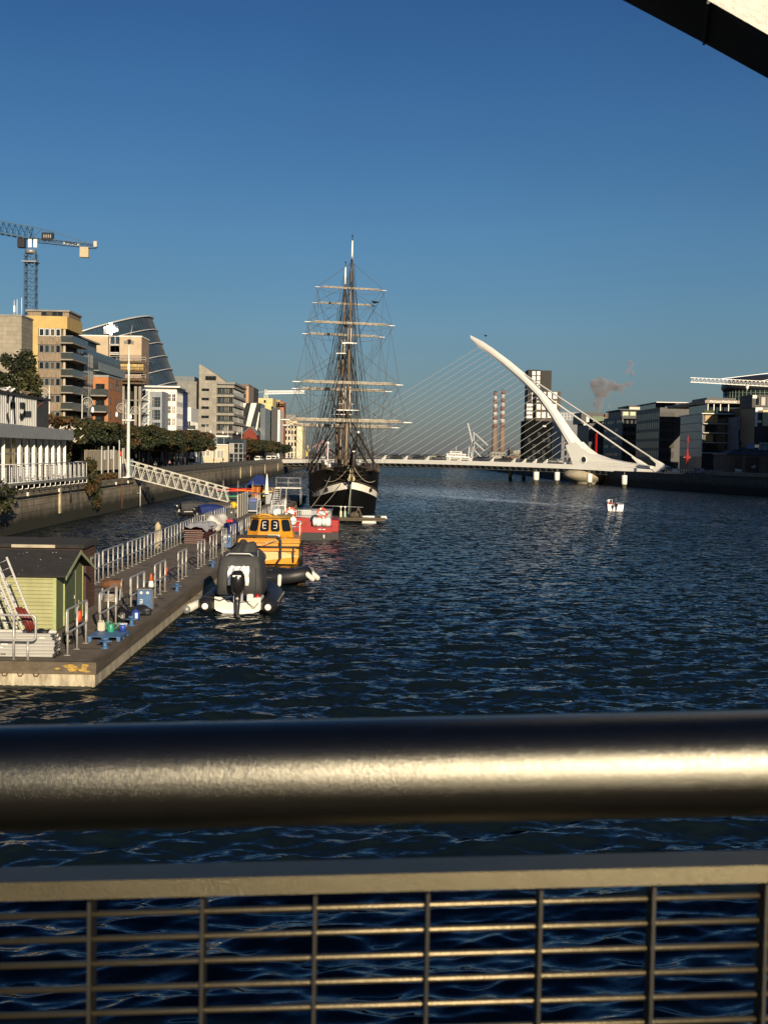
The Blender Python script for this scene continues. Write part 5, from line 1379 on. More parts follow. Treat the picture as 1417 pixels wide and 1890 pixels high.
# birds
def bird_mesh(name, body, wing, s=1.0, fly=False):
    w = MB(); rings = []
    for t_, r in ((-.30,.02),(-.22,.05),(-.08,.10),(.06,.11),(.15,.08),(.20,.055)):
        rings.append([(r*math.cos(a)*.9, t_, .18+r*math.sin(a)+(.06 if t_ > .1 else 0)*(t_-.1)*10) for a in [k*math.pi/5 for k in range(10)]])
    w.loft(rings); w.ball((0,.24,.28), .06, 6); w.tube([(0,.28,.28),(0,.36,.265)], [.02,.006], 6, m=2)
    if fly:
        for sd in (-1,1): w._add([(sd*.05,.1,.22),(sd*.05,-.1,.2),(sd*.4,-.02,.38),(sd*.38,.12,.38),(sd*.75,-.08,.3),(sd*.06,.1,.20),(sd*.06,-.1,.18),(sd*.4,-.02,.36),(sd*.38,.12,.36)], [(0,1,2,3),(3,2,4),(5,8,7,6),(8,4,7)], 1)
    else:
        for sd in (-1,1):
            w.loft([[(sd*.10,.12,.22),(sd*.11,.0,.16),(sd*.09,.0,.27)],[(sd*.11,-.1,.22),(sd*.115,-.15,.17),(sd*.06,-.15,.26)],[(sd*.03,-.38,.20),(sd*.035,-.4,.18),(sd*.02,-.4,.21)]], m=1)
            w.tube([(sd*.04,.0,.10),(sd*.04,.0,.0)], .012, 5, m=2)
    return w.mesh(name, [body, wing, M('bird legs', (.45,.25,.10), .6)])
gull_w, gull_g, bird_k, bird_b = M('gull white', (.78,.77,.74), .7), M('gull grey', (.35,.36,.38), .7), M('black feathers', (.012,.012,.014), .6), M('brown feathers', (.20,.15,.10), .8, var=.4, vs_=12)
gullm = bird_mesh('gull', gull_w, gull_g); crowm = bird_mesh('crow', bird_k, bird_k); browm = bird_mesh('gull young', bird_b, bird_b); flym = bird_mesh('gull flying', bird_k, bird_k, fly=True)
def bird(name, me, label, loc, rz=0, sc=1.0):
    o = bpy.data.objects.new(name, me); COL.objects.link(o); o.location = loc; o.rotation_euler = (0,0,rz); o.scale = (sc,)*3; return tag(o, label, 'bird')
bird('crow', crowm, 'black bird perched on the right arm of a high yard of the main mast', mtx @ Vector((5.0,main_y+.0,31.25+.0)) , R(70), 1.9)
bird('gull', flym, 'dark bird flying just right of the white pylon tip', at(896,622,380), R(60), 1.7)
# ================================================================== THE CABLE STAYED BRIDGE
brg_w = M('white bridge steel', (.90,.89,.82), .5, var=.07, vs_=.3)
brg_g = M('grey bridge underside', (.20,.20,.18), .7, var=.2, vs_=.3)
BA, BB = Vector((80,356,0)), Vector((-37,480,0))
bd = (BB-BA).normalized(); bn = Vector((-bd.y*-1, -bd.x, 0))
bn = Vector((bd.y, -bd.x, 0)); bn = bn if bn.y > 0 else -bn
def atB(px, py, off=0.0):                # point of the pixel in the bridge's vertical plane
    d = ray(px, py); p0 = BA+bn*off; t = (p0.dot(bn))/(d.dot(bn))
    return Vector((d.x*t, d.y*t, CAM_H+d.z*t))
BR = thing('cable_stayed_bridge', 'white cable stayed bridge with one curved leaning pylon and harp of stays', 'bridge', (62,364,0))
tops = [(500,848.2),(560,847.4),(640,847.2),(720,847.6),(800,849),(880,851),(960,853.6),(1040,856.6),(1100,859.4),(1150,862.6),(1212,867.5)]
edge = [atB(x,y) for x,y in tops]
w = MB()
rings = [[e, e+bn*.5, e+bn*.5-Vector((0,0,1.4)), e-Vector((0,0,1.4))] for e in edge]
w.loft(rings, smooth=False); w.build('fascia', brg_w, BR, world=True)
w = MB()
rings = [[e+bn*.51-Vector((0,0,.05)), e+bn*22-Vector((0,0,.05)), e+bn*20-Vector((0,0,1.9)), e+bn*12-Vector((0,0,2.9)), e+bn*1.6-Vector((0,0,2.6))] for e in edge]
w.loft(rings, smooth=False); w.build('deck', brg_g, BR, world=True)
w = MB()
tot = (edge[-1]-edge[0]).length
for i in range(64):
    f = i/63; x = 505+700*f
    k = max(j for j in range(len(tops)) if tops[j][0] <= x); k = min(k, len(tops)-2)
    u = (x-tops[k][0])/(tops[k+1][0]-tops[k][0]); e = edge[k].lerp(edge[k+1], u)
    a = e-Vector((0,0,1.41)); 
    w._add([a+bn*.1-bd*.16, a+bn*.1+bd*.16, a+bn*1.5+bd*.16, a+bn*1.5-bd*.16, a+bn*.5-bd*.16-Vector((0,0,.45)), a+bn*.5+bd*.16-Vector((0,0,.45)), a+bn*1.7+bd*.16-Vector((0,0,1.0)), a+bn*1.7-bd*.16-Vector((0,0,1.0))], [(0,1,2,3),(4,7,6,5),(0,4,5,1),(1,5,6,2),(2,6,7,3),(3,7,4,0)])
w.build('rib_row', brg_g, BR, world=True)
OFF = 6.0
Ue = [(868,619),(888,629),(906,641),(938,665),(974,695),(1006,729),(1031,763),(1051,793),(1069,816)]
Le = [(870,628),(883,641),(897,650),(926,672),(959,701),(990,731),(1013,763),(1033,794),(1050,823)]
Wd = [.22,.36,.48,.6,.72,.85,1.0,1.3,1.8]
w = MB(); rings = []
for (ux,uy),(lx,ly),h in zip(Ue,Le,Wd):
    U, L_ = atB(ux,uy,OFF), atB(lx,ly,OFF)
    c = (U+L_)/2
    rings.append([U-bn*h*.55, c-bn*h+(U-c)*.25, c-bn*h-(U-c)*.35, L_-bn*h*.35, L_+bn*h*.35, c+bn*h-(U-c)*.35, c+bn*h+(U-c)*.25, U+bn*h*.55])
w.loft(rings, smooth=False); py_o = w.build('pylon', brg_w, BR, world=True)
def plate(name, pts, off, th, mat_, parent, wparent=BR):
    w = MB(); P = [atB(x,y,off) for x,y in pts]; n = len(P)
    A = [p-bn*th for p in P]; B = [p+bn*th for p in P]
    w._add(A+B, [tuple(range(n)), tuple(range(2*n-1,n-1,-1))]+[(i,i+n,(i+1)%n+n,(i+1)%n) for i in range(n)])
    if parent is not wparent:
        inv = (Matrix.Translation(wparent.location)).inverted(); w.v = [tuple(inv @ Vector(p)) for p in w.v]; return w.build(name, mat_, parent)
    return w.build(name, mat_, parent, world=True)
plate('pylon_base', [(1050,822),(1069,815.5),(1080,826.5),(1096,838),(1120,846.5),(1150,852.5),(1205,861),(1205,868),(1140,864),(1064,861),(1062,851)], OFF, 2.0, brg_w, BR)
w = MB(); c = atB(1084,848.5,OFF)-bn*2.02
w.tube([c+bd*(1.0*math.cos(a))+Vector((0,0,1.0*math.sin(a))) for a in [k*math.pi/10 for k in range(20)]], .13, 6, closed=True); w.build('port_rim', brg_w, BR, world=True)
w = MB(); w.tube([c+bn*.01, c-bn*.06], .95, 20); w.build('port', M('dark bridge opening', (.03,.028,.025), .6), BR, world=True)
plate('tail_anchor', [(1201,845),(1213,851),(1227,859),(1241,865),(1252,865),(1251,873),(1254,883),(1221,883),(1205,865.5),(1212,861),(1212.5,855.5)], 0.6, .8, brg_w, BR)
plate('tail_anchor', [(1167,843.5),(1178,849),(1192,858),(1196,862),(1178,862),(1180,856.5)], 12, .8, brg_w, BR)
stay_m = M('pale stay cable', (.62,.62,.58), .5, var=0)
def stay(a, b, r, name='stay_cable'):
    w = MB(); w.tube([a,b], r, 6, caps=False); return w.build(name, stay_m, BR, world=True)
stay(atB(958,685,OFF), atB(1206,848,1), .26, 'back_stay'); stay(atB(986,716,OFF), atB(1173,847,12), .26, 'back_stay')
fin_m = brg_w
# the left edge of the pylon, where the harp is fixed
def lerp_poly(pts, f):
    d = [0]
    for (a,b),(c,e) in zip(pts[:-1],pts[1:]): d.append(d[-1]+math.hypot(c-a,e-b))
    s = f*d[-1]
    for i in range(len(pts)-1):
        if s <= d[i+1]+1e-9:
            u = (s-d[i])/(d[i+1]-d[i]); return (pts[i][0]*(1-u)+pts[i+1][0]*u, pts[i][1]*(1-u)+pts[i+1][1]*u)
    return pts[-1]
NS = 26
for i in range(NS):
    f = i/(NS-1)
    px0 = 547+(1041-547)*f
    pyy = lerp_poly(Le[1:]+[(1058,840)], f)
    py1 = 846.0+max(0,(px0-700))*.031
    a = atB(pyy[0]+1.5, pyy[1]-.5, OFF); b = atB(px0, py1, OFF)
    stay(a, b, .085)
    if px0 > 690:
        u = (a-b).normalized()
        w = MB(); q = [b-Vector((0,0,.9))-bd*(-1.1), b-Vector((0,0,.9))-bd*.6, b+u*2.2+Vector((0,0,.15)), b+u*2.4-Vector((0,0,.25))]
        q = [b+Vector((0,0,-1.1))+bd*1.6, b+Vector((0,0,-1.1))-bd*.9, b+u*1.9-Vector((0,0,.35)), b+u*2.0+Vector((0,0,.35))]
        w._add([p-bn*.25 for p in q]+[p+bn*.25 for p in q], [(0,1,2,3),(7,6,5,4),(0,4,5,1),(1,5,6,2),(2,6,7,3),(3,7,4,0)]); w.build('stay_anchor', fin_m, BR, world=True)
# parapet
w = MB()
for h in (.45,.95): w.tube([e+bn*.3+Vector((0,0,h)) for e in edge], .035, 5)
w.build('parapet', galv, BR, world=True)
# pier under the pylon and the guard piles
c = atB(1081, 880, OFF)
conc_b = M('bridge pier concrete', (.42,.37,.26), .8, var=.3, vs_=.4, stretch=(1,1,3))
w = MB(); w.lathe([(3.6,-1),(3.9,.4),(5.2,.9),(6.9,1.9),(7.2,2.5),(7.1,3.2),(6.2,4.0),(4.5,4.4)], (c.x, c.y, 0), 40, rx=1.0, ry=1.0)
w.build('pier', conc_b, BR, world=True)
pile_w, pile_d = M('white pile cap', (.78,.77,.70), .6, var=.12), M('wet dark pile', (.05,.05,.03), .7, var=.3)
for i,(px,py,wd) in enumerate(((941,886.5,8),(966,886.5,8),(988.5,893,11),(1027,893.5,10),(1087,897.5,10),(1151,902,10.5))):
    p = atz(px, py, 0); sc_ = p.y/FPX; hw_ = wd*sc_/2
    t = thing('guard_pile', ['white capped guard pile in the river farthest from the curved pylon','second white capped guard pile from the far end of the row','white capped guard pile third along the row before the bridge','white capped guard pile just left of the concrete pylon pier','white capped guard pile in front of the concrete pylon pier','white capped guard pile right of the concrete pylon pier'][i], 'pile', (p.x,p.y,0), R(-30), 'guard piles before the bridge')
    w = MB(); w.lathe([(hw_*.85,-1.5),(hw_*.85,1.15)], n=12); w.build('pile', pile_d, t)
    w = MB(); w.lathe([(hw_*.8,1.0),(hw_,1.4),(hw_,3.4),(hw_*.9,3.6)], n=12); w.build('cap', pile_w, t)
    w = MB(); w.tube([(0,0,3.6),(0,0,4.4)], .06, 6); w.build('light_stem', galv, t)
# cars on the deck
def car(label, loc, rz, paint, van=False, cat='car'):
    t = thing('delivery_van' if van else 'parked_car', label, 'van' if van else cat, loc, rz)
    L, W = (5.2,1.9) if van else (4.3,1.75)
    prof = [(-L/2,.35),(L/2,.35),(L/2,.85),(L/2-.9,1.0),(L/2-1.5,1.95 if van else 1.45),(-L/2+.1 if van else -L/2+.9,2.1 if van else 1.45),(-L/2,1.0)]
    w = MB(); w.prism(prof, 'y', -W/2, W/2); w.build('body', paint, t)
    w = MB(); z0,z1 = (1.15,1.75) if van else (.95,1.36)
    for s in (-1,1): w._add([(L/2-1.0,s*(W/2+.01),z0),(L/2-1.55,s*(W/2+.01),z1),(-L/2+1.0,s*(W/2+.01),z1),(-L/2+.6,s*(W/2+.01),z0)],[(0,1,2,3)])
    w.box(-L/2-.012 if van else -L/2+.25,-L/2+.02 if van else -L/2+.62,-W/2+.15,W/2-.15,z0,z1)
    w.build('window', glass_d, t)
    for x in (-L/2+.8, L/2-.85):
        for s in (-1,1):
            w = MB(); w.lathe([(.32,-.1),(.33,0),(.32,.1)], (x,s*(W/2-.05),.32), 14, axis='Y'); w.build('wheel', black_r, t)
    return t
def deckpt(px, off=4):
    k = max(j for j in range(len(tops)) if tops[j][0] <= px); u = (px-tops[k][0])/(tops[k+1][0]-tops[k][0]); return edge[k].lerp(edge[k+1],u)+bn*off
ba = math.atan2(bd.y, bd.x)
for px, l, c_ in ((716,'dark car on the white bridge nearest the ship bow',(.02,.02,.022)),(757,'second dark car on the bridge going from the ship toward the pylon',(.025,.025,.03)),(797,'grey car on the white bridge between two stay anchors',(.12,.12,.12)),(872,'dark blue car on the white bridge below the leaning crane',(.02,.03,.06)),(918,'dark car on the bridge under the striped chimneys',(.03,.022,.02)),(1010,'silver car on the bridge close to the pylon foot',(.35,.35,.35)),(575,'white car on the far left end of the bridge',(.6,.6,.58))):
    car(l, deckpt(px), ba, M('car paint %d' % px, c_, .25, var=0))
# ================================================================== LEFT BANK
_wm = {}
def win_mesh(ww, wh, nx, nz, fm, gm, fr=.07, dp=.06):
    key = (round(ww,2),round(wh,2),nx,nz,fm.name,gm.name,fr)
    if key in _wm: return _wm[key]
    w = MB()
    w.box(-ww/2+fr, ww/2-fr, -.012, .05, fr, wh-fr, 1)
    w.box(-ww/2, ww/2, -dp, .05, 0, fr-.001, 0); w.box(-ww/2, ww/2, -dp, .05, wh-fr+.001, wh, 0)
    w.box(-ww/2, -ww/2+fr-.001, -dp, .05, fr, wh-fr, 0); w.box(ww/2-fr+.001, ww/2, -dp, .05, fr, wh-fr, 0)
    for i in range(1,nx): x = -ww/2+ww*i/nx; w.box(x-fr*.4, x+fr*.4, -dp*.7, .04, fr+.001, wh-fr-.001, 0)
    for i in range(1,nz): z = wh*i/nz; w.box(-ww/2+fr+.002, ww/2-fr-.002, -dp*.6, .04, z-fr*.35, z+fr*.35, 0)
    _wm[key] = w.mesh('window', [fm, gm]); return _wm[key]
FR = {'F':0.0,'E':math.pi/2,'W':-math.pi/2}
def wins(t, face, plane, us, zs, ww, wh, fm, gm, nx=1, nz=1, fr=.07, name='window', skip=0.0, seed=1, off=.0):
    me0 = win_mesh(ww, wh, nx, nz, fm, gm, fr); rng = random.Random(seed+int(plane*7)+len(us))
    alts = [win_mesh(ww, wh, nx, nz, fm, g, fr) for g in (blind_a, blind_b, gl_b)] if gm is gl else [me0]*3
    for z in zs:
        for u in us:
            if rng.random() < skip: continue
            q_ = rng.random(); me = alts[0] if q_ < .10 else alts[1] if q_ < .20 else alts[2] if q_ < .38 else me0
            o = bpy.data.objects.new(name, me); COL.objects.link(o); o.parent = t
            p = Vector((u, plane-off, z)) if face == 'F' else Vector((plane+(off if face == 'E' else -off), u, z))
            o.location = p-t.location; o.rotation_euler = (0,0,FR[face])
def lin(a, b, n): return [a+(b-a)*(i+.5)/n for i in range(n)]
def part(t, name, mat_, *boxes, m=0):
    w = MB()
    for b in boxes: w.box(*b)
    return w.build(name, mat_, t, world=True)
stone_l = brick_mat('pale stone cladding', (.27,.24,.185), (.33,.295,.23), (.15,.135,.105), 1.3, .62, 'A', .012, .8, .22)
yel_r = M('yellow render', (.50,.36,.13), .8, var=.15, vs_=.6)
cedar = M('weathered cedar panels', (.27,.21,.145), .8, var=.75, vs_=2.2, stretch=(5,5,.35))
frame_d, frame_w, frame_g = M('dark frame', (.03,.03,.032), .5), M('white frame', (.75,.74,.70), .5), M('grey frame', (.22,.23,.23), .5)
gl = glass_mat('window glass', (.015,.018,.02), .06, .6)
gl_b = glass_mat('bluish glass', (.03,.045,.055), .05, 1.0)
blind_a = M('drawn pale blind', (.30,.28,.23), .35, var=.2, vs_=3, spec=.6)
blind_b = M('half lit room', (.10,.085,.06), .15, var=.6, vs_=1.5, spec=.7)
gl_gr = glass_mat('balcony glass', (.045,.055,.056), .2, .7)
zinc = M('grey blue zinc', (.13,.155,.165), .5, .2, var=.3, vs_=1, stretch=(2,2,.4))
conc_p = M('board marked concrete', (.27,.25,.205), .85, var=.25, vs_=.7)
conc_d = M('dull concrete', (.24,.235,.21), .85, var=.3, vs_=.5)
cream = M('cream render', (.48,.38,.255), .8, var=.15, vs_=.5)
pink_c = M('tan concrete panels', (.33,.245,.175), .8, var=.2, vs_=.4)
brick_o = brick_mat('orange brick', (.42,.16,.055), (.50,.20,.07), (.30,.16,.09), .5, .16, 'A', .01, .85, .2)
white_r = M('white render', (.74,.72,.66), .7, var=.12, vs_=.5)
blue_v = M('deep blue panel', (.03,.035,.16), .5, var=.15)
LX = -52.0
# --- stone block at the picture edge
t = thing('stone_building', 'pale stone clad block with blank walls at the left picture edge', 'building', (LX-6,184.6,QZ))
z1 = Zp(42,584,184.6)
part(t, 'wall', stone_l, (LX-40,LX-.0,184.6,190.6,QZ,z1))
part(t, 'coping', conc_d, (LX-40,LX+.08,184.5,190.7,z1,z1+.25))
part(t, 'plinth', conc_d, (LX-40,LX+.05,184.55,190.55,QZ,QZ+1.1))
for k,z in enumerate((9.5,13.2)):
    part(t, 'canopy', galv, (LX-.0,LX+2.4,189,190.2,z,z+.18))
# --- yellow apartment building
Y2 = 213.0
t = thing('apartment_building', 'yellow apartment block with weathered timber spandrels and corner balconies', 'building', (LX-8,Y2,QZ))
zt_ = Zp(80,583,Y2); xs0, xs1 = Xp(71,680,Y2), Xp(114,680,Y2)
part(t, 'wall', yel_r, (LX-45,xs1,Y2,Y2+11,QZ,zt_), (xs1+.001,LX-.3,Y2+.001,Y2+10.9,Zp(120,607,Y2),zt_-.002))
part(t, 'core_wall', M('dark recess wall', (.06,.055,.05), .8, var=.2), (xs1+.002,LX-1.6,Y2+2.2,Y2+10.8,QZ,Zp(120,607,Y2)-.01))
part(t, 'penthouse', cedar, (Xp(57,600,Y2)-1,LX-.5,Y2+2.0,Y2+10.6,zt_+.003,Zp(100,573,Y2)))
part(t, 'penthouse_roof', conc_d, (Xp(57,600,Y2)-1.3,LX-.3,Y2+1.7,Y2+10.9,Zp(100,573,Y2)+.002,Zp(100,571,Y2)+.1))
wins(t,'F',Y2+2.0,[Xp(x,590,Y2) for x in (76,86,96,106)],[zt_+.15],.95*0+.9,1.0,frame_d,gl)
rows = [(606,621),(636,651.5),(667,682),(697.5,712.5),(728.5,743.5),(759,772)]
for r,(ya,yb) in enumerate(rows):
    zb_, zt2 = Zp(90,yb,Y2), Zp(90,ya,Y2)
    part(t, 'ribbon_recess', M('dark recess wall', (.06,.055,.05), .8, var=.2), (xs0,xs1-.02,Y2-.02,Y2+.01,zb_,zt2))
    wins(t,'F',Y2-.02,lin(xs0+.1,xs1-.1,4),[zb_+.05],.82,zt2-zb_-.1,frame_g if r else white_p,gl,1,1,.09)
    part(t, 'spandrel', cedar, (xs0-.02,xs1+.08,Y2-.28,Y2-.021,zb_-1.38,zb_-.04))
    fl = zb_-1.0
    # corner balcony: slab, glass, table top
    b = part(t, 'balcony', conc_p, (xs1+.1,LX+.9,Y2-.9,Y2+10.6,fl-.22,fl))
    w = MB(); w.box(xs1+.15,LX+.82,Y2-.86,Y2-.83,fl+.03,fl+1.05); w.box(LX+.83,LX+.86,Y2-.82,Y2+10.5,fl+.03,fl+1.05); w.v = [tuple(Vector(p)-t.location) for p in w.v]
    w.build('balustrade', gl_gr, b)
    w = MB(); w.box(xs1+.12,LX+.88,Y2-.89,Y2-.80,fl+1.06,fl+1.12); w.box(LX+.79,LX+.88,Y2-.79,Y2+10.5,fl+1.06,fl+1.12); w.v = [tuple(Vector(p)-t.location) for p in w.v]
    w.build('handrail', galv_d, b)
    wins(t,'E',LX-1.6,[Y2+4,Y2+6.2,Y2+8.4],[fl+.1],1.5,2.2,frame_g,gl,2)
    part(t, 'screen_wall', cream, (LX-1.75,LX-.6,Y2+.9,Y2+1.05,fl+.02,fl+2.3*.42))
    part(t, 'column', M('light stone column', (.45,.40,.32), .8), (xs1+.25,xs1+.6,Y2+.15,Y2+.5,fl+.01,fl+2.55))
# roof aerials
w = MB()
for dx in (0,.5,1.3): w.tube([(LX-11+dx,Y2+6,zt_),(LX-11+dx,Y2+6,zt_+3.2+dx*.4)], .05, 6)
w.box(LX-11.1,LX-10.8,Y2+5.9,Y2+6.1,zt_+1.2,zt_+2.3); w.build('aerial', white_p, t, world=True)
# --- grey blue stepped block and its orange brick wing
t = thing('zinc_building', 'stepped grey blue block with long glazed terraces beside the yellow apartments', 'building', (LX-8,224.2,QZ))
part(t, 'wall', zinc, (LX-30,LX,224.2,256.5,QZ,Zp(217,674,253)))
part(t, 'penthouse', zinc, (LX-20,LX-2.0,224.3,243,Zp(217,674,253)+.003,Zp(170,622,226)))
part(t, 'penthouse_roof', conc_d, (LX-21,LX-1.4,224.25,243.8,Zp(170,622,226)+.002,Zp(170,619,226)))
zb3 = Zp(217,674,253)
wins(t,'E',LX-2.0,lin(225,243,9),[zb3+.3],1.7,2.2,frame_d,gl)
w = MB(); w.box(LX-.12,LX-.08,224.4,256.4,zb3+.02,zb3+1.15); w.build('terrace_glass', gl_gr, t, world=True)
w = MB(); w.box(LX+.9,LX+.94,232,256.4,zb3-2.3,zb3-.9); w.box(LX+.001,LX+.95,232,256.4,zb3-2.5,zb3-2.32); w.build('terrace_band', M('pale zinc band', (.24,.28,.29), .5, var=.3, vs_=1), t, world=True)
for k in range(7):
    z = QZ+1.0+2.95*k
    wins(t,'E',LX,lin(224.6,231,4),[z],1.45,2.5,frame_g,gl,2,3,.08)
    if z < 22: part(t,'floor_band',galv_d,(LX+.001,LX+.16,224.3,231.6,z-.32,z-.02))
wins(t,'E',LX,lin(232,256,11),[zb3-5.3],1.7,2.2,frame_d,gl)
wins(t,'F',224.2,lin(LX-6,LX-.4,4),[QZ+1.0+2.95*k for k in range(6)],1.1,2.2,frame_g,gl)
Yo, Xo = 230.5, -49.0
zo = Zp(201,696,Yo)
o_t = thing('brick_building', 'orange brick block with small dark windows and corner balconies', 'building', (Xo-3,Yo,QZ))
part(o_t, 'wall', brick_o, (LX+.2,Xo,Yo,243.3,QZ,zo))
part(o_t, 'coping', M('pale zinc band', (.24,.28,.29), .5), (LX+.2,Xo+.06,Yo-.06,243.4,zo,zo+.35))
wins(o_t,'E',Xo,lin(Yo+.6,243,5),[QZ+1.5+2.7*k for k in range(6)],.95,1.25,frame_d,gl,1,1,.06,skip=.12,seed=4)
wins(o_t,'E',Xo,[Yo+7.5],[zo-1.1],2.2,.8,frame_d,gl)
for k in range(5):
    z = QZ+2.0+2.95*k
    b = part(o_t,'balcony',conc_d,(LX+.25,Xo+.05,Yo-2.2,Yo-.002,z-.25,z))
    w = MB(); w.box(LX+.3,Xo,Yo-2.17,Yo-2.13,z+.02,z+1.1); w.box(Xo-.04,Xo,Yo-2.12,Yo-.05,z+.02,z+1.1); w.v = [tuple(Vector(p)-o_t.location) for p in w.v]; w.build('balustrade', gl_gr, b)
    wins(o_t,'F',Yo,[(LX+Xo)/2],[z+.05],1.7,2.1,frame_d,gl,2)
# --- cream building under construction
Y5 = 279.0
t = thing('construction_block', 'cream concrete block under construction with glazed shaft and open dark floors below', 'building', (LX-5,Y5,QZ))
z1, z2 = Zp(240,622,Y5), Zp(240,655,Y5)
xa, xb, xc, xd = Xp(178,640,Y5), Xp(200,640,Y5), Xp(221,640,Y5), LX
zl = Zp(230,707,Y5)
part(t,'wall',cream,(xa-10,xb,Y5,Y5+9,zl,z1),(xc,xd-.02,Y5,Y5+9.2,z2,z1),(xb+.001,xc-.001,Y5+1.5,Y5+9,zl,z1-.3))
part(t,'side_wall',pink_c,(xd-.018,xd,Y5+.01,Y5+9.19,zl+2,z1-.01))
part(t,'lower_wall',pink_c,(xc,xd-.02,Y5,Y5+9.2,zl,z2-.002))
wins(t,'F',Y5+1.5,[(xb+xc)/2],lin(zl,z1-3,4),xc-xb-.1,4.2,frame_w,gl_b,2,2,.12)
part(t,'parapet',white_r,(xc-.1,xd+.1,Y5-.1,Y5+9.3,z1,z1+.3),(xa-10,xb+.1,Y5-.1,Y5+9.1,z1,z1+.3))
for k in range(4):
    z = Zp(240,[668,686,700,707][k],Y5)
    part(t,'work_platform',timber,(xc-1.6,xd+1.2,Y5-1.3,Y5-.02,z-.25,z))
    w = MB()
    for zz in (.5,1.0): w.tube([(xc-1.6,Y5-1.25,z+zz),(xd+1.2,Y5-1.25,z+zz),(xd+1.2,Y5+8,z+zz)], .05, 5)
    for q in range(7): x = xc-1.6+(xd-xc+2.8)*q/6; w.tube([(x,Y5-1.25,z),(x,Y5-1.25,z+1.1)], .05, 5)
    w.build('guard_rail', rust if k%2 else galv, t, world=True)
part(t,'formwork',M('yellow brown formwork', (.42,.31,.13), .8, var=.5, vs_=.9),(xc-1.2,xd+.6,Y5-.7,Y5-.03,Zp(240,684,Y5),Zp(240,672,Y5)))
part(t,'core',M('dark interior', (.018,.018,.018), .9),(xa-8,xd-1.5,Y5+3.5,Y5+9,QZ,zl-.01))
for k in range(5):
    z = QZ+3.0+3.0*k
    if z < zl: part(t,'slab',conc_d,(xa-8,xd+.2,Y5+.1,Y5+9,z-.25,z))
for px in (227,237,250,258):
    x = Xp(px,760,Y5); part(t,'column',conc_p,(x-.3,x+.3,Y5+.2,Y5+.8,QZ,zl))
# scaffold tower beside it
t = thing('scaffold_tower', 'tube scaffold tower with white stair flights right of the construction block', 'scaffold', (-51.5,284,QZ))
w = MB(); w2 = MB(); zs = QZ
for k in range(8):
    z = QZ+2.2*k
    for y in (284,286.5):
        w.tube([(-55.8,y,z),(-50.5,y,z)], .06, 5)
    w2.box(-55.6,-53.2,284.2,286.2,z,z+.12); w2.bar((-53.0,285,z),(-50.7,285,z+2.2),.14)
for x in (-55.8,-53.1,-50.5):
    for y in (284,286.5): w.tube([(x,y,QZ),(x,y,QZ+17.6)], .07, 5)
w.build('frame', galv, t, world=True); w2.build('platform', white_d, t, world=True)
# --- convention drum
drum_gl = M('drum glass', (.03,.055,.078), .08, 0, var=.35, vs_=.25, spec=1.0)
ring_m = M('drum rings', (.66,.66,.63), .4, .3)
Dc = Vector((-84.2, 345, 36.0)); tilt = R(21); Rd = 23.8
ax = Vector((-math.sin(tilt), -.045, math.cos(tilt))).normalized(); ex = Vector((math.cos(tilt),0,math.sin(tilt))); ey = ax.cross(ex).normalized(); ex = ey.cross(ax)
t = thing('convention_drum', 'huge tilted glass drum with pale hoops rising behind the construction block', 'building', (Dc.x+12,345,QZ))
rngd = random.Random(6)
w = MB(); N = 110; levels = [-38+3.8*i for i in range(11)]
levels[-1] = 0
for i in range(len(levels)-1):
    for sub in range(2):
        h0 = levels[i]+(levels[i+1]-levels[i])*sub/2; h1 = levels[i]+(levels[i+1]-levels[i])*(sub+1)/2
        for j in range(N):
            a0, a1 = 2*math.pi*j/N, 2*math.pi*(j+1)/N
            P = lambda a,h,dr=0: Dc+ax*h+ex*((Rd+dr)*math.cos(a))+ey*((Rd+dr)*math.sin(a))
            d0, d1 = rngd.uniform(-.05,.05), rngd.uniform(-.05,.05)
            w.quad(P(a0,h0,d0),P(a1,h0,d0),P(a1,h1,d1),P(a0,h1,d1))
w.build('glass_wall', drum_gl, t, world=True, recalc=True)
w = MB()
for j in range(N):
    a = 2*math.pi*j/N; w.bar(P(a,-38,.06),P(a,0,.06),.12)
w.build('mullion', M('drum mullion', (.015,.018,.02), .5, .2), t, world=True)
for i in range(2,11):
    w = MB(); w.tube([P(2*math.pi*k/96,levels[i],.45) for k in range(96)], .14 if i < 10 else .22, 6, closed=True); w.build('hoop', ring_m, t, world=True)
w = MB(); w.lathe([(Rd-.2,-.4),(Rd-.2,-.15)], n=60); mt = Matrix((ex.to_4d(),ey.to_4d(),ax.to_4d(),(0,0,0,1))).transposed(); w.v = [tuple(Dc+ex*p[0]+ey*p[1]+ax*p[2]) for p in w.v]; w.build('roof', conc_d, t, world=True)
# mirror panes added near the rim and angled to make the sun glint
pg0 = at(205,607,318)
hv0 = ((Vector((0,0,CAM_H))-pg0).normalized()+SDIR).normalized()
u = hv0.cross(Vector((0,0,1))).normalized(); v = u.cross(hv0); rngv = random.Random(5)
mirror = M('mirror pane', (.55,.54,.50), .16, 1.0, var=0)
glint_panes = MB(); frame_v = MB()
for i in range(-3,4):
    for j in range(-2,3):
        q = math.hypot(i, j*1.1)
        if q > 2.3: continue
        hv = (hv0+u*rngv.gauss(0,.012+.034*q)+v*rngv.gauss(0,.012+.034*q)).normalized(); uu = hv.cross(Vector((0,0,1))).normalized(); vv = uu.cross(hv)
        c = pg0+Vector((.72*i, .0, .62*j+.18*i)); a_, b_ = .36, .31
        glint_panes._add([c+uu*x+vv*y+hv*z for z in (0,.05) for x,y in ((-a_,-b_),(a_,-b_),(a_,b_),(-a_,b_))], [(0,3,2,1),(4,5,6,7),(0,1,5,4),(1,2,6,5),(2,3,7,6),(3,0,4,7)])
        if j == -2 or i in (-3,3): frame_v.bar(c, c+Vector((-.3,2.5,-.5)), .06)
glint_panes.build('sun_glint_panes', mirror, t, world=True); frame_v.build('glint_frame', galv_d, t, world=True)
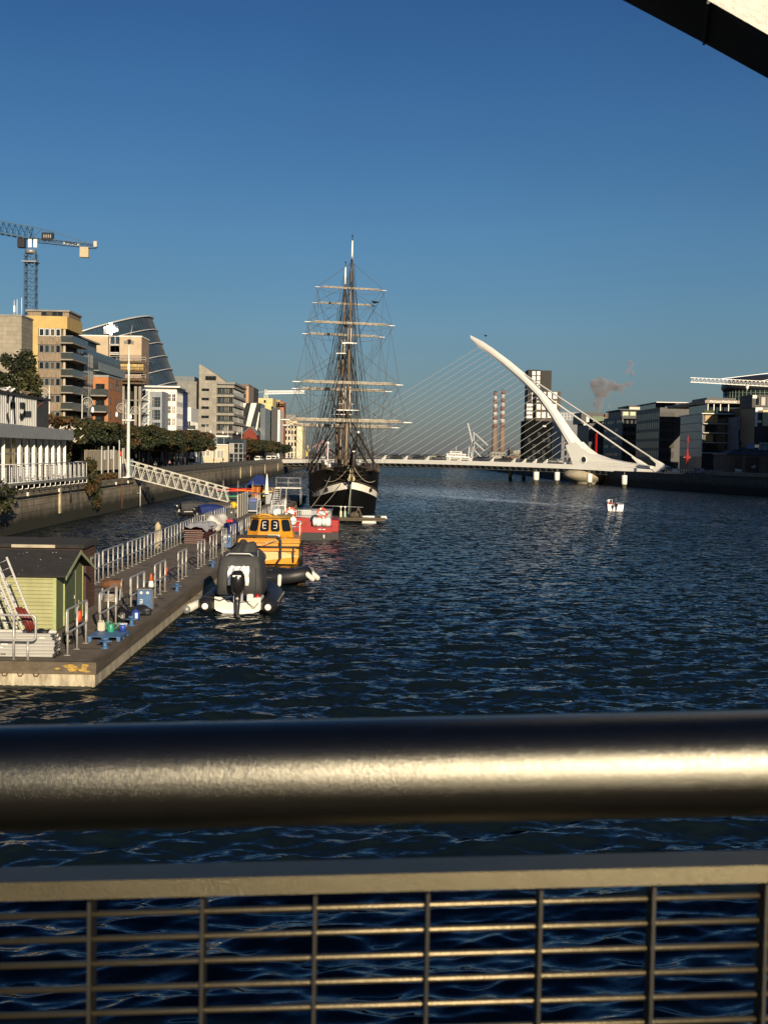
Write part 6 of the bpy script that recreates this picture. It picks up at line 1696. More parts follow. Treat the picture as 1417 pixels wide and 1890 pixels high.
# --- white flats
t = thing('white_flats', 'white rendered stepped flats with roof canopy and deep blue panel', 'building', (-54,296,QZ))
def step(px0, px1, Y, ytop, d, name, mat_):
    xa, xb = Xp(px0,770,Y), Xp(px1,770,Y); z = Zp(px1,ytop,Y)
    part(t, name, mat_, (xa-4,xb,Y,Y+d,QZ,z)); return xa, xb, z
grey_bl = M('grey blue cladding', (.25,.28,.32), .6, var=.3, vs_=.8)
xa,xb,z = step(274,299,296,722,9,'grey_wing',grey_bl)
wins(t,'F',296,[(xa+xb)/2+.3],[QZ+2+3.0*k for k in range(5)],1.9,2.4,frame_g,gl_b,3,3,.05); part(t,'white_edge',white_r,(xa-.1,xa+.35,295.8,295.99,QZ,z+.3),(xa+.36,xb+.1,295.8,295.99,z-.2,z+.3))
xa,xb,z = step(299,326,306,716,10,'wall',white_r)
wins(t,'F',306,lin(xa+.1,xb-.1,3),[QZ+1.0+2.95*k for k in range(6)],.95,1.9,frame_w,gl,2,2,.1)
wins(t,'E',xb,lin(306.5,316,3),[QZ+1.0+2.95*k for k in range(6)],1.9,1.9,frame_w,gl,2,2,.1)
part(t,'roof_canopy',white_r,(xa-4,xb+1.0,304.6,317,z,z+.4))
xa,xb,z = step(320,338,318,723,8,'blue_tower',blue_v); part(t,'tower_roof',white_r,(xa-4,xb+.5,317.4,327,z,z+.35))
text_obj('Citi', 1.5, white_p, t, Vector(((Xp(331,740,318)),317.97,Zp(331,745,318)))-t.location, (R(90),R(80),0))
xa,xb,z = step(330,353,328,752,14,'bay_wing',white_r)
wins(t,'F',328,lin(xa+.6,xb,2),[QZ+.8+2.9*k for k in range(4)],1.2,2.1,frame_w,gl,2,1,.1)
for k in range(4):
    b = part(t,'balcony',white_r,(xa+1.0,xb+1.4,326.6,327.98,QZ+.55+2.9*k,QZ+.72+2.9*k))
    w = MB(); w.box(xa+1.05,xb+1.35,326.62,326.66,QZ+.75+2.9*k,QZ+1.7+2.9*k); w.v = [tuple(Vector(p)-t.location) for p in w.v]; w.build('balustrade', gl_gr, b)
wins(t,'E',xb,lin(328.6,341,5),[QZ+.8+2.9*k for k in range(4)],1.5,2.0,frame_w,gl,2,1,.1)
w = MB(); xq = Xp(353,770,342); w._add([(xq,342,QZ+11),(xq,352,QZ+11),(xq+2.4,352,QZ),(xq+2.4,342,QZ),(xq-2,342,QZ+11),(xq-2,352,QZ+11),(xq-2,352,QZ),(xq-2,342,QZ)],[(0,1,2,3),(4,7,6,5),(0,3,7,4),(1,5,6,2),(0,4,5,1),(3,2,6,7)]); w.build('sloped_glazing', gl_b, t, world=True)
# --- grey stone office
Y7 = 463.0
t = thing('stone_office', 'grey stone office with tall sloped tower strip and open floor bands', 'office building', (-60,Y7,QZ))
xa, xb, xc, xd = Xp(333,760,Y7), Xp(367,760,Y7), Xp(400,760,Y7), Xp(432,760,Y7)
stone_7 = brick_mat('office stone', (.25,.232,.19), (.33,.305,.255), (.18,.17,.14), 2.0, 1.1, 'A', .02, .8, .2)
part(t,'left_wing',conc_d,(xa-14,xb-1.2,Y7+6,Y7+30,QZ,Zp(350,704,Y7+6)))
part(t,'roof_plant',zinc,(xa-10,xb-3,Y7+9,Y7+26,Zp(350,704,Y7+6)+.01,Zp(350,694,Y7+6)))
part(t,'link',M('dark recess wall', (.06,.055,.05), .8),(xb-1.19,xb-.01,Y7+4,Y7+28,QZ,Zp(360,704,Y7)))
w = MB(); zA, zB = Zp(369,672,Y7), Zp(417,703,Y7); w.prism([(xb,QZ),(xc,QZ),(xc,Zp(400,692,Y7)),(xb+2.0,Zp(377,677,Y7)),(xb,zA)], 'y', Y7, Y7+14); w.build('tower', stone_7, t, world=True)
w = MB(); w.prism([(xc+.001,Zp(400,708,Y7)),(Xp(418,705,Y7),Zp(418,706,Y7)),(xc+.001,Zp(400,692,Y7))], 'y', Y7+.02, Y7+13); w.build('gable_wedge', stone_7, t, world=True)
wins(t,'F',Y7,[(xb+xc)/2-.9],[Zp(380,y,Y7) for y in (722,739,755,772,788,802)],2.8,1.0,frame_d,gl,2)
wins(t,'F',Y7,[xc-2.3],[Zp(390,702,Y7)],4.0,1.6,frame_d,gl,3)
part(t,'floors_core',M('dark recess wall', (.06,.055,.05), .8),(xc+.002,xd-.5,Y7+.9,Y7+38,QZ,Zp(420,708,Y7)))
for k,y in enumerate((713,730,747,764,780,797)):
    z = Zp(415,y,Y7)
    part(t,'floor_band',conc_p,(xc+.003,xd,Y7-.1,Y7+40,z-.55,z+.35))
    part(t,'parapet_glass',gl_gr,(xc+.1,xd-.05,Y7-.05,Y7-.02,z+.36,z+.9) if k < 5 else (xc+.1,xd-.05,Y7-.05,Y7-.02,z+.36,z+.5))
    if k: wins(t,'F',Y7+.9,lin(xc+.2,xd-.6,4),[z+.5],1.35,2.3,frame_g,gl,2); wins(t,'E',xd-.5,lin(Y7+1,Y7+38,9),[z+.4],3.6,2.2,frame_g,gl_b,3)
part(t,'roof',conc_d,(xc+.1,xd+.4,Y7-.4,Y7+41,Zp(415,711,Y7)+.36,Zp(415,707,Y7)+.3))
# --- pavilion in front of it
Yp = 400
t = thing('cafe_pavilion', 'low cream pavilion with white windows and glass corner under the stone office', 'pavilion', (-48,Yp,QZ))
xa, xb, xc = Xp(355,830,Yp), Xp(424,830,Yp), Xp(450,830,Yp); z = Zp(400,822,Yp)
part(t,'wall',M('cream stone', (.56,.48,.34), .8, var=.15),(xa,xb,Yp,Yp+12,QZ,z))
part(t,'roof',white_r,(xa-.4,xb+.3,Yp-.5,Yp+12.4,z,z+.35))
part(t,'upper_wall',zinc,(xa+2,xb-1,Yp+3,Yp+12,z+.351,Zp(400,806,Yp)))
part(t,'upper_roof',white_r,(xa+1.5,xb-.6,Yp+2.5,Yp+12.3,Zp(400,806,Yp)+.001,Zp(400,804,Yp)+.1))
wins(t,'F',Yp,[Xp(x,830,Yp) for x in (368,376,384)],[Zp(376,842,Yp)],1.35,1.9,frame_w,gl,1,1,.14)
wins(t,'F',Yp,[Xp(x,830,Yp) for x in (396,404,410)],[Zp(400,846,Yp)],1.1,2.7,frame_w,gl,1,1,.14)
wins(t,'F',Yp+3,[Xp(x,815,Yp) for x in (405,418)],[z+.45],2.0,2.0,frame_d,gl_b)
part(t,'glass_corner',gl_b,(xb+.001,xc,Yp-1.5,Yp+8,QZ,Zp(440,811,Yp)))
wins(t,'F',Yp-1.5,lin(xb,xc,3),[QZ+.1,QZ+3.3],1.4,3.0,frame_w,gl,1,2,.06)
# --- farther blocks
t = thing('striped_office', 'dark glass office with slanting pale stripes', 'office building', (-48,520,QZ))
Y8 = 520; xa, xb = Xp(446,780,Y8), Xp(481,780,Y8); z = Zp(470,744,Y8)
part(t,'wall',M('black glass wall', (.03,.034,.036), .15, spec=.8, var=.3, vs_=.3),(xa,xb,Y8,Y8+20,QZ,z)); part(t,'corner',M('grey glass wall', (.13,.15,.165), .2, var=.2),(xb+.001,Xp(490,780,Y8),Y8-1,Y8+24,QZ,z-2))
for (a,b,c,d) in (((448,744),(455,744),(450,757),(448,757)),((463.5,744),(474,744),(462,788),(454,786)),((478,760),(479.5,762),(474,800),(471,795))):
    w = MB(); P4 = [at(x,y,Y8-.03) for x,y in (a,b,c,d)]; w._add(P4+[p+Vector((0,.028,0)) for p in P4], [(0,1,2,3),(7,6,5,4),(0,4,5,1),(1,5,6,2),(2,6,7,3),(3,7,4,0)]); w.build('pale_stripe', white_r, t, world=True)
wins(t,'F',Y8,lin(xa,xb,5),[QZ+.3+3.4*k for k in range(5)],1.3,2.6,frame_d,gl_b)
t = thing('red_gabled_house', 'small red gabled house standing before the striped office', 'house', (-48,500,QZ))
xa, xb = Xp(447,800,500), Xp(474,800,500); xm = Xp(463,800,500)
w = MB(); w.prism([(xa,QZ),(xb,QZ),(xb,Zp(474,802,500)),(xm,Zp(463,789,500)),(xa,Zp(447,803,500))],'y',500,512); w.build('wall', M('red brick house', (.20,.035,.02), .85, var=.3, vs_=.6), t, world=True)
w = MB(); w.prism([(xa-.4,Zp(447,804,500)),(xm,Zp(463,788,500)),(xm,Zp(463,786.5,500)),(xa-.4,Zp(447,802,500))],'y',499.6,512.4); w.prism([(xb+.3,Zp(474,804,500)),(xm+.01,Zp(463,788,500)),(xm+.01,Zp(463,786.5,500)),(xb+.3,Zp(474,802,500))],'y',499.6,512.4); w.build('roof', zinc, t, world=True)
wins(t,'F',500,lin(xa+.5,xb-.5,3),[QZ+1,QZ+4.3],1.0,1.6,frame_w,gl)
t = thing('brown_tower', 'brown ribbed tower block behind the stone office', 'building', (-60,560,QZ))
xa, xb = Xp(444,730,560), Xp(459,730,560); z = Zp(455,709,560)
part(t,'wall',M('brown ribbed cladding', (.17,.13,.095), .8, var=.35, vs_=1, stretch=(3,3,.3)),(xa,xb,560,580,QZ,z)); part(t,'dark_side',M('dark brown cladding', (.055,.045,.04), .7, var=.2),(xb+.001,Xp(468,730,560),561,584,QZ,z-1.2)); part(t,'copper_edge',M('copper edge', (.42,.26,.15), .6),(xb-1.2,xb+.05,559.85,560-.002,QZ,z-1))
wins(t,'F',560,lin(xa,xb-1.2,3),[z-3-3.2*k for k in range(5)],.8,1.9,frame_d,gl)
t = thing('yellow_block', 'yellow panelled block with irregular dark openings and grey fin', 'building', (-50,600,QZ))
Y9 = 600; xa, xb = Xp(474,780,Y9), Xp(503,780,Y9); z = Zp(490,735,Y9)
yl = M('yellow stone panels', (.62,.52,.24), .75, var=.25, vs_=.6)
part(t,'wall',yl,(xa-6,xb,Y9,Y9+22,QZ,z)); rng = random.Random(3)
for k in range(9):
    for q in range(3):
        x = xa+3.0+q*1.9+rng.uniform(-.4,.4); zz = QZ+3+3.0*k
        if x < xb-.6 and rng.random() < .85: part(t,'opening',gl,(x,x+rng.uniform(.8,1.5),Y9-.03,Y9+.01,zz,zz+1.4))
for k in range(30):
    x = xa+rng.uniform(0,xb-xa-.8); zz = QZ+rng.uniform(1,z-QZ-1); w = MB(); w.obox((x+.4,Y9-.12,zz),(rng.uniform(.5,1.2),.2,.45),(0,rng.uniform(-.5,.5),0)); w.build('relief_block', yl, t, world=True)
xg = Xp(514,800,Y9)
part(t,'grey_fin',M('dark grey cladding', (.055,.055,.055), .7, var=.15),(xb+.001,xg,Y9-6,Y9+16,QZ,Zp(510,754,Y9)))
part(t,'white_fin',white_r,(xg+.001,xg+1.0,Y9-5.5,Y9+16,QZ,Zp(515,757,Y9)))
t = thing('scaffolded_block', 'tall block with orange netting and bare columns behind the grey fin', 'building', (-48,640,QZ))
xa, xb = Xp(497,760,640), Xp(524,760,640); z = Zp(510,738,640)
part(t,'frame_wall',M('tan unfinished wall', (.40,.27,.15), .8, var=.4, vs_=.5),(xa,xb-1.8,640,655,QZ,z)); part(t,'orange_net',M('orange netting', (.40,.17,.08), .8, var=.3, vs_=1),(xb-1.79,xb,639.5,655,QZ,z-1))
wins(t,'F',640,lin(xa,xb-2,4),[z-3.2-3.1*k for k in range(10)],1.1,2.2,frame_d,gl,seed=5,skip=.15)
t = thing('cream_office', 'cream gridded office block at the end of the quay by the bridge', 'office building', (-46,700,QZ))
xa, xb, xc = Xp(521,800,700), Xp(548,800,700), Xp(559,800,700); z = Zp(540,776,700)
part(t,'wall',M('cream panel', (.55,.47,.33), .8, var=.15),(xa-4,xb,700,730,QZ,z)); part(t,'bright_wing',M('bright cream panel', (.68,.60,.40), .8, var=.12),(xb+.001,xc,698,728,QZ,Zp(552,782,700)))
part(t,'attic',conc_d,(xa,xb-1,702,728,z+.002,Zp(540,765,700)))
wins(t,'F',700,lin(xa-.5,xb,5),[QZ+3.6+3.3*k for k in range(5)],1.25,2.3,frame_w,gl,1,1,.09)
wins(t,'F',700,lin(xa-.5,xb,5),[QZ+.3],1.25,2.8,frame_w,gl,1,2,.09)

# --- white café on the quay with corrugated box above
cafe_zinc = M('streaked zinc fascia', (.36,.38,.38), .55, .1, var=.4, vs_=1.4, stretch=(3,3,.5))
t = thing('quay_cafe', 'single storey quay cafe with white fins and grey fascia over the river wall', 'pavilion', (-38,128,QZ))
CX_ = -35.9
part(t,'wall',M('dark cafe glazing', (.02,.022,.02), .08, spec=.6, var=.3),(-46,CX_,100,145.2,QZ+.5,9.3))
part(t,'curtain',M('gold curtain', (.45,.36,.16), .8, var=.4, vs_=1.2, stretch=(1,5,.3)),(CX_+.005,CX_+.03,121.5,123.3,6.6,9.2),(CX_+.005,CX_+.03,124.4,125.1,6.6,9.2))
part(t,'plinth',M('dark plinth', (.06,.055,.045), .8, var=.3),(-46,CX_+.1,100,146,QZ+.01,QZ+.49))
w = MB(); w.prism([(100,9.31),(145.8,9.31),(145.2,10.45),(100,10.75)],'x',-47,-34.9); w.build('fascia', cafe_zinc, t, world=True)
for y in (113,116,118,120.4,125.7,128.4,131.0,133.7,136.3,138.9,141.5,144.2):
    w = MB(); w.box(CX_+.11,CX_+.42,y-.04,y+.04,5.0,9.25); w.build('fin', white_p, t, world=True)
part(t,'transom',galv_d,(CX_+.02,CX_+.07,100,145,7.7,7.8))
part(t,'balcony_deck',conc_d,(CX_+.101,-34.15,100,149.5,4.72,4.90))
for k in range(22):
    y = 104.5+2.1*k
    if y > 149: break
    w = MB(); w.box(-34.45,-34.40,y-.30,y+.30,5.0,6.6); w.build('balcony_panel', white_p, t, world=True)
    w = MB(); w.tube([(-34.25,y+.6,4.9),(-34.25,y+.6,6.75)], .035, 6); w.build('rail_post', white_p, t, world=True)
    w = MB(); w.tube([(-34.2,y+.6,4.8),(-34.2,y+.6,4.35),(-34.66,y+.6,4.25)], .05, 6); w.build('bracket', white_p, t, world=True)
w = MB()
for z in (6.75,4.98): w.tube([(-34.25,100,z),(-34.25,149.5,z),(-35.7,149.5,z)], .055, 6)
w.build('hand_rail', white_p, t, world=True)
w = MB()
for z in (5.3,5.6,5.9,6.2,6.5): w.tube([(-34.25,100,z),(-34.25,149.5,z)], .016, 5)
w.build('rail_wire', galv_d, t, world=True)
t = thing('corrugated_box', 'grey corrugated metal plant box painted with black graffiti on the cafe roof', 'plant box', (-40,134,10.6))
corr = M('corrugated steel', (.50,.50,.47), .5, .2, var=.35, vs_=1.2, stretch=(1,2,.3))
w = MB(); xx = -38.3
pts = []; y = 110
while y < 141.2:
    pts += [(xx,y),(xx+.22,y+.14),(xx+.22,y+.36),(xx,y+.5)]; y += .72
poly = [(x,yy) for x,yy in pts]+[(xx,141.3),(-44,141.3),(-44,110)]
zt_c = Zp(30,731,133)
w.prism(poly, 'z', 10.3, zt_c); w.build('wall', corr, t, world=True)
part(t,'shaded_end',M('shaded corrugated steel', (.06,.06,.06), .6, var=.3),(-44,xx+.1,141.31,147,10.3,zt_c-.1))  # turned-away end of the same box, its shade painted in as near black
part(t,'roof_edge',M('dark roof edge', (.03,.03,.03), .6),(-44.1,xx+.3,109.9,147.1,zt_c,zt_c+.28))
def stroke(pts, wd=.26):
    w = MB(); P3 = [atX(x,y,xx+.26) for x,y in pts]
    for a,b in zip(P3[:-1],P3[1:]):
        d = (b-a); L = d.length; ang = math.atan2(d.z,d.y)
        w.obox((a+b)/2, (.03,L+wd*.6,wd), (ang,0,0))
    return w
for pts in (((13.5,727),(17,727),(15,740)),((14.5,766),(16.5,777)),((21,750),(26,730),(28,778)),((21,748),(28,748)),((38,748),(45.5,748),(45.5,764),(58,764)),((38,767),(41,771),(45,765))):
    stroke(pts,.62).build('graffiti', black_p, t, world=True)
w = MB(); P3 = [Vector((xx+.13,a,b)) for a,b in ((141.5,12.6),(144.8,13.1),(144.8,12.6),(144.8,10.8))]; 
w.obox((xx+.13,143.1,12.85),(.03,3.3,.35),(.15,0,0)); w.obox((xx+.135,144.6,11.8),(.03,.35,1.9)); w.build('graffiti', black_p, t, world=True)
w = MB(); w.obox((xx+.14,143.1,13.3),(.03,2.6,.3),(.22,0,0)); w.build('graffiti', M('rust red spray', (.22,.09,.05), .8), t, world=True)
for me,n,l,px,py,s,rz in ((gullm,'gull','white gull standing on the corrugated box roof edge',10,717,1.9,R(-70)),(gullm,'gull','white gull crouched lower on the corrugated box roof beside the first',21,722,1.7,R(-110)),(browm,'gull','brown speckled young gull on the corrugated box roof',50,726,1.9,R(80))):
    p = atX(px,py,xx-.2); bird(n,me,l,(p.x,p.y,zt_c+.28),rz,s)

# ================================================================== TREES AND GREENERY
leaf_g = [M('dark green leaves', (.022,.032,.009), .6, var=.5, vs_=.9), M('olive leaves', (.045,.046,.012), .6, var=.5, vs_=.9), M('autumn brown leaves', (.095,.048,.012), .65, var=.5, vs_=.9), M('deep shade leaves', (.012,.018,.006), .7, var=.4, vs_=.9)]
bark = M('tree bark', (.06,.048,.035), .9, var=.3, vs_=4)
def crown_mesh(name, sx, sy, sz, n, mix, seed, size=.21, boxy=.5):
    rng = random.Random(seed); w = MB(); cl = []
    for _ in range(46):
        a = [rng.uniform(-1,1) for _ in range(3)]
        k = max(abs(q) for q in a)**boxy*(sum(q*q for q in a)**.5)**(1-boxy)
        if k > 1: a = [q/k for q in a]
        cl.append((a, rng.uniform(.16,.36), rng.choice(mix)))
    for i in range(n):
        c, r, mi = rng.choice(cl)
        d = Vector((rng.gauss(0,1),rng.gauss(0,1),rng.gauss(0,1))).normalized()*r*rng.uniform(.45,1.12)
        p = Vector(((c[0]+d.x)*sx,(c[1]+d.y)*sy,(c[2]+d.z)*sz))
        nrm = (d+Vector((rng.uniform(-.7,.7),rng.uniform(-.7,.7),rng.uniform(-.2,.9)))).normalized()
        u = nrm.cross(Vector((rng.uniform(-1,1),rng.uniform(-1,1),rng.uniform(-1,1)))).normalized(); v = nrm.cross(u)
        s = size*rng.uniform(.5,1.2)
        w._add([p-u*s-v*s*.5, p+u*s*.2-v*s*.7, p+u*s*1.1, p+u*s*.1+v*s*.7], [(0,1,2,3)], mi if rng.random() < .8 else rng.choice(mix))
    return w.mesh(name, leaf_g, recalc=False)
def trunk_mesh(h, r, seed, limbs=5, spread=1.6, up=1.4):
    rng = random.Random(seed); w = MB()
    w.tube([(0,0,0),(.04,.02,h*.5),(0,.03,h+.4)], [r,r*.85,r*.7], 8)
    for i in range(limbs):
        a = 2*math.pi*i/limbs+rng.uniform(-.4,.4); L = spread*rng.uniform(.7,1.1)
        w.tube([(0,.02,h-.2),(L*.5*math.cos(a),L*.5*math.sin(a),h+up*.5),(L*math.cos(a),L*math.sin(a),h+up)], [r*.55,r*.4,r*.18], 6)
    return w.mesh('trunk', bark)
tr_m = trunk_mesh(4.4,.17,1)
kinds = [crown_mesh('crown',3.6,3.6,2.1,7000,[0,0,1,3],1), crown_mesh('crown',3.6,3.6,2.1,7000,[1,2,2,0],2), crown_mesh('crown',3.6,3.6,2.1,7000,[0,1,3,3],3)]
kn = ['dark green','autumn brown','deep olive green']
def tree(label, x, y, kind, sc=1.0, z=QZ, group=None, cm=None, tm=None, zc=6.1):
    t = thing('lime_tree', label, 'tree', (x,y,z), random.uniform(0,6.28), group); t.scale = (sc,sc,sc)
    a = bpy.data.objects.new('trunk', tm or tr_m); COL.objects.link(a); a.parent = t
    b = bpy.data.objects.new('crown', cm or kinds[kind]); COL.objects.link(b); b.parent = t; b.location = (0,0,zc)
    return t
i = 0; y = 172
seq = [1,0,0,0,0,1,1,0,2,0,1,0,0,2,1,2,0,1]
while y < 316:
    k = seq[i % len(seq)]
    tree('clipped %s street tree in the front row along the quay promenade' % kn[k], -43.6+random.uniform(-.3,.3), y, k, random.uniform(.94,1.03), group='clipped trees along the quay, front row'); i += 1; y += 7.2
y = 178; i = 3
while y < 330:
    k = seq[(i*5+2) % len(seq)]
    tree('clipped %s street tree in the rear row along the quay promenade' % kn[k], -50.2+random.uniform(-.3,.3), y, k, random.uniform(.94,1.0), group='clipped trees along the quay, rear row'); i += 1; y += 7.6
for i in range(13):
    k = seq[(i*3) % len(seq)]
    tree('clipped %s street tree beyond the low cream pavilion' % kn[k], -44.3+random.uniform(-.5,.5), 432+9*i, k, random.uniform(.88,.98), group='far clipped trees beyond the pavilion')
for i in range(6):
    tree('round dark tree near the far end of the quay by the bridge', -43-.8*i, 575+16*i, 2, random.uniform(.75,.9), group='round trees by the bridge end')
big = crown_mesh('crown',3.6,3.6,4.2,11000,[0,3,3,1],9,.25,.3)
tree('tall dark evergreen behind the corrugated box at the picture edge', Xp(8,700,152), 152, 0, 1, cm=big, tm=trunk_mesh(8,.28,4,6,2,3), zc=11.3)
# ivy bushes hanging over the wall
def bush(label, loc, sx, sy, sz, n, mix, seed, size=.16):
    t = thing('wall_shrub', label, 'shrub', loc)
    o = bpy.data.objects.new('foliage', crown_mesh('foliage', sx, sy, sz, n, mix, seed, size, .3)); COL.objects.link(o); o.parent = t
    w = MB(); rng = random.Random(seed)
    for k in range(5): w.tube([(0,0,-sz*.6),(rng.uniform(-.3,.3)*sx,rng.uniform(-.3,.3)*sy,0),(rng.uniform(-.7,.7)*sx,rng.uniform(-.7,.7)*sy,sz*.6)], [.05,.035,.012], 5)
    w.build('stem', bark, t); return t
bush('trailing shrub spilling over the quay wall beside the cafe balcony', (-34.5,152.5,4.7), .8, 2.6, 2.3, 2600, [0,1,1,2], 21)
bush('lower trailing growth with pale seed heads under the trailing shrub', (-34.3,155,2.9), .45, 1.6, 1.7, 1100, [1,2,0,3], 22, .13)
bush('dark bush growing out of the quay wall at the left picture edge', (-34.2,113.5,3.6), 1.0, 4.2, 1.5, 2400, [0,1,3,1], 23)
t = bush('pale flowering pampas like shrub behind the cafe end', (-37.4,149.5,8.2), 1.2, 1.6, 1.9, 1500, [1,2,0,1], 24)
w = MB(); rng = random.Random(8)
for k in range(46):
    a = Vector((rng.gauss(0,.9),rng.gauss(0,1.3),rng.uniform(.3,2.6))); s = rng.uniform(.1,.2)
    w.tube([a, a+Vector((rng.uniform(-.5,.5),rng.uniform(-.5,.5),rng.uniform(.1,.5)))], [s,s*.2], 5)
w.build('plume', M('pale seed plume', (.62,.58,.48), .9, var=.2), t)
bush('dry brown grass tuft on the quay edge below the timber palisade', (-35.2,166,4.6), .5, 5, .5, 1200, [2,2,1,2], 25, .14)
# ================================================================== QUAY FURNITURE
pal = M('grey palisade timber', (.36,.31,.22), .85, var=.45, vs_=2, stretch=(6,6,.4))
t = thing('timber_palisade', 'weathered vertical board palisade on posts at the quay edge', 'fence', (-35.6,156,QZ))
w = MB(); y = 154; rng = random.Random(1)
while y < 174.5:
    w.box(-35.62,-35.56+rng.uniform(0,.03),y,y+.2,5.55+rng.uniform(-.03,.03),8.15+rng.uniform(-.1,.1)); y += .23
w.build('board_panel', pal, t, world=True)
for y in (163,167,170.5,174.2):
    w = MB(); w.box(-35.5,-35.36,y-.08,y+.08,QZ,8.7 if y < 174 else 9.6); w.build('post', galv, t, world=True)
for y,z in ((165.5,6.9),(169.6,7.0)):
    w = MB(); w.box(-35.54,-35.5,y-.6,y+.6,z,z+1.2); w.build('notice', white_p, t, world=True)
mast_l = thing('lamp_mast', 'tall white floodlight mast at the head of the gangway', 'lamp post', (-34.95,178,QZ))
w = MB(); w.lathe([(.34,0),(.34,.3),(.25,.31),(.22,6),(.20,8),(.14,14),(.08,19.6)], n=14); w.build('pole', white_d, mast_l)
w = MB(); w.lathe([(.42,8.0),(.42,8.25),(.26,8.3)], n=14); w.box(-.9,.9,-.08,.08,8.12,8.24); w.build('collar', white_p, mast_l)
w = MB(); w.box(-.14,.14,-.1,.1,15.2,16.2); w.build('control_box', white_p, mast_l)
for i in range(4):
    a = i*math.pi/2+.3; w = MB(); w.obox((.42*math.cos(a),.42*math.sin(a),19.2+.1*(i%2)),(.5,.42,.46),(0,.3,a)); w.build('floodlight', black_p, mast_l)
w = MB(); w.tube([(0,0,19.5),(.25,0,20.4),(.45,0,21.6)], .035, 6); w.build('aerial', galv, mast_l)
w = MB(); w.bar((0,.25,.1),(0,-2.3,2.6),.14); w.box(-.6,.6,-2.4,.9,.02,.14); w.build('stay', white_p, mast_l)
t = thing('notice_board', 'cream notice board on posts left of the floodlight mast', 'notice board', (-35.2,175.6,QZ))
w = MB(); w.bbox((.1,0,3.1),(.08,1.5,2.2),b=.02); w.build('board', M('cream board', (.68,.66,.52), .6), t)
for y in (-.6,.6):
    w = MB(); w.tube([(0,y,0),(0,y,4.2)], .05, 6); w.build('post', galv_d, t)
t = thing('lifebuoy_post', 'red and white lifebuoy post by the notice board', 'lifebuoy', (-35.4,174.9,QZ))
w = MB(); w.tube([(0,0,0),(0,0,3.2)], .07, 8); w.build('post', white_p, t)
w = MB(); w.tube([(.12,.36*math.cos(a),3.4+.36*math.sin(a)) for a in [k*math.pi/10 for k in range(20)]], .09, 8, closed=True); w.build('ring', buoy_m, t)
# ornate lamps
def scroll_lamp(label, loc, rz):
    t = thing('scroll_street_lamp', label, 'street lamp', loc, rz, 'white scroll lamps along the quay')
    w = MB(); w.lathe([(.2,0),(.2,.5),(.13,.6),(.09,5),(.07,12.6)], n=10); w.build('pole', white_d, t)
    w = MB(); w.tube([(-.85+.8*math.cos(a),0,11.4+.8*math.sin(a)) for a in [k*math.pi/9 for k in range(15)]], .07, 6)
    for a in [k*2*math.pi/6 for k in range(6)]: w.tube([(-.85,0,11.35),(-.85+.5*math.cos(a),0,11.35+.5*math.sin(a))], .03, 5)
    w.tube([(-.85+.26*math.cos(a),0,11.35+.26*math.sin(a)) for a in [k*math.pi/7 for k in range(14)]], .05, 5, closed=True)
    w.tube([(-.85+.52*math.cos(a),0,11.35+.52*math.sin(a)) for a in [k*math.pi/10 for k in range(20)]], .035, 5, closed=True)
    w.build('scroll_bracket', M('grey lamp paint', (.42,.41,.37), .6), t)
    w = MB(); w.lathe([(.05,10.0),(.18,9.9),(.26,9.35),(.2,9.1),(.05,9.0)], (-1.68,0,.7), 12); w.build('lantern', white_p, t)
    return t
lp = scroll_lamp('white scroll bracket lamp before the yellow apartments', (-44.5,171.5,QZ), R(0))
for px,Y,l,rz in ((152,200,'white scroll bracket lamp before the zinc block',180),(233,225,'white scroll bracket lamp beside the floodlight mast',0),(258,240,'white scroll bracket lamp before the scaffold tower',0),(421,440,'white scroll bracket lamp before the stone office floors',0),(447,455,'white scroll bracket lamp at the right end of the stone office',0),(380,420,'white scroll bracket lamp before the stone tower strip',180)):
    dup(lp, (Xp(px,760,Y),Y,QZ), R(rz), l)
# railing along the quay
t = thing('quay_railing', 'long black iron railing along the left quay edge', 'railing', (QL-.4,350,QZ))
w = MB(); y = 184
while y < 533:
    w.box(QL-.42,QL-.38,y,y+.04,QZ+.1,QZ+1.25); y += .16 if y < 300 else .3
w.build('baluster_row', black_p, t, world=True)
w = MB()
for z in (.15,1.22): w.box(QL-.44,QL-.36,184,533,QZ+z,QZ+z+.05)
w.build('rail', black_p, t, world=True)
for k in range(59):
    w = MB(); y = 184+6*k; w.box(QL-.47,QL-.33,y-.07,y+.07,QZ,QZ+1.4); w.build('post', black_p, t, world=True)
t = thing('steel_gate', 'blue grey steel gate panel beside the floodlight mast', 'gate', (-35.3,181,QZ))
w = MB()
for k in range(16): w.tube([(-35.3,179.3+.26*k,QZ+.1),(-35.3,179.3+.26*k,QZ+2.6)], .03, 5)
w.build('bars', M('blue grey steel', (.16,.19,.23), .5), t, world=True)
w = MB(); w.tube([(-35.3,179.2,QZ+.1),(-35.3,179.2,QZ+2.65),(-35.3,183.4,QZ+2.65),(-35.3,183.4,QZ+.1)], .05, 6); w.build('frame', M('blue grey steel', (.16,.19,.23), .5), t, world=True)
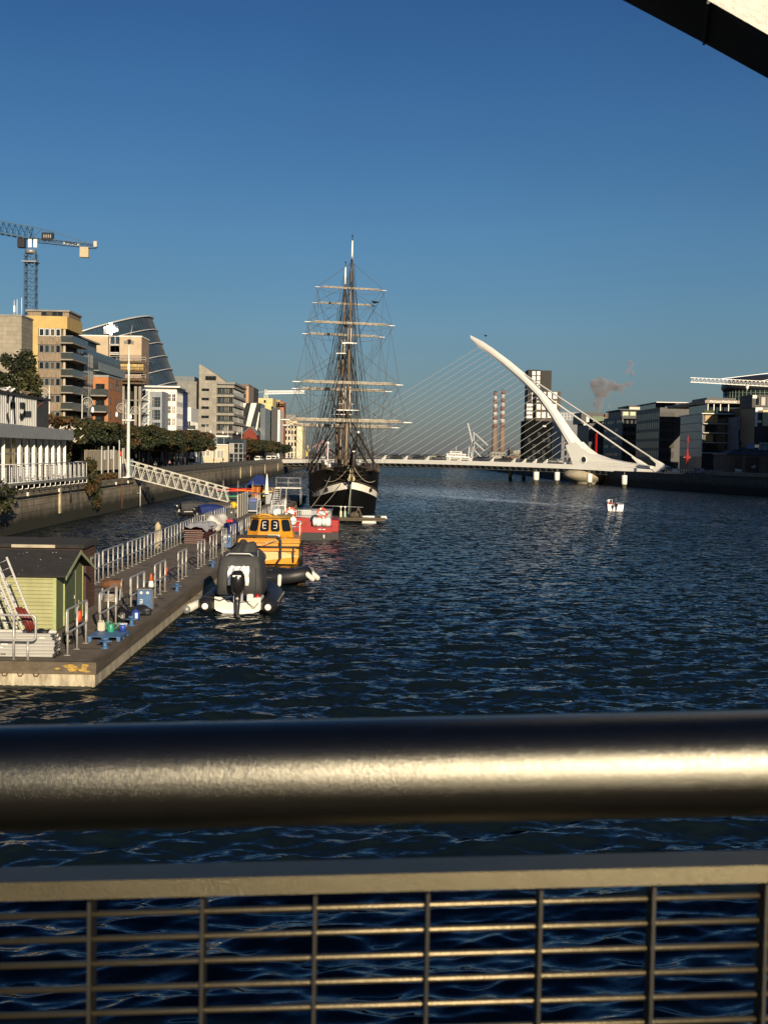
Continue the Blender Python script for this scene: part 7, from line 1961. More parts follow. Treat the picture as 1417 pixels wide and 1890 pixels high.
# wall ladders and stained chutes
for y,l in ((138,'pale rusty fender strip on the quay wall below the cafe balcony'),(325,'pale fender strip on the far quay wall nearest the gangway'),(352,'second pale fender strip along the far quay wall'),(398,'third pale fender strip along the far quay wall'),(452,'fourth pale fender strip along the far quay wall'),(500,'last pale fender strip on the quay wall near the ship')):
    mb = MB(); mb.bbox((0,0,0),(.22,.55 if y < 150 else .8,2.9),b=.04); solo('fender_strip', l, 'fender', mb, M('stained pale strip', (.50,.42,.26), .8, var=.6, vs_=1.3, stretch=(1,1,.6)), (QL+.12,y,2.6), 0, 'fender strips on the quay wall')
for y,l in ((146.5,'dark drain pipe on the quay wall left of the shrub'),(143,'short dark rusty pipe on the quay wall')):
    mb = MB(); mb.tube([(0,0,-2.4 if y > 145 else 0),(0,0,1.9)], .11, 8); solo('drain_pipe', l, 'pipe', mb, black_r, (QL+.1,y,2.2))
t = thing('wall_pipe', 'dark pipe run along the top of the quay wall', 'pipe', (QL+.12,150,3.5))
w = MB(); w.tube([(0,-45,-.05),(0,-10,.0),(0,30,.05)], .08, 8); w.build('pipe', black_r, t)
for y in (-25,-12.5,4.3,17.8,26):
    w = MB(); w.bbox((.05,y,.22),(.2,.35,.4),b=.03); w.build('junction_box', white_d, t)
# ================================================================== GANGWAY
G0, G1 = Vector((-35.0,182,4.25)), Vector((-20.9,180.5,1.0))
t = thing('gangway', 'white lattice gangway sloping from the quay down to the kayak pontoon', 'gangway', G0)
gd = (G1-G0); gl_ = gd.length; gu = gd/gl_
gm = M('white gangway paint', (.52,.50,.42), .55, var=.35, vs_=2)
up = Vector((0,0,1))
for yo in (-.65,.65):
    o3 = Vector((0,yo,0)); w = MB()
    h0, h1 = 2.35, 1.95
    w.bar(G0+o3, G1+o3, .16); w.bar(G0+o3+up*h0-gu*1.2, G1+o3+up*h1, .11)
    w.bar(G0+o3+up*h0*.75-gu*.8, G1+o3+up*h1*.78, .10)
    w.build('chord', gm, t, world=True)
    n = 11
    for k in range(n):
        a0 = G0.lerp(G1,k/n)+o3; a1 = G0.lerp(G1,(k+1)/n)+o3; am = G0.lerp(G1,(k+.5)/n)+o3+up*(h0+(h1-h0)*(k+.5)/n)
        w = MB(); w.bar(a0,am,.105); w.bar(am,a1,.105); w.build('lattice_brace', gm, t, world=True)
    w = MB()
    for k in range(7): f = .12+.11*k; w.tube([G0+o3+up*h0*f*.95, G1+o3+up*h1*f*.95], .022, 5)
    w.build('infill_rail', galv_d, t, world=True)
w = MB(); w._add([G0+Vector((0,-.6,.1)),G0+Vector((0,.6,.1)),G1+Vector((0,.6,.1)),G1+Vector((0,-.6,.1)),G0+Vector((0,-.6,.0)),G0+Vector((0,.6,.0)),G1+Vector((0,.6,0)),G1+Vector((0,-.6,0))],[(0,1,2,3),(7,6,5,4),(0,4,5,1),(1,5,6,2),(2,6,7,3),(3,7,4,0)]); w.build('walkway', galv_d, t, world=True)
t2 = thing('guide_pile', 'slim galvanised guide pole against the quay wall under the gangway', 'pole', (-34.35,184.2,0))
w = MB(); w.tube([(0,0,-1),(0,0,4.1)], .10, 8); w.build('pole', galv, t2)
for z in (1.9,4.0):
    w = MB(); w.bar((0,0,z),(-.9,-1.6,z),.12); w.build('bracket', galv, t2)
mb = MB(); mb.lathe([(.25,-1),(.25,2.3),(.05,2.6)], n=10); solo('mooring_pile', 'stained pale mooring pile beside the pontoon railing', 'pile', mb, M('stained pale strip', (.50,.42,.26), .8, var=.6), (-17.3,100.5,0))
# pedestrians on the quay
rngp = random.Random(12)
jk = [('red',(.45,.05,.04)),('pink',(.50,.28,.30)),('white',(.62,.61,.58)),('black',(.02,.02,.022)),('navy',(.03,.04,.09)),('orange brown',(.40,.16,.06)),('grey',(.20,.20,.21)),('pale blue',(.25,.35,.48))]
pm = [person_mesh('walk' if i%2 else 'stand', cloth(n,c), cloth('dark',(.03,.03,.035)), [hair_d,hair_l][i%2]) for i,(n,c) in enumerate(jk)]
for i,(px,Y) in enumerate([(270,262),(299,268),(303,282),(313,276),(318,300),(327,296),(333,306),(338,318),(346,312),(352,330),(357,338),(440,470),(447,480),(458,490),(462,500),(470,505),(287,250),(322,330),(395,392),(412,396)]):
    k = (i*3+i//8) % 8
    o = bpy.data.objects.new('person', pm[k]); COL.objects.link(o); o.location = (-36.0-rngp.uniform(.6,4.2), Y, QZ); o.rotation_euler = (0,0,rngp.choice([0,math.pi])+rngp.uniform(-.5,.5))
    o.location.x = min(Xp(px,850,Y), -36.2)
    tag(o, 'person in a %s top %s the quay promenade behind the black railing' % (jk[k][0], 'walking along' if k%2 else 'standing on'), 'person', 'people on the quay promenade')
for px,Y,l in ((499,500,'white van parked at the far end of the quay'),(508,512,'second white van parked just beyond the first'),(478,470,'white van parked under the far clipped trees')):
    car(l, (Xp(px,842,Y),Y,QZ), R(80), white_p, van=True)
for px,Y,l,c in ((120,205,'white van parked under the clipped trees by the yellow apartments',white_p),(142,216,'second white van under the clipped trees',white_p),(180,228,'silver van under the clipped trees before the brick block',galv)):
    car(l, (-47.0,Y,QZ), R(90), c, van=True)
# ================================================================== CRANES ON THE LEFT
cr_b = M('crane blue', (.03,.095,.19), .5, var=.2)
def lattice(mb, a, b, w0, w1, n, r, tri=False, upv=Vector((0,0,1))):
    a, b = Vector(a), Vector(b); d = (b-a).normalized(); s = d.cross(upv)
    if s.length < .01: s = d.cross(Vector((1,0,0)))
    s.normalize(); v = s.cross(d)
    cor = [(-.5,-.5),(.5,-.5),(.5,.5),(-.5,.5)] if not tri else [(-.5,-.5),(.5,-.5),(0,.5)]
    P = lambda i,c: a.lerp(b,i/n)+(s*c[0]+v*c[1])*(w0+(w1-w0)*i/n)
    for c in cor: mb.bar(P(0,c),P(n,c),r*2)
    for i in range(n):
        for j in range(len(cor)):
            c0, c1 = cor[j], cor[(j+1)%len(cor)]
            mb.bar(P(i,c0),P(i+1,c1),r); mb.bar(P(i,c0),P(i,c1),r)
            if not tri: mb.bar(P(i,c1),P(i+1,c0),r*.8)
YC = 330.0
base = at(57,600,YC); zc = Zp(57,447,YC)
t = thing('tower_crane', 'blue tower crane rising behind the stone block at the left', 'crane', (base.x,YC,QZ))
w = MB(); lattice(w, (base.x,YC,QZ), (base.x,YC,zc-3), 2.7, 2.7, 26, .16); w.build('tower', cr_b, t, world=True)
w = MB(); w.box(base.x-1.9,base.x+1.9,YC-1.9,YC+1.9,Zp(57,485,YC),Zp(57,483,YC)); w.lathe([(1.5,zc-3),(1.5,zc-2)], (base.x,YC,0), 16); w.build('slew_ring', galv_d, t, world=True)
w = MB(); w.bbox((base.x-1.9,YC-1.6,zc-.6),(1.9,1.8,2.4),b=.1); w.build('cab', black_p, t, world=True)
for x in (-.2,1.2):
    w = MB(); w.box(base.x+x,base.x+x+.9,YC-1.9,YC-1.6,zc-1.6,zc+.5); w.build('cab_panel', white_p, t, world=True)
jl, jr = at(-120,398,YC), at(60,440,YC)
w = MB(); lattice(w, at(60,430,YC), at(-160,391,YC), 3.1, 3.1, 20, .17, tri=True); w.build('jib', cr_b, t, world=True)
w = MB(); lattice(w, at(60,442,YC), at(178,455,YC), 1.1, 1.0, 14, .12); w.bar(at(98,427,YC), at(160,447,YC), .22); w.bar(at(58,418,YC), at(98,427,YC), .32); w.bar(at(98,427,YC), at(98,445,YC), .28); w.bar(at(58,418,YC), at(58,442,YC), .35); w.bar(at(58,440,YC), at(78,422,YC), .2); w.bar(at(78,422,YC), at(98,445,YC), .2); w.build('counter_jib', cr_b, t, world=True)
a = at(89,437,YC); w = MB(); w.bbox(a,(3.0,1.4,2.0),b=.1); w.build('winch_house', black_p, t, world=True)
text_obj('1111', 1.1, white_p, t, Vector(a)+Vector((0,-.72,0))-t.location, (R(90),0,0))
a = at(133,449.5,YC); w = MB(); w.obox(a,(4.4,.3,1.0),(0,R(8),0)); w.build('name_board', white_p, t, world=True)
w = MB(); w.obox(at(132,449.4,YC)+Vector((0,-.17,0)),(3.2,.04,.35),(0,R(8),0)); w.build('name_board_stripe', black_p, t, world=True)
a = at(156.5,466,YC); w = MB(); w.bbox(a,(2.3,1.6,2.7),b=.1); w.build('counterweight', M('crane counterweight', (.50,.42,.28), .8, var=.2), t, world=True)
a = at(177,451,YC); w = MB(); w.bbox(a,(1.0,1.4,1.6),b=.1); w.build('end_box', galv, t, world=True)
for px in (150,163,172): 
    w = MB(); a = at(px,452,YC); w.tube([a,a+Vector((0,0,1.3))], .05, 5); w.build('guard_rail', galv_d, t, world=True)
YD = 620.0; b0_ = at(491,740,YD); zj = Zp(491,727,YD)
t = thing('tower_crane', 'distant white tower crane above the yellow block left of the ship', 'crane', (b0_.x,YD,QZ))
w = MB(); lattice(w,(b0_.x,YD,QZ),(b0_.x,YD,zj),1.6,1.6,24,.13); w.build('tower', galv, t, world=True)
w = MB(); lattice(w, at(490,724.5,YD), at(562,723.5,YD), 1.5, 1.2, 16, .16, tri=True); w.build('jib', white_p, t, world=True)
w = MB(); w.bar(at(490,723,YD), at(470,724.5,YD), .25); w.bbox(at(491,724,YD),(1.6,1.4,2.8),b=.1); w.build('counter_jib', galv_d, t, world=True)

for y,l in ((172,'rusty iron ladder on the quay wall under the gangway head'),(288,'iron ladder on the far quay wall beyond the gangway'),(420,'distant iron ladder on the far quay wall')):
    t = thing('wall_ladder', l, 'ladder', (QL+.12,y,0), 0, 'iron ladders on the quay wall'); w = MB()
    for s in (-.25,.25): w.tube([(0,s,.2),(0,s,4.5)], .04, 6)
    w.build('stile', rust, t); w = MB()
    for k in range(14): w.tube([(0,-.25,.4+.3*k),(0,.25,.4+.3*k)], .025, 5)
    w.build('rung_row', rust, t)
# ================================================================== RIGHT BANK
dark_c = M('dark grey cladding', (.03,.03,.031), .7, var=.15)
blk_c = M('near black cladding', (.014,.014,.015), .5, var=.3, vs_=.5)
slate = M('slate roof', (.05,.05,.052), .8, var=.3, vs_=2)
gl_l = glass_mat('pale blue curtain glass', (.22,.26,.285), .08, 1.0, .25)
gl_w = M('warm lit blinds', (.42,.27,.09), .5, var=.3, vs_=.7, stretch=(1,1,.3))
# --- office row nearer the camera, outside the picture, whose shade falls on the right quay
t = thing('quay_office', 'brick office block on the right quay nearer than the lodge', 'office building', (130,240,QZ))
part(t,'wall',brick_mat('office brick', (.20,.10,.06), (.25,.13,.08), (.14,.12,.10), .5, .16, 'A', .01, .85, .2),(106,165,214,284,QZ,QZ+27))
part(t,'roof',conc_d,(105.6,165.4,213.6,284.4,QZ+27.001,QZ+27.5)); part(t,'plant_room',zinc,(116,150,230,276,QZ+27.501,QZ+31))
wins(t,'W',106,lin(216,283,14),[QZ+1+3.6*k for k in range(7)],2.2,2.2,frame_d,gl,2,2)
# --- glass office with orange blinds
Ya = 345.0
xa = Xp(1295,800,Ya); xr = Xp(1340,800,Ya); ztop = Zp(1295,764,Ya)
Yb = 370.0
t = thing('glass_office', 'glass office with pale curtain wall, orange blinds and roof terrace', 'office building', (xa+4,Ya,QZ))
part(t,'core',blk_c,(xa+.25,xr+6,Ya+.6,Yb,QZ,ztop-.05))
part(t,'curtain_wall',gl_l,(xa,xa+.24,Ya,Yb,QZ+4.6,ztop))
part(t,'ground_wall',blk_c,(xa+.02,xa+.24,Ya+.01,Yb,QZ,QZ+4.59))
for k in range(6):
    z = QZ+4.6+(ztop-QZ-4.6)*k/5
    part(t,'floor_line',frame_d,(xa-.05,xa-.002,Ya,Yb,z-.09,z+.09))
w = MB()
for k in range(24): y = Ya+.3+(Yb-Ya-.5)*k/23; w.box(xa-.04,xa-.001,y-.03,y+.03,QZ+4.75,ztop-.12)
w.build('mullion_row', frame_g, t, world=True)
for k,(y0,y1,mm) in enumerate(((766,780,gl_w),(784,797,gl),(801,815,gl_w),(819,834,gl))):
    zb_, zt2 = Zp(1310,y1,Ya), Zp(1310,y0,Ya)
    n = 4 if mm is gl_w and k == 0 else 3
    for q in range(5):
        x0 = xa+.9+q*1.15; m_ = mm if q < n-1 else gl
        part(t,'window',m_,(x0,x0+1.1,Ya+.55,Ya+.598,zb_,zt2))
    part(t,'balcony',M('pale slab edge', (.55,.52,.42), .7),(xa-.02,xr+1.5,Ya-.9,Ya+.54,zb_-.42,zb_-.2))
part(t,'roof_slab',white_r,(xa-.4,xr+3,Ya-.6,Yb+.5,ztop+.001,ztop+.25))
zr_ = Zp(1310,744,Ya)
part(t,'terrace_wall',gl_b,(xa+2.2,xr+5,Ya+3.5,Yb-1,ztop+.251,zr_-.01))
part(t,'terrace_roof',M('stone roof edge', (.30,.27,.21), .8),(xa+.6,xr+8,Ya+.2,Yb+20,zr_,zr_+.85))
for px in (1307,1318,1330,1345):
    x = Xp(px,760,Ya); part(t,'terrace_post',white_r,(x-.12,x+.12,Ya+.8,Ya+1.04,ztop+.252,zr_-.011))
part(t,'planter',M('planter green', (.05,.07,.02), .8, var=.5, vs_=3),(xa+.3,xa+3.2,Ya-.3,Ya+.3,ztop+.26,ztop+1.0),(xa+4.2,xa+7,Ya-.3,Ya+.3,ztop+.26,ztop+.9))
text_obj('McCann FitzGerald', .95, white_p, t, Vector((Xp(1334,742,Ya),Ya+.16,zr_+.45))-t.location, (R(90),0,0))
# --- dome building behind
Yd = 430; c = Vector((Xp(1446,720,Yd),Yd+15,0))
t = thing('elliptical_hall', 'large curved glass hall with dark dish shaped roof behind the glass office', 'building', (c.x,c.y,QZ))
zg, ze_, ztp = Zp(1340,742,Yd), Zp(1340,716,Yd), Zp(1417,688,Yd)
w = MB(); w.lathe([(16.2,QZ),(16.2,ze_-.3)], (c.x,c.y,0), 64, rx=1.0, ry=.9); w.build('glass_wall', M('green black glass', (.022,.04,.034), .10, spec=.8, var=.4, vs_=.3), t, world=True)
w = MB(); w.lathe([(16.5,ze_-.32),(17.2,ze_+.8),(16.9,ze_+2.2),(13,ztp-1.0),(7,ztp),(.5,ztp+.3)], (c.x,c.y,0), 64, rx=1.0, ry=.9); w.build('roof', M('dark metal roof', (.045,.05,.055), .4, .4, var=.2), t, world=True)
w = MB()
for z in (zg-3, zg+.5, zg+2.2, zg+3.6): w.tube([(c.x+16.3*math.cos(a), c.y+.9*16.3*math.sin(a), z) for a in [k*math.pi/32 for k in range(64)]], .10, 5, closed=True)
for k in range(64): a = k*math.pi/32; w.bar((c.x+16.28*math.cos(a),c.y+.9*16.28*math.sin(a),QZ+8),(c.x+16.28*math.cos(a),c.y+.9*16.28*math.sin(a),ze_-.4),.12)
w.build('glazing_bars', M('pale green bars', (.16,.21,.18), .5), t, world=True)
part(t,'side_block',blk_c,(Xp(1309,740,Yd),c.x-15.6,Yd+4,Yd+24,QZ,Zp(1320,733,Yd)))
# --- lower glass block with white frame, dark block right
Yg = 335.0; xg = Xp(1361,800,Yg)
t = thing('reflecting_block', 'lower block with blank reflecting glass side and white framed end', 'building', (xg,Yg,QZ))
zg_ = Zp(1361,769,Yg)
part(t,'core',blk_c,(xg+.2,xg+12,Yg+.3,Yg+11,QZ,zg_-.03)); part(t,'glass_wall',gl_l,(xg,xg+.19,Yg,Yg+10.6,QZ,zg_))
for k in range(5): z = QZ+2.6*k+2; part(t,'floor_line',frame_d,(xg-.04,xg-.002,Yg,Yg+10.6,z-.05,z+.05))
part(t,'white_frame',white_r,(xg+.3,xg+1.5,Yg+.02,Yg+.299,Zp(1365,793,Yg),zg_+.1),(xg+1.501,xg+2.9,Yg+.02,Yg+.298,Zp(1370,780,Yg),zg_))
wins(t,'F',Yg+.3,lin(xg+2,xg+11,5),[QZ+2.6*k+.6 for k in range(4)],1.5,1.9,frame_d,gl)
part(t,'upper_block',dark_c,(xg+1.5,xg+14,Yg+2,Yg+14,zg_+.01,Zp(1375,752,Yg)))
Yh = 322.0; xh = Xp(1391,800,Yh)
t = thing('dark_office', 'dark office with white framed bay and pale yellow lit panel at the right edge', 'office building', (xh+2,Yh,QZ))
part(t,'wall',blk_c,(xh,xh+16,Yh,Yh+13,QZ,Zp(1400,752,Yh))); part(t,'attic',dark_c,(xh-.5,xh+16,Yh+1,Yh+12,Zp(1400,752,Yh)+.01,Zp(1400,728,Yh)))
part(t,'white_bay',white_r,(xh+.05,xh+.65,Yh-.3,Yh-.002,Zp(1393,787,Yh),Zp(1393,752,Yh)),(xh+.651,xh+1.9,Yh-.3,Yh-.002,Zp(1398,757.5,Yh),Zp(1398,752,Yh)),(xh+.651,xh+1.7,Yh-.3,Yh-.002,Zp(1398,780,Yh),Zp(1398,776,Yh)))
part(t,'lit_panel',M('pale yellow panel', (.62,.55,.30), .7, var=.12),(Xp(1406,780,Yh),Xp(1428,780,Yh),Yh-.2,Yh-.002,Zp(1410,786,Yh),Zp(1410,757,Yh)))
part(t,'grey_panel',M('mid grey panel', (.22,.22,.20), .7, var=.2),(Xp(1406,780,Yh),Xp(1428,780,Yh),Yh-.2,Yh-.002,Zp(1410,756.6,Yh),Zp(1410,752,Yh)))
wins(t,'F',Yh,lin(xh+1,xh+9,4),[QZ+3.2*k+1 for k in range(3)],1.6,2.2,frame_d,gl,2)
w = MB(); xw = xh-.5; w.box(Xp(1390,735,Yh),Xp(1390,735,Yh)+1.1,Yh+.9,Yh+.998,Zp(1395,735,Yh),Zp(1395,729,Yh)); w.build('plant_screen', white_d, t, world=True)
wins(t,'F',Yh+1,lin(xh,xh+8,5),[Zp(1400,748,Yh)],1.1,2.2,frame_g,gl)
# --- low stone building on the quay
Ys = 303.0; xs = Xp(1338,860,Ys); ze = Zp(1350,839,Ys); zr2 = Zp(1390,826,Ys+5)
t = thing('quay_lodge', 'low dark stone lodge with hipped slate roof on the right quay', 'lodge', (xs+6,Ys,QZ))
lodge_st = brick_mat('lodge brick', (.12,.09,.06), (.15,.115,.08), (.08,.065,.05), .6, .22, 'A', .015, .85, .3)
part(t,'wall',lodge_st,(xs,xs+22,Ys,Ys+11,QZ,ze))
w = MB(); a0, a1 = xs-.5, xs+22.5; b0__, b1__ = Ys-.5, Ys+11.5; cx0 = xs+5
w._add([(a0,b0__,ze),(a1,b0__,ze),(a1,b1__,ze),(a0,b1__,ze),(cx0,Ys+5.5,zr2),(a1,Ys+5.5,zr2)],[(0,1,5,4),(3,4,5,2),(0,4,3),(1,2,5),(0,3,2,1)]); w.build('roof', slate, t, world=True)
w = MB(); w.box(xs+9,xs+17,Ys+3.2,Ys+7.8,zr2-.6,zr2+.75); w.build('lantern_light', gl_l, t, world=True)
w = MB()
for k in range(7): w.bar((xs+9+k*1.33,Ys+3.1,zr2-.6),(xs+9.6+k*1.2,Ys+3.5,zr2+1.1),.14)
w.bar((xs+9,Ys+3.1,zr2+1.1),(xs+17,Ys+3.1,zr2+1.1),.14); w.build('lantern_bars', white_d, t, world=True)
dd = part(t,'door',blk_c,(Xp(1376,860,Ys),Xp(1400,860,Ys),Ys-.03,Ys+.01,QZ,ze-.6))
w = MB(); w.obox(Vector((Xp(1389,862,Ys),Ys-.05,Zp(1389,862,Ys)))-t.location,(.9,.03,.45),(0,.15,0)); w.obox(Vector((Xp(1391,861,Ys),Ys-.052,Zp(1391,861,Ys)))-t.location,(.5,.03,.7),(0,.3,0)); w.build('painted_tag', M('faded white spray', (.35,.35,.34), .8), dd)
ww_ = part(t,'window',blk_c,(Xp(1355,855,Ys),Xp(1367,855,Ys),Ys-.03,Ys+.01,QZ+.4,ze-.7))
w = MB()
for k in range(5): x = Xp(1355,870,Ys)-t.location.x+.25+.33*k; w.obox((x,-.06,1.0),(.14,.03,1.2+.3*math.sin(k*2)))
w.obox((Xp(1361,866,Ys)-t.location.x,-.062,1.5),(1.5,.03,.22),(0,.2,0)); w.obox((Xp(1361,873,Ys)-t.location.x,-.063,.5),(1.6,.03,.4)); w.build('white_graffiti', white_p, ww_)
for pa_,pb_ in ((1337.5,1346),(1368,1374),(1404,1412)): part(t,'pier',M('lodge pier stone', (.14,.11,.075), .85, var=.3),(Xp(pa_,850,Ys),Xp(pb_,850,Ys),Ys-.22,Ys-.002,QZ,ze-.2))
w = MB(); w.tube([(xs+4.2,Ys+3,zr2-1.6),(xs+4.2,Ys+3,zr2+.8)], .45, 8); w.ball((xs+4.2,Ys+3,zr2+1.1), .55, 6); w.build('chimney', black_p, t, world=True)
w = MB(); w._add([(xs+5.5,Ys+2.0,ze+1.55),(xs+7.5,Ys+2.0,ze+1.55),(xs+8.3,Ys+4.0,ze+2.85),(xs+6.3,Ys+4.0,ze+2.85)],[(0,1,2,3)]); w.build('skylight', gl_l, t, world=True)
# coping with white graffiti in front of it
t = thing('quay_parapet', 'lit stone parapet with a white scrawl along the right quay edge', 'parapet', (92,290,QZ))
w = MB(); A_, B_ = Vector((84.2,302,QZ)), Vector((112,189,QZ)); dd_ = (B_-A_).normalized(); nn_ = Vector((-dd_.y,dd_.x,0))
if nn_.x < 0: nn_ = -nn_
w._add([A_-nn_*.35,B_-nn_*.35,B_+nn_*.5,A_+nn_*.5]+[p+Vector((0,0,.95)) for p in (A_-nn_*.35,B_-nn_*.35,B_+nn_*.5,A_+nn_*.5)],[(0,3,2,1),(4,5,6,7),(0,1,5,4),(1,2,6,5),(2,3,7,6),(3,0,4,7)])
w.v = [(x,y,z+.06) for x,y,z in w.v]; w.build('stone_course', M('parapet stone', (.27,.225,.15), .85, var=.4, vs_=.8), t, world=True)
# --- dark banded block
Yc = 400; xc = Xp(1216,800,Yc); zc_ = Zp(1216,752,Yc)
t = thing('banded_office', 'near black office with banded front and gridded river side', 'office building', (xc,Yc,QZ))
part(t,'wall',blk_c,(xc,xc+8,Yc,Yc+36,QZ,zc_)); 
wins(t,'W',xc,lin(Yc+.5,Yc+35,12),[QZ+1+3.1*k for k in range(6)],2.2,2.3,frame_d,gl_b,2,1,.08)
for k in range(6):
    part(t,'front_panel',M('brownish grey glass', (.03,.028,.026), .2, spec=.7, var=.3, vs_=.4),(xc+.2,xc+4.8,Yc-.05,Yc-.002,QZ+.9+3.15*k,QZ+3.0+3.15*k))
part(t,'upper_floor',gl_b,(xc-.1,xc+3,Yc+6,Yc+30,zc_+.01,zc_+1.6)); part(t,'roof_slab',white_r,(xc-1,xc+10,Yc+1,Yc+32,zc_+1.61,zc_+1.85)); part(t,'stair_tower',blk_c,(xc+5.2,xc+11,Yc+1,Yc+12,QZ,Zp(1235,744,Yc)))
wins(t,'F',Yc+1,lin(xc+5.4,xc+10,4),[Zp(1235,756,Yc)],.7,1.8,M('tan frame', (.30,.25,.17), .7),gl)
# --- white portal building
Yp2 = 480; t = thing('portal_building', 'dark building topped by a cream lit portal frame', 'building', (Xp(1180,800,Yp2),Yp2,QZ))
xa_, xb_ = Xp(1161,750,Yp2), Xp(1196,750,Yp2); zz1, zz0 = Zp(1175,751,Yp2), Zp(1175,757.5,Yp2)
part(t,'portal',M('cream portal', (.62,.57,.45), .7, var=.1),(xa_,xb_-1.4,Yp2,Yp2+2,zz0,zz1),(Xp(1184,780,Yp2),Xp(1192,780,Yp2),Yp2+.01,Yp2+2,Zp(1188,790,Yp2),zz0-.002))
part(t,'roof',blk_c,(xa_-.3,Xp(1221,750,Yp2),Yp2-.3,Yp2+22,zz1+.001,zz1+.5)); part(t,'wall',blk_c,(Xp(1183,800,Yp2),Xp(1221,800,Yp2),Yp2+2.02,Yp2+22,QZ,zz1-.002)); part(t,'left_wall',zinc,(xa_+1.5,Xp(1183,800,Yp2)-.01,Yp2+8,Yp2+22,QZ,zz0-1.5))
wins(t,'F',Yp2+2.02,lin(Xp(1196,800,Yp2),Xp(1220,800,Yp2),4),[zz1-2.9,zz1-5.8],.9,1.9,frame_w,gl)
# --- banded window block with balconies
Ye = 450; xe = Xp(1147,800,Ye); ze2 = Zp(1147,768,Ye)
t = thing('balcony_block', 'grey block with window bands on the river side and dark balconies', 'building', (xe,Ye,QZ))
part(t,'wall',M('mid grey panel side', (.085,.088,.092), .6, var=.2, vs_=.4),(xe,xe+.4,Ye,Ye+36,QZ+3.5,ze2)); part(t,'core',blk_c,(xe+.401,xe+9,Ye+1.6,Ye+36,QZ,ze2-.02)); part(t,'ground_floor',blk_c,(xe+.1,xe+.399,Ye+.1,Ye+36,QZ,QZ+3.49))
wins(t,'W',xe,lin(Ye+1,Ye+35,11),[QZ+4.4+3.0*k for k in range(5)],2.4,1.2,frame_d,gl,2,1,.07,skip=.18,seed=6)
for k in range(6): b = part(t,'balcony',dark_c,(xe+.45,xe+7.4,Ye-.2,Ye+1.58,QZ+3.4+2.9*k,QZ+3.6+2.9*k)); w = MB(); w.box(.45,7.4,-.19,-.15,3.62+2.9*k,4.6+2.9*k); w.build('balustrade', blk_c, b)
part(t,'penthouse',blk_c,(xe+.5,xe+8.6,Ye+4,Ye+30,ze2+.001,Zp(1160,757,Ye))); part(t,'penthouse_roof',dark_c,(xe-.3,xe+9,Ye+3,Ye+31,Zp(1160,757,Ye)+.001,Zp(1160,755,Ye)))
wins(t,'F',Ye+4,[xe+2.0,xe+4.6],[ze2+.2],2.0,1.6,frame_g,M('pale green lit glass', (.45,.52,.32), .3, var=.3),2); wins(t,'F',Ye+1.6,lin(xe+.6,xe+7,4),[QZ+3.8+2.9*k for k in range(5)],1.2,2.1,frame_d,gl)
wins(t,'W',xe+.1,lin(Ye+2,Ye+34,9),[QZ+.3],2.0,2.8,M('pale shop frame', (.4,.37,.28), .7),gl,2,1,.25)
# --- block with pale green sloped roof
Yf = 520; xf = Xp(1086,800,Yf); zf = Zp(1100,768,Yf)
t = thing('green_roof_block', 'dark block with pale green sloping roof light and rooftop chimney', 'building', (xf,Yf,QZ))
part(t,'wall',blk_c,(xf,Xp(1120,800,Yf),Yf,Yf+30,QZ,zf-3)); part(t,'upper',blk_c,(Xp(1078,770,Yf),Xp(1120,770,Yf),Yf+8,Yf+30,zf-2.99,Zp(1100,760,Yf)))
w = MB(); w._add([at(1094,779,Yf-.5),at(1118,776,Yf-.5),at(1121,772,Yf+7),at(1111,768.5,Yf+7),at(1092,768.5,Yf+7)],[(0,1,2,3,4)]); w.build('roof_light', M('pale green sheet', (.38,.45,.27), .5, var=.15), t, world=True)
wins(t,'F',Yf,lin(xf+.5,Xp(1119,800,Yf),4),[QZ+.8+3.1*k for k in range(5)],1.2,2.2,frame_d,gl); part(t,'chimney_block',M('red brown brick', (.16,.085,.06), .85),(Xp(1123,770,Yf),Xp(1133,770,Yf),Yf+9,Yf+14,QZ,Zp(1126,763,Yf)))
w = MB(); w.tube([at(1123,762,Yf+10),at(1123,741,Yf+10)], .10, 6); w.build('aerial', galv_d, t, world=True); part(t,'white_post',white_r,(Xp(1081,775,Yf),Xp(1086,775,Yf),Yf-.6,Yf-.002,Zp(1083,779,Yf),Zp(1083,767,Yf)),(Xp(1076,780,Yf),Xp(1081,780,Yf)-.002,Yf-.6,Yf-.002,Zp(1080,785,Yf),Zp(1080,781,Yf)))
Yi = 590; t = thing('pale_glass_block', 'grey office with glass attic right of the dark tower', 'office building', (Xp(1050,800,Yi),Yi,QZ))
part(t,'wall',M('grey panel wall', (.10,.11,.125), .5, var=.25, vs_=.3),(Xp(1036,800,Yi),Xp(1088,800,Yi),Yi,Yi+30,QZ,Zp(1060,777,Yi))); part(t,'glass_attic',gl_l,(Xp(1034,765,Yi),Xp(1078,765,Yi),Yi+3,Yi+28,Zp(1060,777,Yi)+.01,Zp(1060,760,Yi)))
wins(t,'F',Yi,lin(Xp(1040,800,Yi),Xp(1086,800,Yi),6),[QZ+1+3.3*k for k in range(4)],1.1,2.4,frame_d,gl); wins(t,'F',Yi+3,lin(Xp(1036,765,Yi),Xp(1077,765,Yi),7),[Zp(1060,775,Yi)],1.3,3.2,frame_w,gl_l,1,2,.1)
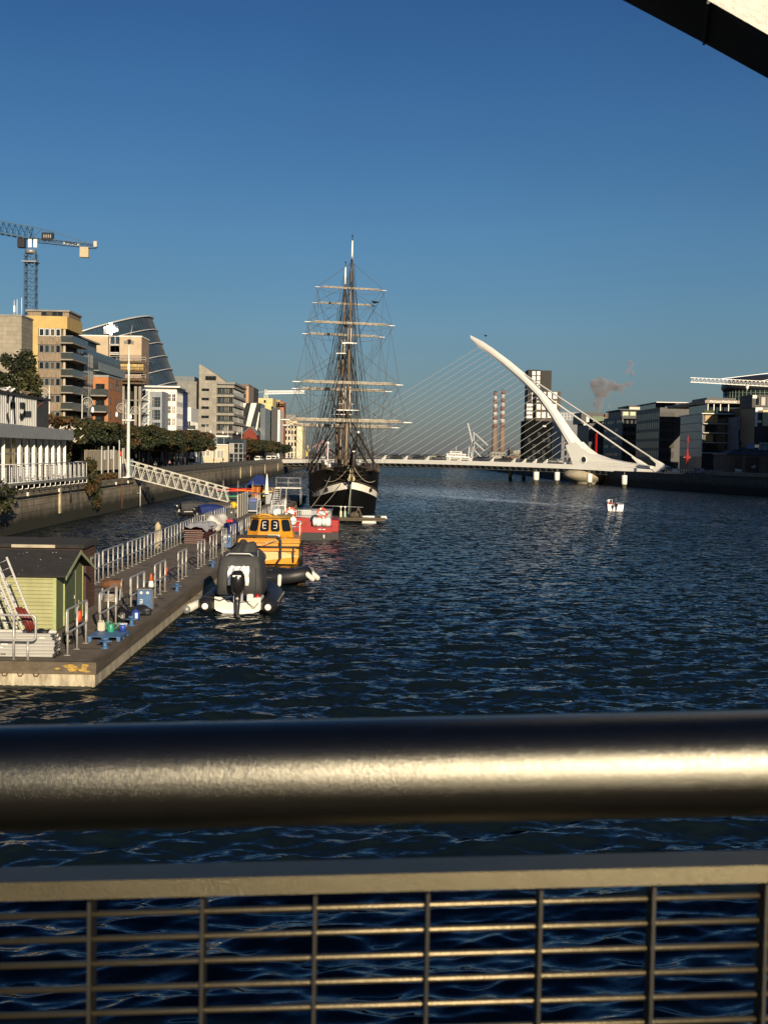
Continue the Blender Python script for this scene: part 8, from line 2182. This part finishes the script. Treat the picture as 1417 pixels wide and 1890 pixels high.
# --- the dark tower
Yt = 800; k_ = Yt/FPX
t = thing('tower_block', 'tall dark tower with white window stripes behind the pylon', 'tower', (Xp(995,840,Yt),Yt,QZ))
zA = Zp(990,682.5,Yt); zB = Zp(1020,723,Yt)
x0,x1,x2,x3 = Xp(974,700,Yt), Xp(996.5,700,Yt), Xp(1018,700,Yt), Xp(1031,760,Yt)
bk = M('tower black brick', (.010,.0095,.0095), .7, var=.2)
part(t,'shaft',bk,(x0,x1,Yt,Yt+16,QZ,zA)); part(t,'side_shaft',M('tower brown grey', (.035,.032,.03), .8, var=.2),(x1+.001,x2,Yt+2,Yt+16,QZ,zA-.2)); part(t,'low_wing',M('tower tan brick', (.085,.07,.055), .8, var=.2),(Xp(986,760,Yt),x3,Yt-6,Yt-.01,QZ,zB))
pw = M('tower white panels', (.72,.70,.66), .5, var=.15, vs_=.4)
for px in (984.5,993): 
    for q in range(9): x = Xp(px,700,Yt); zz = zA-.9-3.2*q; part(t,'window',pw,(x-1.05,x+1.05,Yt-.06,Yt-.002,zz-2.6,zz))
for px in (993.5,1003,1013.5,1023.5):
    for q,(ya,yb) in enumerate(((723.5,736),(740,741.5),(746,756),(760.5,771))):
        x = Xp(px,750,Yt-6); part(t,'window',pw,(x-1.2,x+1.2,Yt-6.06,Yt-6.002,Zp(px,yb,Yt-6),Zp(px,ya,Yt-6)))
xl = Xp(970,760,Yt-2); part(t,'left_bay',bk,(xl,Xp(984,760,Yt-2),Yt-2,Yt-.02,QZ,Zp(975,742,Yt-2)))
for q in range(4):
    y0 = 745+7.3*q; part(t,'window',pw,(xl+.5,xl+4.2,Yt-2.06,Yt-2.002,Zp(975,y0+5,Yt-2),Zp(975,y0,Yt-2)))
Yu = 760; t = thing('dark_podium', 'black office slab at the foot of the dark tower', 'office building', (Xp(1000,840,Yu),Yu,QZ))
part(t,'wall',M('podium black', (.005,.0055,.006), .8, spec=.05, var=.4, vs_=.2),(Xp(967.5,800,Yu),Xp(1037,800,Yu),Yu,Yu+20,QZ,Zp(1000,777,Yu))); part(t,'lift_box',white_r,(Xp(1001,787,Yu),Xp(1007,787,Yu),Yu-.5,Yu-.002,Zp(1004,788,Yu),Zp(1004,785,Yu)))
wins(t,'F',Yu,lin(Xp(972,800,Yu),Xp(1035,800,Yu),7),[QZ+1.5+3.6*k for k in range(5)],1.7,2.2,blk_c,gl_b,2,skip=.45,seed=3)
# --- red things
Yr = 400
t = thing('red_mast', 'bright red mast standing beyond the pylon foot', 'mast', (Xp(1099,845,Yr),Yr,QZ))
w = MB(); w.lathe([(.5,0),(.5,.3),(.42,.31),(.36,Zp(1099,800,Yr)-QZ)], n=12); w.build('pole', red_p, t)
w = MB(); w.box(-1.6,1.7,-.4,.4,Zp(1099,840,Yr)-QZ-.3,Zp(1099,840,Yr)-QZ); w.bar((-1.4,0,0),(0,0,1.6),.25); w.bar((1.4,0,0),(0,0,1.6),.25); w.build('foot', red_p, t)
Yr = 332; t = thing('red_sculpture', 'slender red diamond shaped sculpture before the glass office', 'sculpture', (Xp(1267,858,Yr),Yr,QZ))
zz = lambda y: Zp(1267,y,Yr)-QZ
redf = M('faded red paint', (.30,.02,.018), .5, var=.25)
w = MB(); w.lathe([(.05,zz(857)),(.62,zz(846)),(.35,zz(838)),(.12,zz(826)),(.10,zz(818)),(.26,zz(815)),(.24,zz(806)),(.02,zz(804))], n=8, smooth=False); w.obox((0,0,zz(844)),(2.0,.25,.25)); w.obox((0,0,zz(851)),(.5,.2,2.2)); w.build('spire', redf, t)
w = MB(); w.lathe([(.5,0),(.5,.4),(.2,.5)], n=10); w.build('plinth', dark_c, t)
mb = MB()
t = thing('quay_railing', 'grey railing along the right quay before the glass office', 'railing', (82,325,QZ))
w = MB(); A_, B_ = Vector((78.2,334,QZ)), Vector((85,304,QZ))
for h in (.4,.8,1.15): w.bar(A_+Vector((0,0,h)),B_+Vector((0,0,h)),.07)
for k in range(24): p = A_.lerp(B_,k/23); w.bar(p,p+Vector((0,0,1.2)),.06)
w.build('bars', galv_d, t, world=True)
for px,Y,l,c_ in ((1288,324,'white headlamp lit dark car on the right quay before the glass office',(.03,.03,.03)),(1300,322,'grey car parked beside the dark one on the right quay',(.2,.2,.2)),(1233,352,'dark car by the tail end of the bridge',(.03,.03,.035))):
    car(l,(Xp(px,870,Y),Y,QZ),R(200),M('car paint %d'%px,c_,.25,var=0))
for px,Y in ((1284,330),(1294,330),(1278,334),(1342,300.5)):
    o = bpy.data.objects.new('person', pm[[3,6,4,0][int(px)%4]]); COL.objects.link(o); o.location = (Xp(px,870,Y),Y,QZ+.0); o.rotation_euler = (0,0,1.2); tag(o, 'person in dark clothes standing on the right quay', 'person', 'people on the right quay')
# --- white crane on the right
Yk = 385; t = thing('tower_crane', 'white tower crane jib reaching in from the right picture edge', 'crane', (Xp(1560,720,Yk),Yk,QZ))
w = MB(); lattice(w, at(1560,716,Yk), at(1273,701,Yk), 1.7, 1.4, 38, .065, tri=True); w.build('jib', white_p, t, world=True)
w = MB(); w.bar(at(1331,699,Yk), at(1560,672,Yk), .16); w.bar(at(1400,704,Yk), at(1560,672,Yk), .14); w.build('tie_bar', white_p, t, world=True)
pb = at(1560,716,Yk); w = MB(); lattice(w, (pb.x,Yk,QZ), (pb.x,Yk,pb.z+9), 2, 2, 26, .16); w.build('tower', white_p, t, world=True)
hk = at(1378,715,Yk); w = MB(); w.tube([at(1378,708,Yk),hk], .05, 5); w.lathe([(.1,1.0),(.45,.5),(.5,0),(.05,-.9)], hk, 10); w.build('hook_block', white_p, t, world=True)
# ================================================================== FAR PORT
brk = M('chimney brick tan', (.20,.145,.11), .85, var=.15, vs_=.05)
Yz = 2200
for px,top,l in ((912.5,723.5,'left striped red and white power station chimney'),(926.5,720.5,'right striped red and white power station chimney')):
    b = at(px-1.0,842,Yz); tp = at(px+3,top,Yz); h = tp.z-2
    t = thing('striped_chimney', l, 'chimney', (b.x,Yz,2))
    r0, r1 = 5.6, 2.9; R_ = lambda f: r0+(r1-r0)*f
    w = MB(); w.lathe([(r0,0),(R_(.46),h*.46)], n=20); w.build('shaft', brk, t)
    w = MB(); 
    for k in range(9):
        f0, f1 = .46+.06*k, .46+.06*(k+1); w.lathe([(R_(f0),h*f0+.01),(R_(f1),h*f1)], n=20, m=k%2)
    w.build('striped_top', [M('hazed red band', (.18,.09,.08), .8), M('white band', (.42,.41,.40), .8)], t)  # both band colours greyed to put distance haze into the paint
    w = MB(); w.lathe([(2.6,h),(2.6,h+1.5)], n=16); w.build('rim', dark_c, t)
def far_crane(label, pts, Y, wd, mat_):
    t = thing('port_crane', label, 'crane', at(pts[0][0],846,Y)*1.0)
    t.location.z = 2
    for a,b in zip(pts[::2],pts[1::2]):
        w = MB(); w.bar(at(*a,Y),at(*b,Y),wd); w.build('lattice_boom', mat_, t, world=True)
pale = M('pale port steel', (.42,.44,.45), .7); 
far_crane('pale port crane with tall boom leaning left', [(863,781),(873,823),(873,815),(869,843),(866,825),(864,843),(873,815),(871,845)], 1500, 1.6, pale)
far_crane('pale port crane with boom sloping down to the right', [(876,800),(900,822),(873,814),(894,832),(872,828),(888,844),(874,797),(874,830)], 1520, 1.2, pale)
far_crane('grey dock gantry left of the chimneys', [(842,832),(905,826),(905,826),(905,845),(855,832),(855,845),(880,828),(880,845),(893,826),(893,845)], 1600, 1.4, dark_c)
far_crane('yellow dock crane beyond the left bridge end', [(556,832),(572,831),(559,826),(559,843),(568,822),(568,842),(566,830),(566,844)], 1000, 1.0, M('yellow dock crane', (.62,.50,.10), .6))
far_crane('pinkish red dock crane behind the ship rigging', [(576,826),(600,812),(600,812),(612,838),(590,818),(588,842),(600,812),(603,842)], 1100, .9, M('pinkish red steel', (.42,.20,.20), .7))
def shed(label, px0, px1, ytop, Y, mat_, roof):
    t = thing('dock_building', label, 'building', (Xp((px0+px1)/2,845,Y),Y,2.6))
    x0,x1 = Xp(px0,840,Y), Xp(px1,840,Y); z = Zp((px0+px1)/2,ytop,Y)
    w = MB(); w.prism([(x0,2.6),(x1,2.6),(x1,z-1),((x0+x1)/2,z-.2),(x0,z-1)],'y',Y,Y+25); w.build('wall', mat_, t, world=True)
    w = MB(); w.prism([(x0-1,z-1.1),((x0+x1)/2,z-.19),(x1+1,z-1.1),(x1+1,z-.7),((x0+x1)/2,z+.3),(x0-1,z-.7)],'y',Y-1,Y+26); w.build('roof', roof, t, world=True)
    w = MB()
    for q in range(5): x = x0+(x1-x0)*(q+.3)/5; w.box(x,x+(x1-x0)*.09,Y-.05,Y+.02,4+(z-4)*.35,4+(z-4)*.6)
    w.build('window', gl, t, world=True)
for a in (('grey power station hall at the foot of the chimneys',903,933,833,2150,conc_d,dark_c),('cream cube building before the chimney foot',911,922,843,1400,cream,white_r),('dark dock tower block right of the chimneys',940,947,826,1700,dark_c,dark_c),('tan dock warehouse left of the dark podium',947,968,832,1750,conc_p,white_r),('long grey dock shed on the far shore left of the chimneys',790,850,840,1800,conc_d,dark_c),('long low pale dock shed behind the ship and the bridge',640,740,842,1800,conc_p,dark_c),('dark container stacks beyond the bridge centre',750,790,842,1700,blk_c,blk_c),('low brown shed between chimneys and tower',930,966,841,1500,M('brown shed', (.16,.11,.08), .8),dark_c)): shed(*a)
# white river ferry beyond the bridge
t = thing('ferry', 'distant white ferry with stacked upper decks seen over the bridge parapet', 'ferry', (Xp(841,850,900),900,0))
w = MB(); w.loft([[(-13,-3,0),(13,-3,0),(15,-3.4,4.4),(-14,-3.4,4.4)],[(-13,3,0),(13,3,0),(15,3.4,4.4),(-14,3.4,4.4)]], smooth=False); w.build('hull', blk_c, t)
for z0,z1,a,b in ((4.41,6.6,-9,10),(6.61,8.6,-7,7),(8.61,10.4,-4.5,4.0)):
    w = MB(); w.bbox(((a+b)/2,0,(z0+z1)/2),(b-a,5.6,z1-z0),b=.2); w.build('deck_house', white_p, t)
    w = MB(); w.box(a+.8,b-.8,-2.83,-2.79,z0+.7,z0+1.4); w.build('window_band', gl, t)
w = MB(); w.tube([(0,0,10.4),(0,0,14)], .12, 6); w.build('mast', white_p, t)
# ================================================================== STEAM PLUME
Yv = 1600; sc_ = Yv/FPX
w = MB()
def puff(px, py, r, fx=1.0, fz=1.0): p = at(px,py,Yv); w.ball(p, r*sc_, 9, sc=(fx,1,fz))
for k in range(7): puff(1104+.5*math.sin(k*1.7)+k*.3, 762-6.5*k, 6.5+.9*k)
for px,py,r in ((1101,712,13),(1096,706,9),(1112,710,13),(1124,714,11),(1136,716,9.5),(1147,714,7.5),(1157,711,6),(1166,708,5),(1173,706,3.5),(1110,702,8),(1126,703,6),(1143,722,6),(1117,726,8),(1104,724,11),(1158,682,6),(1165,676,6),(1153,688,5),(1169,690,5),(1162,668,5),(1175,693,3)): puff(px,py,r,1.1,.85)
pl = w.build('steam_plume', MAT.get('steam') or M('steam', (.5,.5,.5), 1, var=0)); pl['kind'] = 'stuff'; pl['label'] = 'grey steam plume drifting right above the rooftops'
rm = pl.modifiers.new('union','REMESH'); rm.mode = 'VOXEL'; rm.voxel_size = 2.2
tx = bpy.data.textures.new('billow','CLOUDS'); tx.noise_scale = 9; tx.noise_depth = 3
dm_ = pl.modifiers.new('billow','DISPLACE'); dm_.texture = tx; dm_.strength = 9; dm_.mid_level = .55; dm_.texture_coords = 'GLOBAL'
m = MAT['steam']; nt = m.node_tree; nt.nodes.clear()
out = nt.nodes.new('ShaderNodeOutputMaterial'); pv = nt.nodes.new('ShaderNodeVolumePrincipled'); pv.inputs['Color'].default_value = (.58,.57,.61,1); pv.inputs['Anisotropy'].default_value = .0
tc = nt.nodes.new('ShaderNodeTexCoord'); nz = nt.nodes.new('ShaderNodeTexNoise'); nz.inputs['Scale'].default_value = .07; nz.inputs['Detail'].default_value = 5; nt.links.new(tc.outputs['Object'], nz.inputs['Vector'])
mr = nt.nodes.new('ShaderNodeMapRange'); mr.inputs['From Min'].default_value = .30; mr.inputs['From Max'].default_value = .60; mr.inputs['To Min'].default_value = .012; mr.inputs['To Max'].default_value = .26
nt.links.new(nz.outputs['Fac'], mr.inputs['Value']); nt.links.new(mr.outputs[0], pv.inputs['Density']); nt.links.new(pv.outputs[0], out.inputs['Volume'])
SC.cycles.volume_step_rate = 1.0
# ---- distant low haze of the port is left to the sky and the greyed chimney bands
bpy.context.view_layer.update()
